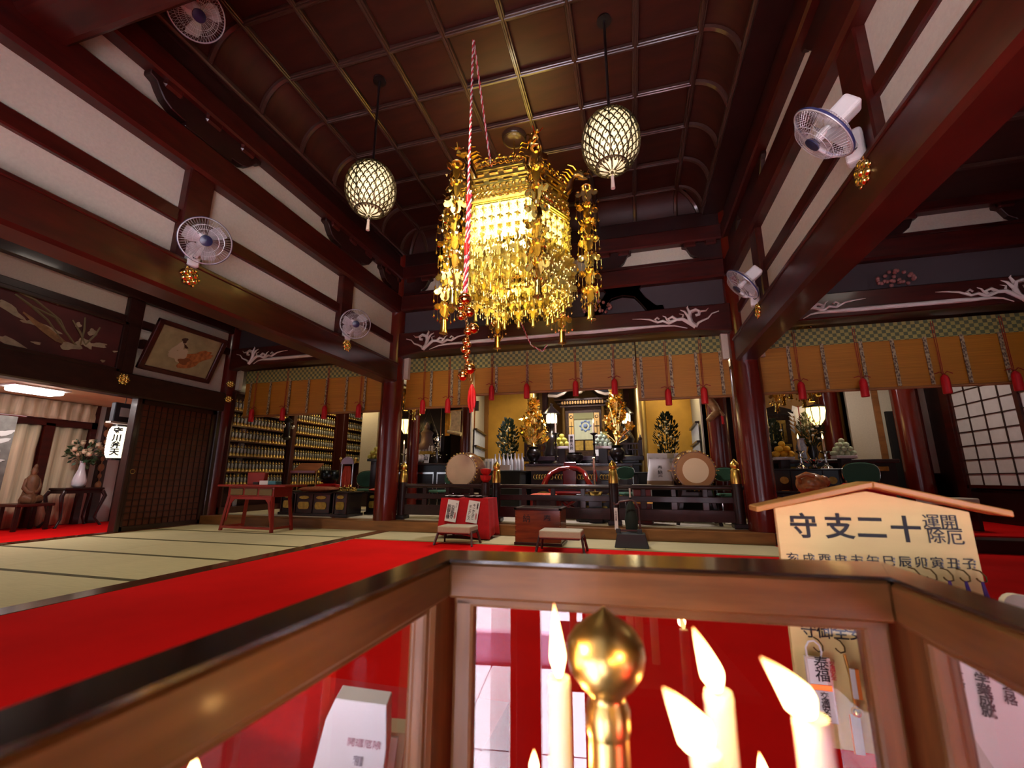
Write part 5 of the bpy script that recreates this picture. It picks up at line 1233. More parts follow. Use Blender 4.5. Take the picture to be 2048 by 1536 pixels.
# things on the altar floor behind the railing
low_table('altar_cabinet', 'black lacquer cabinet with gilt panels behind the middle of the railing', (PY(1190, 1010, 7.4).x, 7.42, ALT), .30, .12, .42, 2)
cushion('orange_cushion', 'orange red cushion on the altar floor behind the left of the railing middle', (PY(1085, 990, 7.3).x, 7.4, .545), .22, .15, .055, mat('orange red brocade', (.65, .08, .02), .7, var=.3, scale=(40, 40, 40)))
t = thing('red_sutra_stand', 'red lacquer sutra stand behind the middle of the railing', 'stand', (PY(1090, 1000, 7.3).x, 7.4, ALT))
MB().box((-.26, -.17, .345), (.26, .17, .38)).build('stand_top', DESK, t, bevel=.008)
for s in (-1, 1): MB().box((s*.22-.02, -.15, 0), (s*.22+.02, .15, .345)).build('side_panel', DESK, t)
t = thing('red_panel_box', 'red lacquer box with gilt mouldings behind the right of the railing', 'box', (PY(1285, 1000, 7.25).x, 7.3, ALT))
MB().box((-.13, -.1, .0), (.13, .1, .58)).build('box_body', DESK, t, bevel=.006); MB().box((-.15, -.12, .30), (.15, .12, .33)).box((-.15, -.12, .36), (.15, .12, .38)).build('gilt_moulding', GOLD, t, bevel=.004); MB().box((-.145, -.11, 0), (-.13, .1, .58)).box((.13, -.11, 0), (.145, .1, .58)).box((-.145, -.11, .57), (.145, .1, .59)).build('white_edges', PLASTW, t)
t = thing('brass_hand_gong', 'small brass hand gong on a gilt stand behind the railing', 'gong', (PY(1191, 1000, 7.2).x-.0, 7.2, ALT+.0))
MB().box((-.1, -.06, 0), (.1, .06, .40)).build('stand', BLACK, t); MB().lathe([(.05, .40), (.10, .42), (.12, .47), (.115, .475), (.08, .43)], n=18).tube([(0, 0, .42), (0, 0, .55)], .01, 6).build('gong_bowl', GOLDB, t, smooth=60)
green_chair(PY(1257, 945, 7.9), 'green chair with chrome rim behind the railing, right of the red curved chair', .3, .62)
green_chair(PY(884, 958, 8.2), 'green chair with chrome rim just left behind the left drum', -.5, .62)
green_chair(PY(1453, 948, 7.7), 'green chair half hidden behind the right red column', .0, .6)
# ---- railing
t = thing('altar_railing', 'dark lacquer altar railing with gilt capped posts across the main altar', 'railing', (0, 6.99, ALT))
RAIL = mat('worn dark railing lacquer', (.026, .009, .010), .34, coat=.3, var=.4, scale=(10, 10, 10))
pxs = [PY(p, 952, 6.99).x for p in (807, 993, 1226, 1471)]
for x in pxs:
    p_ = MB().lathe([(.075, 0), (.075, .60), (.068, .62)], (x, 0, 0), 20).build('railing_post', RAIL, t, smooth=50)
    MB().lathe([(.072, .60), (.074, .66), (.070, .74), (.062, .76), (.062, .80), (.045, .82), (.062, .86), (.055, .90), (.02, .935), (.006, .96)], (x, 0, 0), 20).build('gilt_cap', GOLD, p_, smooth=40)
    MB().box((x-.10, -.10, 0), (x+.10, .10, .06)).build('post_foot', mat('dark metal shoe', (.05, .045, .055), .3, .7), p_, bevel=.008)
for a, b_ in zip(pxs[:-1], pxs[1:]):
    MB().tube([(a+.06, 0, .55), (b_-.06, 0, .55)], .035, 10).build('top_rail', RAIL, t, smooth=50)
    MB().box((a+.06, -.03, .335), (b_-.06, .03, .42)).build('middle_rail', RAIL, t, bevel=.006)
    MB().box((a+.06, -.035, .07), (b_-.06, .035, .235)).build('lower_rail', RAIL, t, bevel=.006)
    n = 4
    for k in range(1, n):
        x = a+(b_-a)*k/n; MB().box((x-.045, -.025, .2), (x+.045, .025, .37)).build('short_strut', RAIL, t, bevel=.006); MB().box((x-.035, -.02, .40), (x+.035, .02, .53)).build('short_strut', RAIL, t, bevel=.006)
MB().tube([(pxs[3]+.06, 0, .55), (pxs[3]+.2, 0, .55)], .03, 8).build('rail_end', RAIL, t, smooth=50)

# ================================================================ LEFT SUB-ALTAR (between left column and inner pillar)
ys = 9.0; q0 = PY(800, 925, ys); q1 = PY(902, 925, ys); h = up(PY(860, 926, ys))
t = thing('side_altar_table', 'dark lacquer altar table of the left sub-altar', 'table', ((q0.x+q1.x)/2, ys, ALT)); hw = (q1.x-q0.x)/2
MB().box((-hw, 0, h-.05), (hw, .60, h)).build('tabletop', DARK, t, bevel=.012); MB().box((-hw+.08, .06, 0), (hw-.08, .55, h-.05)).build('table_body', BLACK, t)
for k in range(3): x = -hw+.15+(2*hw-.3)*k/2; MB().box((x-.2, .04, h*.2), (x+.2, .06, h*.8)).box((x-.18, .035, h*.24), (x+.18, .05, h*.76), 1).build('panel', [CHROME, BLACK], t)
zs = h+ALT
t = thing('side_shrine', 'dark statue shrine with pale arched outline and row of white tablets in the left sub-altar', 'shrine', (PY(855, 850, 9.75).x, 9.75, zs))
H_ = PY(855, 828, 9.75).z-zs
MB().box((-.42, .1, 0), (.42, .5, H_+.35)).build('shrine_back', BLACK, t)
MB().box((-.42, -.25, 0), (.42, .1, .22)).build('shrine_base', BLACK, t); MB().box((-.36, -.2, .22), (.36, -.05, .30)).build('gilt_shelf', GPAN, t)
b = MB(); b.tube([(-.3, .06, .42), (-.27, .06, .7), (0, .06, H_+.12), (.27, .06, .7), (.3, .06, .42)], .012, 6); b.bar((.34, .06, .3), (.34, .06, H_+.2), .02); b.build('arched_frame', CHROME, t, smooth=50)
b = MB().lathe([(.20, .34), (.22, .42), (.15, .52), (.13, .68), (.16, .76), (.06, .84)], n=14, M=Matrix.Translation((0, 0, 0))).ball((0, 0, .90), .075, 12).ball((0, .0, .98), .04, 8); b.build('statue', mat('grey brown statue', (.20, .12, .09), .5, .3), t, smooth=60)
for k in range(7): MB().box((-.27+.078*k, -.16, .30), (-.215+.078*k, -.14, .43)).build('white_tablet', WHITE, t, bevel=.004)
GL2 = mat('lit yellow lantern', (1, .8, .4), .5, emit=(1, .66, .20), es=4.5)
def wall_lantern(q, label, r=.16, h=.36, up_=1.6):
    t = thing('glass_lantern', label, 'lantern', q)
    MB().lathe([(r*.35, -h*.5), (r*.8, -h*.2), (r, h*.25), (r*.95, h*.45)], n=8).build('lit_shade', GL2, t, smooth=30)
    b = MB()
    for k in range(8): a = 2*pi*k/8; b.tube([(r*.36*cos(a), r*.36*sin(a), -h*.5), (r*.82*cos(a), r*.82*sin(a), -h*.2), (r*1.02*cos(a), r*1.02*sin(a), h*.25), (r*.97*cos(a), r*.97*sin(a), h*.45)], .008, 4)
    b.lathe([(r*.1, -h*.75), (r*.4, -h*.5), (r*.3, -h*.48)], n=8).lathe([(r*1.05, h*.44), (r*.9, h*.52), (r*.3, h*.62)], n=8).tube([(0, 0, h*.6), (0, 0, up_)], .008, 5); b.build('lantern_frame', BLACK, t, smooth=40)
    lamp('lantern_bulb', 'POINT', (q.x, q.y-.05, q.z+.0), 6, (1, .66, .22), .14)
wall_lantern(PY(813, 853, 9.3), 'lit yellow lantern of the left sub-altar, right beside the left red column')
q = PY(830, 921, 9.15); MBt = thing('cake_stand', 'black stand of pale round cakes in the left sub-altar', 'stand', (q.x, 9.15, zs)); MB().box((-.24, -.12, 0), (.24, .12, .03)).build('tray', CHROME, MBt, bevel=.006)
pile(2, .095, (q.x, 9.15, zs+.03), BUN, 'round_cake', 'pale round cake piled on the tray of the left sub-altar', 'round cakes', 'cake')
q = PY(816, 895, 9.45); tag(MB().lathe([(.055, 0), (.06, .02), (.06, .34), (.05, .36)], n=16).build('white_jar', mat('white porcelain', (.75, .73, .78), .2), None, smooth=50, loc=(q.x, 9.45, zs)), 'tall white jar under the yellow lantern', 'jar')
rng = random.Random(9); q = PY(873, 915, 9.2)
t = thing('silver_flowers', 'spray of small silver flowers in the left sub-altar', 'flowers', (q.x, 9.2, zs)); b = MB()
for k in range(46): b.ball((rng.gauss(0, .07), rng.gauss(0, .05), .12+.55*rng.random()), .018, 5)
tag(b.build('silver_petals', CHROME, t, smooth=60), kind='stuff'); MB().lathe([(.05, 0), (.06, .06), (.03, .12), (.012, .6)], n=10).build('vase', BLACK, t, smooth=50)
q = PY(853, 911, 9.02); t = thing('price_card', 'small white card with dark mark on the left sub-altar table', 'card', (q.x, 9.02, zs)); MB().box((-.055, -.008, 0), (.055, .008, .20), M=Matrix.Rotation(R(-10), 4, 'X')).build('card', WHITE, t); text('mark', '山', .11, INK, t, (0, -.028, .10), (R(80), 0, 0), thick=.003)
q = PY(805, 945, 8.6); candle_stand(Vector((q.x, 8.6, 0)), ALT, PY(805, 907, 8.6).z, 'tall silver candlestick with lit candle just right of the left red column', CHROME, .018)
q = PY(905, 845, 9.3)
t = thing('gold_banner', 'pale gold brocade banner with a rolled end on the wooden pillar', 'banner', (q.x, 9.3, 0)); z0 = PY(905, 865, 9.3).z; z1 = PY(905, 822, 9.3).z
GB = mat('pale gold brocade', (.52, .40, .18), .6, .2, var=.25, scale=(20, 20, 20))
MB().box((-.06, -.02, z0), (.20, .0, z1)).build('cloth', GB, t); MB().tube([(-.10, -.03, z0+.02), (.24, -.05, z0-.05)], .045, 10).build('roll', GB, t, smooth=50); MB().tube([(-.10, 0, z1), (.24, 0, z1+.02)], .015, 6).build('rod', BRASS, t, smooth=50)
b = MB()
for k in range(5): b.tube([(-.16+.03*k, -.03, z1-.02), (-.15+.025*k, -.05, z0-.08)], .010, 5)
b.build('gold_tassels', GOLDB, t, smooth=60)
tag(MB().box((-.06, -.02, -.12), (.06, .02, .12)).build('small_plaque', BLACK, None, loc=PY(953, 812, 9.8)), 'small dark plaque on the pale wall above the left name slats', 'plaque')
for k, (px, py, Y) in enumerate(((812, 812, 8.4), (838, 822, 8.7), (1567, 800, 8.6), (1622, 792, 8.6))):
    t = thing('hanging_ornament', ('gilt hanging ornament beside the left red column', 'gilt hanging ornament under the left blind panel', 'gilt hanging ornament under the right blind, nearer the right red column', 'gilt hanging ornament above the right side lantern')[k], 'ornament', (px, 0, 0)); q = PY(px, py, Y); t.location = (q.x, q.y, q.z)
    for j, dx in enumerate((-.12, 0, .12)):
        o = link('strand', sm['c'], t); o.location = (dx, 0, 1.25+.1*j); o.scale = (.8, .8, .8)
    MB().lathe([(.16, 1.32), (.20, 1.30), (.10, 1.42), (.02, 1.5)], n=12).tube([(0, 0, 1.5), (0, 0, 3.5-q.z)], .008, 5).build('canopy', GOLDB, t, smooth=40)

# ================================================================ RIGHT SUB-ALTAR AND PAPER SCREENS
yr = 8.1; q0 = PY(1545, 945, yr); q1 = PY(1722, 945, yr)
zt_r = PY(1640, 937, yr).z
low_table('right_altar_table', 'black altar table with three gilt scroll panels on the right side altar', ((q0.x+q1.x)/2, yr+.22, ALT), (q1.x-q0.x)/2, .22, zt_r-ALT, 5)
yr2 = 8.85; zt2 = PY(1640, 919, yr2).z; q0 = PY(1540, 919, yr2); q1 = PY(1800, 919, yr2)
t = thing('right_altar_shelf', 'long dark stepped altar shelf of the right side altar', 'altar', ((q0.x+q1.x)/2, yr2, ALT)); hw = (q1.x-q0.x)/2
MB().box((-hw, 0, zt2-ALT-.06), (hw, .8, zt2-ALT)).build('shelf_top', DARK, t, bevel=.01); MB().box((-hw+.05, .05, 0), (hw-.05, .8, zt2-ALT-.06)).build('shelf_body', BLACK, t)
for k in range(4): x = -hw+.3+(2*hw-.6)*k/3; MB().box((x-.14, .03, zt2-ALT-.2), (x+.14, .05, zt2-ALT-.12)).build('gilt_panel', GPAN, t, bevel=.01)
w = struct('wall_altar_right_back')
qa, qb = PY(1535, 850, 10.6), PY(1690, 850, 10.6)
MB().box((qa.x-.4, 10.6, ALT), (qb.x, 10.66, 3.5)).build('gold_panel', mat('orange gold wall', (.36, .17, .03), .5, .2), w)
q0, q1, q2, q3 = [PY(p, 850, 10.0).x for p in (1700, 1752, 1764, 1800)]
MB().box((q0, 10.0, .95), (q1, 10.06, 3.5)).build('plaster_panel', PLAS, w); MB().box((q1, 9.96, .9), (q2, 10.06, 3.5)).build('post', STEPW, w); MB().box((q2, 10.0, .95), (q3+.5, 10.06, 3.5)).build('plaster_panel', PLAS, w); MB().box((q0, 9.94, ALT), (q3, 10.08, .98)).build('dado', DARK, w)
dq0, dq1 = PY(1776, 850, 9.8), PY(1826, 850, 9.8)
dd = struct('door_2', 'doorway in painted shade'); MB().box((dq0.x, 9.78, ALT), (dq1.x, 9.86, PY(1800, 822, 9.8).z)).build('doorway_shade_slab', mat('doorway in painted shade', (.006, .004, .004), .8), dd)  # near-black slab stands in for the shade inside the doorway
# side shrine, streamer, lantern, flowers, candles, fruit
q = PY(1561, 905, 9.4); t = thing('small_shrine', 'small black and gilt shrine behind the orange citrus on the right side altar', 'shrine', (q.x, 9.4, zt2)); z1 = PY(1561, 829, 9.4).z-zt2
MB().box((-.26, .1, 0), (.26, .5, z1)).build('cabinet', SH, t); MB().prism([(-.34, z1), (.34, z1), (.26, z1+.10), (0, z1+.18), (-.26, z1+.10)], 0, .55, 'Y').build('roof', BLACK, t)
MB().box((-.17, .06, z1*.40), (.17, .1, z1*.88)).box((-.11, .04, z1*.44), (.11, .07, z1*.80), 1).build('gilt_door', [GPAN, mat('dark inner', (.05, .03, .015), .5)], t); MB().box((-.22, .02, z1*.30), (.22, .12, z1*.36)).build('ledge', GPAN, t)
for x in (-.07, 0, .07): MB().box((x-.012, .025, z1*.44), (x+.012, .045, z1*.80)).build('door_bar', GOLD, t)
q = PY(1599, 838, 9.3); t = thing('paper_streamer', 'white zigzag paper streamer on a brown stick at the right side altar', 'streamer', (q.x, 9.3, zt2)); z0 = q.z-zt2; b = MB()
for s in (-1, 1):
    for k in range(5): b.add([(s*.01, -.01, z0+.22-.09*k), (s*(.10-.012*k), -.02, z0+.26-.09*k), (s*(.12-.014*k), -.015, z0+.15-.09*k), (s*.01, -.01, z0+.10-.09*k)], [(0, 1, 2, 3)]); b.add([(s*.10, -.02, z0+.1-.08*k), (s*.19, -.03, z0+.14-.08*k), (s*.12, -.03, z0+.04-.08*k)], [(0, 1, 2)])
o = b.build('paper_zigzag', WHITE, t); o.modifiers.new('thick', 'SOLIDIFY').thickness = .006
MB().tube([(0, 0, 0), (0, 0, z0+.24)], .016, 6).build('stick', DESK, t, smooth=50)
wall_lantern(PY(1633, 832, 9.0), 'lit yellow ribbed lantern over the right side altar', .165, .34, 1.5)
evergreen(PY(1628, 915, 9.05), zt2, 'dark evergreen and white lily bouquet under the right lantern', .62, .2, 9, seed=8, fm=mat('white lily', (.75, .72, .62), .6))
evergreen(PY(1550, 915, 9.0), zt2, 'bouquet of white and yellow flowers beside the right red column', .5, .16, 12, seed=12, fm=mat('white lily', (.75, .72, .62), .6))
q = PY(1605, 912, 8.95); tag(MB().lathe([(.05, 0), (.075, .03), (.06, .12), (.085, .22), (.05, .34), (.075, .38)], n=16).build('porcelain_vase', mat('blue white porcelain', (.45, .48, .58), .2, var=.3, scale=(30, 30, 30)), None, smooth=60, loc=(q.x, 8.95, zt2)), 'pale blue and white porcelain vase between the two right candlesticks', 'vase')
for px, lb in ((1604, 'left of the two slim white candlesticks on the right side altar'), (1654, 'right of the two slim white candlesticks on the right side altar')):
    q = PY(px, 935, 8.25); candle_stand(Vector((q.x, 8.25, 0)), zt_r, PY(px, 902, 8.25).z, lb, CHROME, .018)
q = PY(1629, 935, 8.22); t = thing('lotus_dish', 'ornate silver lotus dish between the right candlesticks', 'dish', (q.x, 8.22, zt_r)); MB().lathe([(.04, 0), (.05, .02), (.02, .04), (.07, .09), (.11, .14), (.10, .14)], n=14).build('bowl', CHROME, t, smooth=50)
for k in range(8): a = 2*pi*k/8; MB().tube([(.08*cos(a), .08*sin(a), .09), (.13*cos(a), .13*sin(a), .13), (.11*cos(a), .11*sin(a), .17)], .010, 5).build('petal_handle', CHROME, t, smooth=60)
q = PY(1569, 914, 8.55); offering_stand('offering_stand', 'dark offering stand of orange citrus on the right side altar', (q.x, 8.62, ALT), q.z-ALT, .145, DARK); pile(3, .056, (q.x, 8.62, q.z), FRO, 'orange_citrus', 'orange citrus piled on the stand of the right side altar', 'orange citrus')
q = PY(1691, 911, 8.55); offering_stand('offering_stand', 'dark offering stand of pale green melons on the right side altar', (q.x, 8.62, ALT), q.z-ALT, .15, DARK); pile(4, .045, (q.x, 8.62, q.z), MELO, 'pale_melon', 'pale green melon piled on the stand of the right side altar', 'pale melons')
green_chair(PY(1738, 947, 7.9), 'green chair with chrome rim in front of the right side altar', .1)
q = PY(1628, 990, 7.5)
t = thing('wooden_fish_drum', 'carved reddish wooden fish drum on a red cushion before the right side altar', 'drum', (q.x, 7.55, ALT))
b = MB().ball((0, 0, .60), .20, 18, sz=.85).ball((.14, -.06, .64), .09, 10).tube([(-.16, -.08, .62), (-.2, -.12, .70), (-.1, -.16, .75), (0, -.16, .72)], .035, 8).tube([(-.14, -.17, .55), (.14, -.17, .55)], .02, 6)
b.build('fish_body', mat('orange brown carved wood', (.42, .14, .04), .35, coat=.4, var=.4, scale=(16, 16, 16)), t, smooth=60)
MB().lathe([(.16, .36), (.30, .40), (.30, .44), (.16, .47)], n=20).build('ring_cushion', REDS, t, smooth=60); MB().box((-.3, -.26, 0), (.3, .26, .37)).build('stand', BLACK, t, bevel=.01)
low_table('right_sutra_table', 'black and gilt carved table left of the wooden fish drum', (PY(1568, 1010, 7.35).x, 7.4, ALT), .20, .16, .50, 2)
tag(MB().prism([(-.35, .48), (.35, .44), (.35, .50), (.1, .60), (-.2, .62), (-.35, .52)], -.2, .0, 'Y').box((-.35, -.2, 0), (.35, .0, .46)).build('red_robe_stand', REDC, None, bevel=.02, loc=(PY(1724, 985, 7.5).x, 7.55, ALT)), 'low stand under a red cloth right of the wooden fish drum', 'cloth')
q = PY(1902, 996, 7.5); t = thing('beige_bench', 'beige padded bench top before the paper screens', 'bench', (q.x, 7.6, ALT)); z = q.z-ALT
MB().box((-.28, -.16, z-.09), (.28, .16, z)).build('seat_pad', mat('beige vinyl', (.62, .55, .45), .6), t, bevel=.012)
for sx in (-.25, .25): MB().box((sx-.02, -.14, 0), (sx+.02, .14, z-.09)).build('leg', DARK, t)
# silver cabinet behind right railing
tag(MB().box((-.24, -.15, 0), (.24, .15, .30)).box((-.25, -.17, .30), (.25, .17, .38)).build('metal_chest', mat('grey blue metal', (.30, .34, .38), .3, .7), None, bevel=.01, loc=(PY(1447, 930, 9.1).x, 9.15, ALT+.60)), 'grey metal chest behind the right red column', 'chest')
tag(MB().box((-.26, -.2, 0), (.26, .2, .6)).build('chest_stand', mat('green cloth', (.05, .14, .09), .8), None, loc=(PY(1447, 930, 9.1).x, 9.15, ALT)), 'green draped stand under the grey metal chest', 'stand')
q = PY(1424, 830, 8.0); t = thing('carved_beam_end', 'gilt brown carved beam end hanging with a red tassel on the right inner pillar', 'ornament', (q.x, 8.1, q.z))
MB().tube([(-.05, .0, .35), (.06, 0, .18), (.10, -.05, .05), (.0, -.10, -.03), (-.08, -.12, -.10)], [.07, .075, .07, .055, .04], 10).tube([(.0, -.06, .02), (.14, -.08, .06), (.18, -.08, -.02)], .035, 8).build('carving', mat('gilt brown carving', (.30, .17, .06), .5, .2, var=.4, scale=(16, 16, 16)), t, smooth=60)
MB().tube([(.16, -.08, -.02), (.165, -.08, -.16)], .022, 8).build('red_tassel', TASS, t, smooth=60)
# paper screens along the right outer wall
XS2 = 5.5
w = struct('wall_outer_right')
MB().box((XS2+.02, 9.35, .1), (XS2+.12, 13.2, 3.6)).build('boards', DARK, w); MB().box((XS2+.02, -.4, ALT-.2), (XS2+.12, 9.4, .68)).build('dado', DARK, w, bevel=.01); MB().box((XS2+.02, -.4, 2.55), (XS2+.12, 9.4, 4.7)).build('upper_boards', DARK, w)
MB().box((XS2-.05, 9.32, .1), (XS2+.1, 9.5, 3.5)).build('post', LACQ, w)
PAP = mat('shoji paper', (.62, .58, .60), .9, var=.05, scale=(9, 9, 9), trans=.0)
wi = struct('window_2', 'paper screens with dark lattice')
pw = 1.36
for k in range(5):
    y1 = 9.32-pw*k; y0 = y1-pw; z0, z1 = .70, 2.55
    MB().box((XS2+.015, y0, z0), (XS2+.02, y1, z1)).build('paper', PAP, wi)
    MB().box((XS2-.02, y0, z0), (XS2+.02, y0+.045, z1)).box((XS2-.02, y1-.03, z0), (XS2+.02, y1, z1)).box((XS2-.02, y0, z0), (XS2+.02, y1, z0+.05)).box((XS2-.02, y0, z1-.05), (XS2+.02, y1, z1)).build('screen_frame', LACQ, wi)
    for i in range(1, 4): y = y0+(y1-y0)*i/4; MB().box((XS2-.0, y-.008, z0), (XS2+.017, y+.008, z1)).build('muntin', DKW, wi)
    for i in range(1, 8): z = z0+(z1-z0)*i/8; MB().box((XS2-.0, y0, z-.008), (XS2+.017, y1, z+.008)).build('muntin', DKW, wi)
# ================================================================ ON THE MATS BEFORE THE RAILING
# table under a red cloth with two paper signs
yt = 6.02; c0 = PY(928, 1000, yt); zt = PY(928, 997, yt).z; hw = .36
t = thing('display_stall', 'small folding table hidden under a red cloth', 'table', (c0.x, yt+.22, 0))
MB().box((-hw+.01, -.19, zt-.03), (hw-.01, .2, zt-.006)).build('tabletop', STEPW, t)
for sx in (-1, 1):
    for sy in (-1, 1): MB().bar((sx*.3, sy*.15, zt-.03), (sx*.3, sy*.15, .004), .03).build('leg', GREY, t)
b = MB(); ring = []; n = 64
for i in range(n):
    u = 4*i/n; s = int(u); v = u-s
    px_, py_ = [(-hw+2*hw*v, -.21), (hw, -.21+.42*v), (hw-2*hw*v, .21), (-hw, .21-.42*v)][s]; ring.append((px_, py_, u))
vs = []
for j, k in enumerate((0, .12, .4, .75, 1.)):
    for px_, py_, u in ring:
        f = 1+.10*k+(.035*k*sin(u*pi*4.5)+.02*k*sin(u*11)); z = zt-(zt-.03-.03*sin(u*5))*k*.98
        vs.append((px_*f, py_*(f+.05*k), z))
b.add(vs, [(j*n+i, j*n+(i+1) % n, (j+1)*n+(i+1) % n, (j+1)*n+i) for j in range(4) for i in range(n)]+[tuple(range(n))])
o = b.build('red_tablecloth', REDC, None, smooth=50, loc=(c0.x, yt+.22, .004)); o.modifiers.new('thick', 'SOLIDIFY').thickness = .004
tag(o, 'red cloth draped over the small table before the railing', 'tablecloth')
def sign(px, py, cols, label, lean):
    q = PY(px, py, yt-.035); t = thing('paper_sign', label, 'sign', q, 0, 'paper signs on the red cloth')
    Mx = Matrix.Rotation(lean, 4, 'Y')@Matrix.Rotation(R(-7), 4, 'X'); MB().box((-.085, -.002, -.16), (.085, .002, .14), M=Mx).build('paper', WHITE, t)
    for x, tx, s_, m_, zc in cols:
        o = text('writing', tx, s_, m_, t, (0, 0, 0), thick=.0004, vert=True, sp=.82); o.matrix_local = Mx@Matrix.Translation((x, -.0035, zc))@Matrix.Rotation(R(90), 4, 'X')
sign(904, 1020, [(-.048, '腕輪各種', .058, INK, -.03), (.012, 'お姿御守', .058, INK, -.03), (.058, 'カード', .028, INK, .07), (.058, '当寺限定', .026, REDINK, -.07)], 'white paper sign with black vertical writing, left of the two on the red cloth', R(7))
sign(946, 1022, [(-.048, 'ネックレス', .050, INK, -.03), (.008, 'キーホルダー', .046, INK, -.02), (.058, '本尊真言', .026, INK, .07), (.058, '当寺限定', .026, REDINK, -.07)], 'white paper sign with black vertical writing, right of the two on the red cloth', R(7))
for k, (px, w_, lb) in enumerate(((906, .13, 'black display tray of small charms left on the red cloth'), (950, .14, 'open display tray of pendants right on the red cloth'))):
    q = PY(px, 996, yt+.1); t = thing('charm_tray', lb, 'tray', (q.x, yt+.16, zt+.014)); MB().box((-w_, -.12, 0), (w_, .12, .015)).build('tray', BLACK, t, bevel=.003)
    for i in range(5):
        MB().box((-w_+.02+.05*i, -.1, .015), (-w_+.055+.05*i, .06, .024)).build('charm', CHROME if (i+k) % 2 else WHITE, t)
t = thing('red_cup', 'small red lacquer bowl pair on the railing side behind the red cloth table', 'bowl', (PY(972, 975, 6.8).x, 6.78, .15)); MB().lathe([(.06, 0), (.07, .62), (.05, .63)], n=14).build('bowl_stand', DARK, t, smooth=40)
MB().lathe([(.04, .63), (.085, .68), (.09, .74), (.08, .74)], n=18).lathe([(.04, .74), (.085, .79), (.09, .84), (.02, .85)], n=18).build('bowl', REDS, t, smooth=50)
# stools
STO = mat('beige stool vinyl', (.44, .38, .27), .55, var=.05, scale=(60, 60, 60)); SLEG = mat('purplish brown steel', (.11, .06, .06), .35, .6)
def stool(c, w_, label, z):
    t = thing('padded_stool', label, 'stool', c, 0, 'padded stools before the altar')
    MB().box((-w_, -.16, z-.085), (w_, .16, z)).build('seat_pad', STO, t, bevel=.014, seg=2); MB().box((-w_+.02, -.14, z-.10), (w_-.02, .14, z-.085)).build('seat_board', SLEG, t)
    for s in (-1, 1):
        for y in (-1, 1): MB().bar((s*(w_-.0), y*.10, z-.06), (s*(w_+.035), y*.17, 0), .024, .03).build('leg', SLEG, t, bevel=.004)
        MB().bar((s*w_, -.1, z-.07), (s*w_, .1, z-.07), .024).build('side_bar', SLEG, t)
q = PY(906, 1053, 5.42); z = q.z; stool((q.x+.005, 5.58, 0), .225, 'beige padded stool in front of the red cloth table', z)
q = PY(1119, 1062, 5.18); stool((q.x, 5.34, 0), .245, 'beige padded stool in front of the offertory box', q.z)
# offertory box
q0, q1 = PY(1030, 1015, 5.72), PY(1121, 1016, 5.72)
t = thing('offertory_box', 'reddish brown wooden offertory box with black brushed characters', 'box', ((q0.x+q1.x)/2, 5.72, 0)); hw = (q1.x-q0.x)/2; h = q0.z
OFB = mat('flame grained red timber', (.25, .055, .012), .35, coat=.4, c2=(.09, .018, .006), scale=(2.5, 6, 16))
MB().box((-hw, 0, .03), (hw, .46, h-.02)).build('box_body', OFB, t, bevel=.008); MB().box((-hw-.01, -.01, 0), (hw+.01, .47, .04)).build('plinth', DARK, t, bevel=.004)
MB().box((-hw-.015, -.015, h-.03), (hw+.015, .03, h)).box((-hw-.015, .43, h-.03), (hw+.015, .475, h)).box((-hw-.015, -.015, h-.03), (-hw+.03, .475, h)).box((hw-.03, -.015, h-.03), (hw+.015, .475, h)).build('top_frame', DARK, t, bevel=.006)
for k in range(7): MB().bar((-hw+.03, .05+.06*k, h-.015), (hw-.03, .05+.06*k, h-.015), .02).build('top_slat', DARK, t)
text('brush_character', '納', .105, INK, t, (-hw*.48, -.002, h*.70), thick=.001); text('brush_character', '奉', .105, INK, t, (hw*.42, -.002, h*.70), thick=.001)
b = MB()
for s in (-1, 1):
    for k in range(7): b.ball((s*(hw-.012), -.002, .06+(h-.1)*k/6), .006, 5)
tag(b.build('studs', BRASS, t), kind='stuff')
# iron stand with hooked frame
q = PZ(1262, 1097, 0); fy = q.y
t = thing('iron_stand', 'dark iron stand with hooked frame and a narrow white label on a grey base', 'stand', (q.x, fy+.12, 0)); zt_ = PY(1262, 1000, fy+.12).z; xl = PY(1233, 1050, fy+.12).x-q.x; xr = PY(1282, 1050, fy+.12).x-q.x
MB().prism([(-.20, 0), (.22, 0), (.18, .17), (-.16, .17)], -.12, .12, 'Y').build('base_block', GREY, t, bevel=.008)
for x in (xl+.02, xr-.02): MB().box((x-.03, -.04, .165), (x+.03, .04, .22)).build('socket', GREY, t, bevel=.006)
MB().bar((xl, 0, .20), (xr, 0, .20), .02).build('cross_bar', SLEG, t)
MB().tube([(xl+.015, 0, .18), (xl+.005, 0, zt_-.16)], .012, 8).build('upright', SLEG, t, smooth=50)
MB().tube([(xr-.01, 0, .18), (xr-.015, 0, zt_-.09), (xr-.06, 0, zt_-.02), ((xl+xr)/2+.05, 0, zt_), (xl+.05, 0, zt_-.025), (xl+.03, 0, zt_-.055), (xl-.0, 0, zt_-.06), (xl-.03, 0, zt_-.035)], .012, 8).build('hooked_frame', SLEG, t, smooth=50)
zc = zt_-.20; MB().box((xl-.022, -.018, zc-.17), (xl+.022, -.013, zc+.10)).build('white_label', WHITE, t); text('writing', '足元注意', .032, INK, t, (xl, -.0195, zc+.0), vert=True)
t = thing('folded_umbrella', 'dark folded cloth hanging behind the iron stand frame', 'cloth', (q.x+.02, fy+.3, 0)); MB().lathe([(.012, .0), (.03, .03), (.075, .18), (.085, .32), (.05, .50), (.015, .56), (.012, .66)], n=12).build('folded_cloth', mat('dark green cloth', (.012, .02, .016), .8), t, smooth=60); MB().tube([(0, -.02, .60), (0, -.02, .72)], .012, 6).build('handle', PLASTW, t, smooth=50)

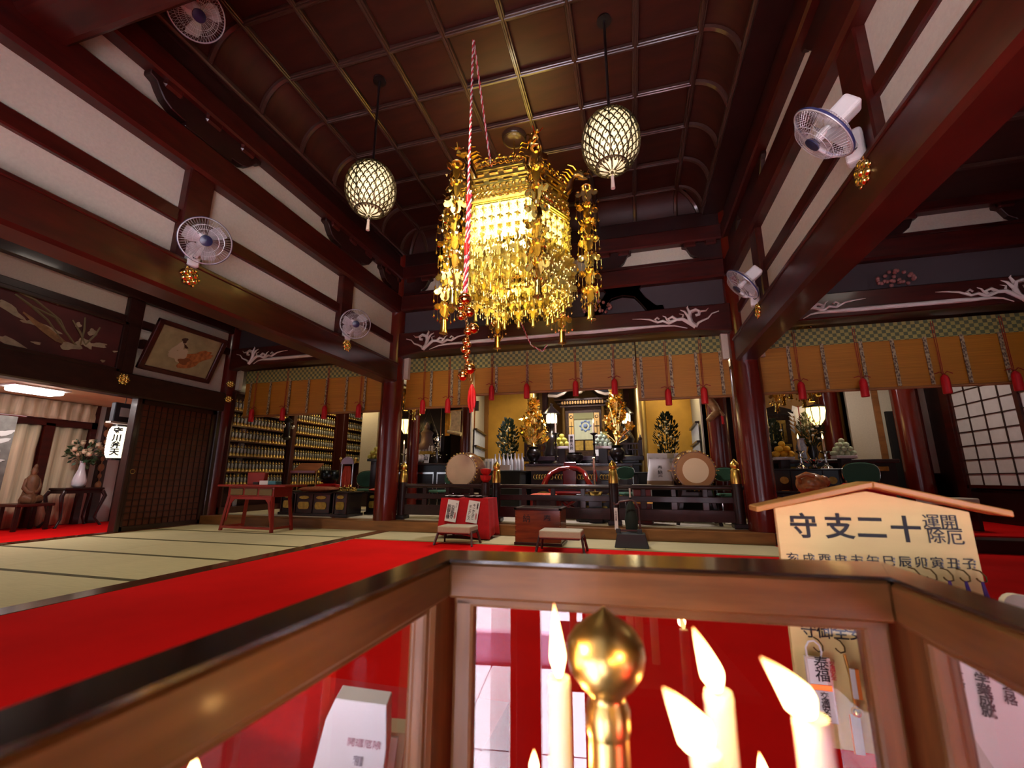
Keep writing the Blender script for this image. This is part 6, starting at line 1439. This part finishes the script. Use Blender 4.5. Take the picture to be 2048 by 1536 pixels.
# ================================================================ THE CANDLE CASE IN FRONT OF THE VIEWER
def PD(px, py, d): return ray(px, py)*d+Vector((0, 0, H))
CW = mat('warm varnished case timber', (.125, .050, .014), .45, coat=.05, spec=.3, var=.3, scale=(6, 60, 60))
CWY = mat('warm varnished case timber along y', (.125, .050, .014), .45, coat=.05, spec=.3, var=.3, scale=(60, 6, 60)); CWZ = mat('warm varnished case timber upright', (.125, .050, .014), .45, coat=.05, spec=.3, var=.3, scale=(60, 60, 6))
TOPD = mat('dark rail top', (.022, .010, .006), .2, coat=.5, var=.3, scale=(20, 20, 20))  # rail tops in a darker tone than the case timber
GLA = bpy.data.materials.new('case glass'); GLA.use_nodes = True; nt = GLA.node_tree; nt.nodes.clear()
o_ = nt.nodes.new('ShaderNodeOutputMaterial'); mx = nt.nodes.new('ShaderNodeMixShader'); fr = nt.nodes.new('ShaderNodeFresnel'); fr.inputs[0].default_value = 2.0; tr = nt.nodes.new('ShaderNodeBsdfTransparent'); tr.inputs[0].default_value = (.97, .97, .96, 1); gl = nt.nodes.new('ShaderNodeBsdfGlossy'); gl.inputs['Roughness'].default_value = .0
ge = nt.nodes.new('ShaderNodeNewGeometry'); mu = nt.nodes.new('ShaderNodeMath'); mu.operation = 'MULTIPLY'; iv = nt.nodes.new('ShaderNodeMath'); iv.operation = 'SUBTRACT'; iv.inputs[0].default_value = 1.0; nt.links.new(ge.outputs['Backfacing'], iv.inputs[1]); nt.links.new(fr.outputs[0], mu.inputs[0]); nt.links.new(iv.outputs[0], mu.inputs[1]); nt.links.new(mu.outputs[0], mx.inputs[0]); nt.links.new(tr.outputs[0], mx.inputs[1]); nt.links.new(gl.outputs[0], mx.inputs[2]); nt.links.new(mx.outputs[0], o_.inputs[0])
zr = .74
L_o, R_o = Vector((-.280, .640, 0)), Vector((.306, .705, 0)); L_i, R_i = Vector((-.240, .567, 0)), Vector((.266, .600, 0))
XLo, XLi, XRo, XRi = -.303, -.258, .322, .276
cs = thing('candle_case', 'varnished timber wind case with glass panes around the votive candles', 'case', (0, 0, 0))
def quadprism(b, pts, z0, z1, m=0): b.prism([(p_[0], p_[1]) for p_ in pts], z0, z1, 'Z', m)
b = MB(); quadprism(b, [L_i, R_i, R_o, L_o], zr-.043, zr); o = b.build('front_rail', [CW], cs, bevel=.003)
b = MB(); quadprism(b, [(XLo, -.35), (XLi, -.35), L_i, L_o], zr-.044, zr+.0005); b.build('left_rail', [CWY], cs, bevel=.004)
b = MB(); quadprism(b, [(XRi, -.35), (XRo, -.35), R_o, R_i], zr-.046, zr+.0005); b.build('right_rail', [CWY], cs, bevel=.006)
e0 = Vector((.004, .004, 0)); e1 = Vector((-.004, .004, 0))
b = MB(); quadprism(b, [L_i+Vector((-.001, .002, 0)), R_i+Vector((.001, .002, 0)), R_o+e1*.2, L_o-e1*.2], zr, zr+.004); quadprism(b, [(XLo+.001, -.35), (XLi-.002, -.35), L_i+Vector((-.001, .002, 0)), L_o], zr, zr+.004); quadprism(b, [(XRi+.002, -.35), (XRo, -.35), R_o, R_i+Vector((.001, .002, 0))], zr, zr+.004)
b.build('rail_capping', TOPD, cs)
# stiles, mouldings and panes
din = (R_i-L_i).normalized(); nin = Vector((din.y, -din.x, 0))
def frame(a, c, nm, mm, sw=.028):
    d = (c-a).normalized(); nn = Vector((d.y, -d.x, 0)); L = (c-a).length
    Mx = Matrix(((d.x, nn.x, 0, a.x), (d.y, nn.y, 0, a.y), (0, 0, 1, 0), (0, 0, 0, 1)))
    MB().box((0, -.012, zr-.057), (L, .006, zr-.043), M=Mx).build('upper_moulding', mm, cs, bevel=.004, seg=2)
    for x0 in (0, L-sw): MB().box((x0, -.014, -.70), (x0+sw, .006, zr-.044), M=Mx).build('stile', CWZ, cs, bevel=.005, seg=2)
    MB().box((0, -.014, -.70), (L, .006, -.60), M=Mx).build('bottom_rail', mm, cs)
    MB().box((sw-.002, -.0065, -.60), (L-sw+.002, -.0035, zr-.058), M=Mx).build('glass_pane', GLA, cs)
m_ = Vector((0, .022, 0))
frame(L_i+m_, R_i+m_, 'front', CW); frame(Vector((XLi-.02, -.33, 0)), L_i+Vector((-.022, .0, 0)), 'left', CWY); frame(R_i+Vector((.022, 0, 0)), Vector((XRi+.024, -.33, 0)), 'right', CWY, .014)
MB().box((-.285, .545, -.7), (-.250, .625, zr-.04)).build('corner_post', CWZ, cs, bevel=.005); MB().box((.282, .59, -.7), (.312, .69, zr-.04)).build('corner_post', CWZ, cs, bevel=.005)

# candle rack, brass finial post and candles
q = PD(1214, 1395, .30); zb = .50
t = thing('brass_finial_post', 'brass post with onion shaped finial among the candles', 'post', (q.x, q.y, 0)); k_ = .30/864
AB = mat('worn brass', (.62, .42, .14), .30, 1., var=.25, scale=(40, 40, 40))
zc = q.z
MB().lathe([(.0135, zb-1.2), (.0135, zc-.012)], n=24).build('post_shaft', AB, t, smooth=50)
MB().lathe([(.0138, zc-.022), (.0150, zc-.018), (.0150, zc-.006), (.0128, zc-.001), (.0125, zc+.003), (.0185, zc+.008), (.0250, zc+.017), (.0275, zc+.027), (.0262, zc+.036), (.021, zc+.0435), (.0135, zc+.049), (.007, zc+.053), (.003, zc+.056), (.0005, zc+.058)], n=36).build('onion_finial', AB, t, smooth=60)
t2 = thing('candle_rack', 'iron rack of spikes carrying the votive candles', 'rack', (0, 0, 0)); MB().box((-.12, .02, zb-.012), (.22, .36, zb)).build('rack_plate', GREY, t2)
for sx in (-.1, .2): MB().box((sx-.008, .17, -.7), (sx+.008, .19, zb-.012)).build('rack_leg', GREY, t2)
WAX = mat('warm white votive wax', (.86, .78, .62), .45, sss=.5)
FL = mat('votive flame', (1, .85, .5), .5, emit=(1, .66, .22), es=14); fn = FL.node_tree; tcx = fn.nodes.new('ShaderNodeTexCoord'); sp_ = fn.nodes.new('ShaderNodeSeparateXYZ'); rmp = fn.nodes.new('ShaderNodeValToRGB')
rmp.color_ramp.elements[0].color = (1, .70, .28, 1); rmp.color_ramp.elements[1].color = (.30, .085, .010, 1); rmp.color_ramp.elements[0].position = .45
fn.links.new(tcx.outputs['Generated'], sp_.inputs[0]); fn.links.new(sp_.outputs[2], rmp.inputs[0]); fn.links.new(rmp.outputs[0], fn.nodes['Principled BSDF'].inputs['Emission Color'])
WICK = mat('burnt wick', (.02, .012, .008), .8)
def candle(px, py, d, wpx, label, tip, fw, light=1.0):
    q = PD(px, py, d); r = wpx/2*d/864
    t = thing('votive_candle', label, 'candle', (q.x, q.y, zb), 0, 'votive candles in the glass case'); h = q.z-zb
    MB().lathe([(r*1.04, 0), (r, h*.5), (r*.98, h-.006), (r*1.02, h-.003), (r*.9, h), (r*.5, h-.002), (.0005, h-.003)], n=24).build('wax', WAX, t, smooth=50)
    tp_ = PD(px+tip[0], py+tip[1], d)-q; base = Vector((0, 0, h-.002))
    MB().tube([base, base+tp_*.12], .0009, 5).build('wick', WICK, t)
    b = MB(); N = 20; pts = []; rs = []
    for i in range(N+1):
        u = i/N; pts.append(base+Vector((0, 0, .0025))+tp_*u+Vector((0, 0, .12*tp_.length*sin(pi*u)*.3)))
        rs.append(max(.0002, fw*1.05*d/864*(min(1, (u+.04)/.26)**.6)*(1 if u < .26 else max(0, 1-((u-.26)/.74))**.85)))
    b.tube(pts, rs, 12); b.build('flame', FL, t, smooth=80)
    text('writing', '心願', r*.8, mat('faded brush ink', (.35, .30, .25), .7), t, (0, -r*1.01, h-.055), thick=.0, vert=True, depth=.0002)
    lamp('flame_light', 'POINT', tuple(Vector((q.x, q.y, zb))+base+tp_*.55), light, (1, .52, .16), .006)
candle(1118, 1354, .29, 44, 'votive candle with an upright flame left of the brass finial', (-10, -145), 15)
candle(1436, 1382, .235, 54, 'votive candle with a leaning flame right of the brass finial', (-50, -125), 21)
candle(1622, 1432, .195, 66, 'thickest votive candle at the right with a strongly leaning flame', (-100, -115), 30)
candle(1412, 1505, .20, 60, 'low votive candle with a wide flame in front of the leaning one', (-86, -128), 36)
candle(1068, 1545, .33, 34, 'short votive candle half below the picture edge left of the finial', (0, -45), 9, .6)
candle(1530, 1560, .34, 36, 'short votive candle between the two leaning flames', (-12, -55), 10, .6)
candle(385, 1560, .32, 34, 'votive candle with only its flame showing at the lower left edge', (5, -50), 12, .8)
# white paper packets outside the left pane
d = .66
t = thing('paper_packet', 'folded white paper packet with faint pink print standing outside the left pane', 'packet', (0, 0, 0))
pts = [PD(*p, d) for p in ((671, 1397), (773, 1411), (772, 1500), (752, 1660), (585, 1660), (626, 1536), (651, 1440))]
n_ = (pts[1]-pts[0]).cross(pts[3]-pts[0]).normalized(); n_ = n_ if n_.dot(ray(700, 1450)) > 0 else -n_
b = MB(); m = len(pts); b.add([p for p in pts]+[p+n_*.03 for p in pts], [tuple(range(m-1, -1, -1)), tuple(range(m, 2*m))]+[(i, (i+1) % m, m+(i+1) % m, m+i) for i in range(m)]); b.build('packet_body', mat('white glossy paper', (.93, .93, .95), .4), t, bevel=.001)
uu = (pts[1]-pts[0]).normalized(); vv = n_.cross(uu).normalized(); vv = vv if vv.z > 0 else -vv
def on_packet(n, tx, px, py, s, m, vert=False):
    o = text(n, tx, s, m, t, (0, 0, 0), vert=vert); p = PD(px, py, d)-n_*.0015
    w_ = uu.cross(vv); o.matrix_local = Matrix(((uu.x, vv.x, w_.x, p.x), (uu.y, vv.y, w_.y, p.y), (uu.z, vv.z, w_.z, p.z), (0, 0, 0, 1)))
on_packet('pink_print', '開運厄除', 728, 1487, .013, mat('pale pink print', (.72, .50, .56), .6)); on_packet('grey_print', '種', 716, 1522, .016, mat('pale grey print', (.45, .45, .50), .6))
t = thing('card_box', 'cream edged white card box behind the white paper packet', 'box', (0, 0, 0)); d2 = .72
pts = [PD(*p, d2) for p in ((765, 1463), (812, 1467), (782, 1680), (735, 1680))]; b = MB(); m = 4
b.add(pts+[p+n_*.03 for p in pts], [(3, 2, 1, 0), (4, 5, 6, 7)]+[(i, (i+1) % m, m+(i+1) % m, m+i) for i in range(m)]); b.build('card', mat('cream card edge', (.50, .40, .26), .7), t)
pts = [PD(*p, d2) for p in ((768, 1470), (797, 1473), (768, 1680), (740, 1680))]; b = MB(); b.add([p-n_*.004 for p in pts]+[p for p in pts], [(3, 2, 1, 0), (4, 5, 6, 7)]+[(i, (i+1) % m, m+(i+1) % m, m+i) for i in range(m)]); b.build('white_face', WHITE, t)
t = thing('side_counter', 'red covered counter outside the glass case carrying the paper packets', 'counter', (0, 0, 0))
MB().box((-1.1, .10, -.7), (-.335, 1.2, PD(700, 1660, .7).z)).build('counter_top', REDC, t)

# ---- zodiac amulet board
YE = 1.10
E = lambda px, py: PY(px, py, YE)
x0, x1 = E(1553, 1040).x, E(1846, 1040).x
x1 = E(1940, 1029).x; zb = E(1640, 1493).z; ze0, ze1 = E(1549, 1018).z, E(1940, 1026).z; pk = E(1731, 982)
ema = thing('amulet_board', 'gabled pale wooden amulet board with black brush writing and a row of hooks', 'board', (0, YE, 0))
EW = mat('pale hinoki board', (.78, .58, .23), .55, var=.12, scale=(1.5, 8, 14)); EO = mat('orange varnished edge', (.52, .24, .06), .35, coat=.3)
MB().prism([(x0, zb), (x1, zb), (x1, ze1+.002), (pk.x, pk.z), (x0, ze0+.002)], 0, .014, 'Y').build('board', EW, ema, bevel=.001)
lf, rt = E(1505, 1022), E(2001, 1032); th = .012
for a, c in ((Vector((lf.x, 0, lf.z)), Vector((pk.x, 0, pk.z+.008))), (Vector((pk.x, 0, pk.z+.008)), Vector((rt.x, 0, rt.z)))):
    MB().prism([(a.x, a.z), (c.x, c.z), (c.x, c.z+th), (a.x, a.z+th)], -.035, .03, 'Y').build('roof_strip', EO, ema, bevel=.002)
for x in (x0+.02, x1-.02): MB().box((x-.012, .014, 0), (x+.012, .035, ze0-.01)).build('support_leg', EO, ema)
def et(n, tx, px, py, hpx, m=INK, th_=.0, rot=0):
    q = E(px, py); text(n, tx, hpx*.92*.95/864, m, ema, (q.x, -.0012, q.z), (R(90), R(rot), 0), depth=.0006, thick=th_)
for tx, px, py in (('守', 1607, 1055), ('支', 1678, 1056), ('二', 1742, 1058), ('十', 1812, 1062)): et('brush_character', tx, px, py, 53, INK, .0011)
for tx, px, py in (('運', 1862, 1045), ('開', 1898, 1046), ('除', 1872, 1074), ('厄', 1910, 1077)): et('brush_character', tx, px, py, 30, mat('dark grey ink', (.035, .035, .045), .6), .0)
q0, q1 = E(1849, 1058), E(1922, 1059); MB().box((q0.x, -.0018, q0.z), (q1.x, -.0005, q0.z+.0022)).build('ruled_line', INK, ema)
zod = '亥戌酉申未午巳辰卯寅丑子'; hkm = None
CORD = mat('purple cord', (.10, .05, .30), .7)
for k, c_ in enumerate(zod):
    px = 1584+(1938-1584)*k/11; py = 1117+12*k/11
    et('zodiac_character', c_, px, py, 22, mat('dark grey ink', (.035, .035, .045), .6), .0)
    for j in range(3):
        q = E(px+11, py-6+6*j); MB().box((q.x-.0012, -.001, q.z-.0018), (q.x+.0012, 0, q.z+.0018)).build('small_print', mat('grey ink', (.25, .24, .26), .7), ema)
    q = E(px+8, py+14)
    if hkm is None: o = MB().tube([(0, .0, .004), (.004, -.012, .003), (.009, -.016, -.006), (.008, -.018, -.014), (0, -.018, -.017), (-.006, -.019, -.012), (-.008, -.02, -.009)], .0014, 6).build('brass_hook', mat('dark brass hook', (.20, .12, .04), .35, .9), ema, smooth=60); hkm = o.data
    else: o = link('brass_hook', hkm, ema)
    o.location = (q.x, 0, q.z)
    cd_ = tag(MB().tube([(0, -.019, -.015), (.002, -.017, -.04), (.005, -.012, -.075)], .0022, 5).tube([(.001, -.019, -.015), (.007, -.017, -.045), (.011, -.012, -.078)], .0018, 5).build('purple_amulet', CORD, None, smooth=60, loc=(q.x, YE, q.z)), 'purple corded amulet on the hook under the %s character of the wooden board' % 'pig dog rooster monkey sheep horse snake dragon rabbit tiger ox rat'.split()[k], 'amulet', 'purple corded amulets')
for k, c_ in enumerate('守御全安通交'): et('brush_character', c_, 1617+32*k, 1262+2*k, 30, INK, .0002)
# amulets on the lower hooks
for px, py in ((1628, 1283), (1671, 1285)):
    q = E(px, py); o = link('brass_hook', hkm, ema); o.location = (q.x, 0, q.z+.004)
LCL = mat('clear plastic sleeve', (.62, .58, .52), .15)
t = thing('sleeved_amulet', 'white car amulet card in a clear sleeve hanging on the board', 'amulet', (0, YE, 0)); a, c = E(1601, 1304), E(1668, 1437)
MB().box((a.x, -.022, c.z), (c.x, -.016, a.z)).build('clear_sleeve', LCL, t); MB().box((a.x+.004, -.024, E(1630, 1358).z), (c.x-.010, -.021, a.z-.003)).build('upper_card', WHITE, t); MB().box((a.x+.008, -.024, c.z+.002), (c.x-.002, -.021, E(1630, 1370).z)).build('lower_card', WHITE, t); MB().box((a.x+.004, -.0245, E(1630, 1369).z), (c.x-.004, -.0212, E(1630, 1359).z)).build('gold_band', GOLD, t)
q = E(1634, 1330); text('writing', '泰福', .026, INK, t, (q.x, -.0246, q.z), thick=.0, vert=True, sp=.8); q = E(1655, 1332); text('red_print', '交通安全', .010, REDINK, t, (q.x, -.0246, q.z), vert=True, sp=.8); q = E(1642, 1402); text('writing', '交通安全', .015, INK, t, (q.x, -.0246, q.z), thick=.0, vert=True, sp=.8)
q = E(1632, 1290); MB().tube([(q.x-.012+.014*cos(u*.7), -.02, q.z-.006+.020*sin(u*.7)) for u in range(10)], .0018, 5, closed=True).build('white_cord', WHITE, t, smooth=60)
t = thing('bell_amulet', 'small gilt bell amulet with orange and white ribbons on the board', 'amulet', (0, YE, 0)); q = E(1678, 1290); e = E(1700, 1405)
MB().tube([(q.x, -.02, q.z-.01), (q.x+.004, -.022, (q.z+e.z)/2), (e.x, -.022, e.z)], .0028, 6).build('gilt_strap', GOLD, t, smooth=60); MB().ball((e.x, -.024, e.z-.006), .009, 12).build('bell', GOLDB, t, smooth=60)
a, c = E(1685, 1325), E(1704, 1385); MB().box((a.x, -.03, c.z), (c.x, -.026, a.z)).build('charm_plate', WHITE, t, bevel=.001); MB().box((c.x, -.03, c.z), (c.x+.006, -.026, a.z)).build('orange_edge', mat('orange ribbon', (.80, .20, .02), .6), t)
a, c = E(1687, 1417), E(1700, 1494); MB().box((a.x, -.023, c.z), (c.x, -.021, a.z)).build('orange_ribbon', mat('orange ribbon', (.80, .20, .02), .6), t); MB().box((c.x+.001, -.023, c.z), (c.x+.016, -.021, a.z)).build('white_ribbon', WHITE, t)
# round-cornered placard at the right
q = PY(2040, 1230, 1.0); q.x += -.075
t = thing('white_placard', 'white round cornered placard with brush writing right of the amulet board', 'placard', (q.x, 1.0, 0)); hw = .045; zt_ = PY(1998, 1182, 1.0).z
pl = []
for cx_, cz_, a0 in ((hw-.02, zt_-.02, 0), (-hw+.02, zt_-.02, 90), (-hw+.01, zt_-.4, 180), (hw-.01, zt_-.4, 270)):
    for k in range(5): a = R(a0+22.5*k); pl.append((cx_+.02*cos(a), cz_+.02*sin(a)))
MB().prism(pl, 0, .012, 'Y').build('placard_board', mat('ivory placard', (.76, .68, .54), .6), t); text('brush_character', '南', .036, INK, t, (.004, -.001, zt_-.034), thick=.0003); t.rotation_euler = (0, R(9), 0)
MB().box((-.012, .012, 0), (.012, .03, zt_-.2)).build('stick', EO, t)
# notice sheet outside the right pane
ar = R(-24); q = PD(1845, 1262, .70)
t = thing('notice_sheet', 'white notice sheet with blurred black writing outside the right pane', 'notice', q, ar)
MB().box((-.002, 0, -.135), (.30, .003, .03)).build('sheet', WHITE, t); MB().box((-.002, .004, -.42), (.30, .007, -.10)).build('shade_sheet', mat('greyish shaded sheet', (.50, .46, .44), .7), t); MB().box((-.002, .002, -.42), (.05, .0035, -.13)).build('clear_film', LCL, t)  # grey of the lower sheet is the bottom-left shade, put in as colour
MB().prism([(.035, -.135), (.30, -.135), (.30, -.42), (.16, -.42)], .0005, .0025, 'Y').build('front_sheet', WHITE, t)
G2 = mat('soft black print', (.07, .07, .08), .7)
for k, tx in enumerate(('合格', '学業成就', '合格', '開運厄除', '健康', '家内安全', '商売繁盛', '無病息災')):
    big = k % 2 == 1; text('writing', tx, .017 if big else .014, G2, t, (.032+.026*k, -.001, -.060-.005*k-(.012 if big else 0)), thick=.0002 if big else 0, vert=True, sp=.85)
for k, tx in enumerate(('お願', 'ご奉', 'ろう', 'そく', '一本', '百円')): text('writing', tx, .017, G2, t, (.09+.03*k, -.001, -.205-.006*k), vert=True, sp=.9)
t = thing('notice_stand', 'dark stand holding the notice sheet outside the right pane', 'stand', q, ar)
MB().box((.0, .009, -1.0), (.32, .02, .02)).build('backing_board', DARK, t)
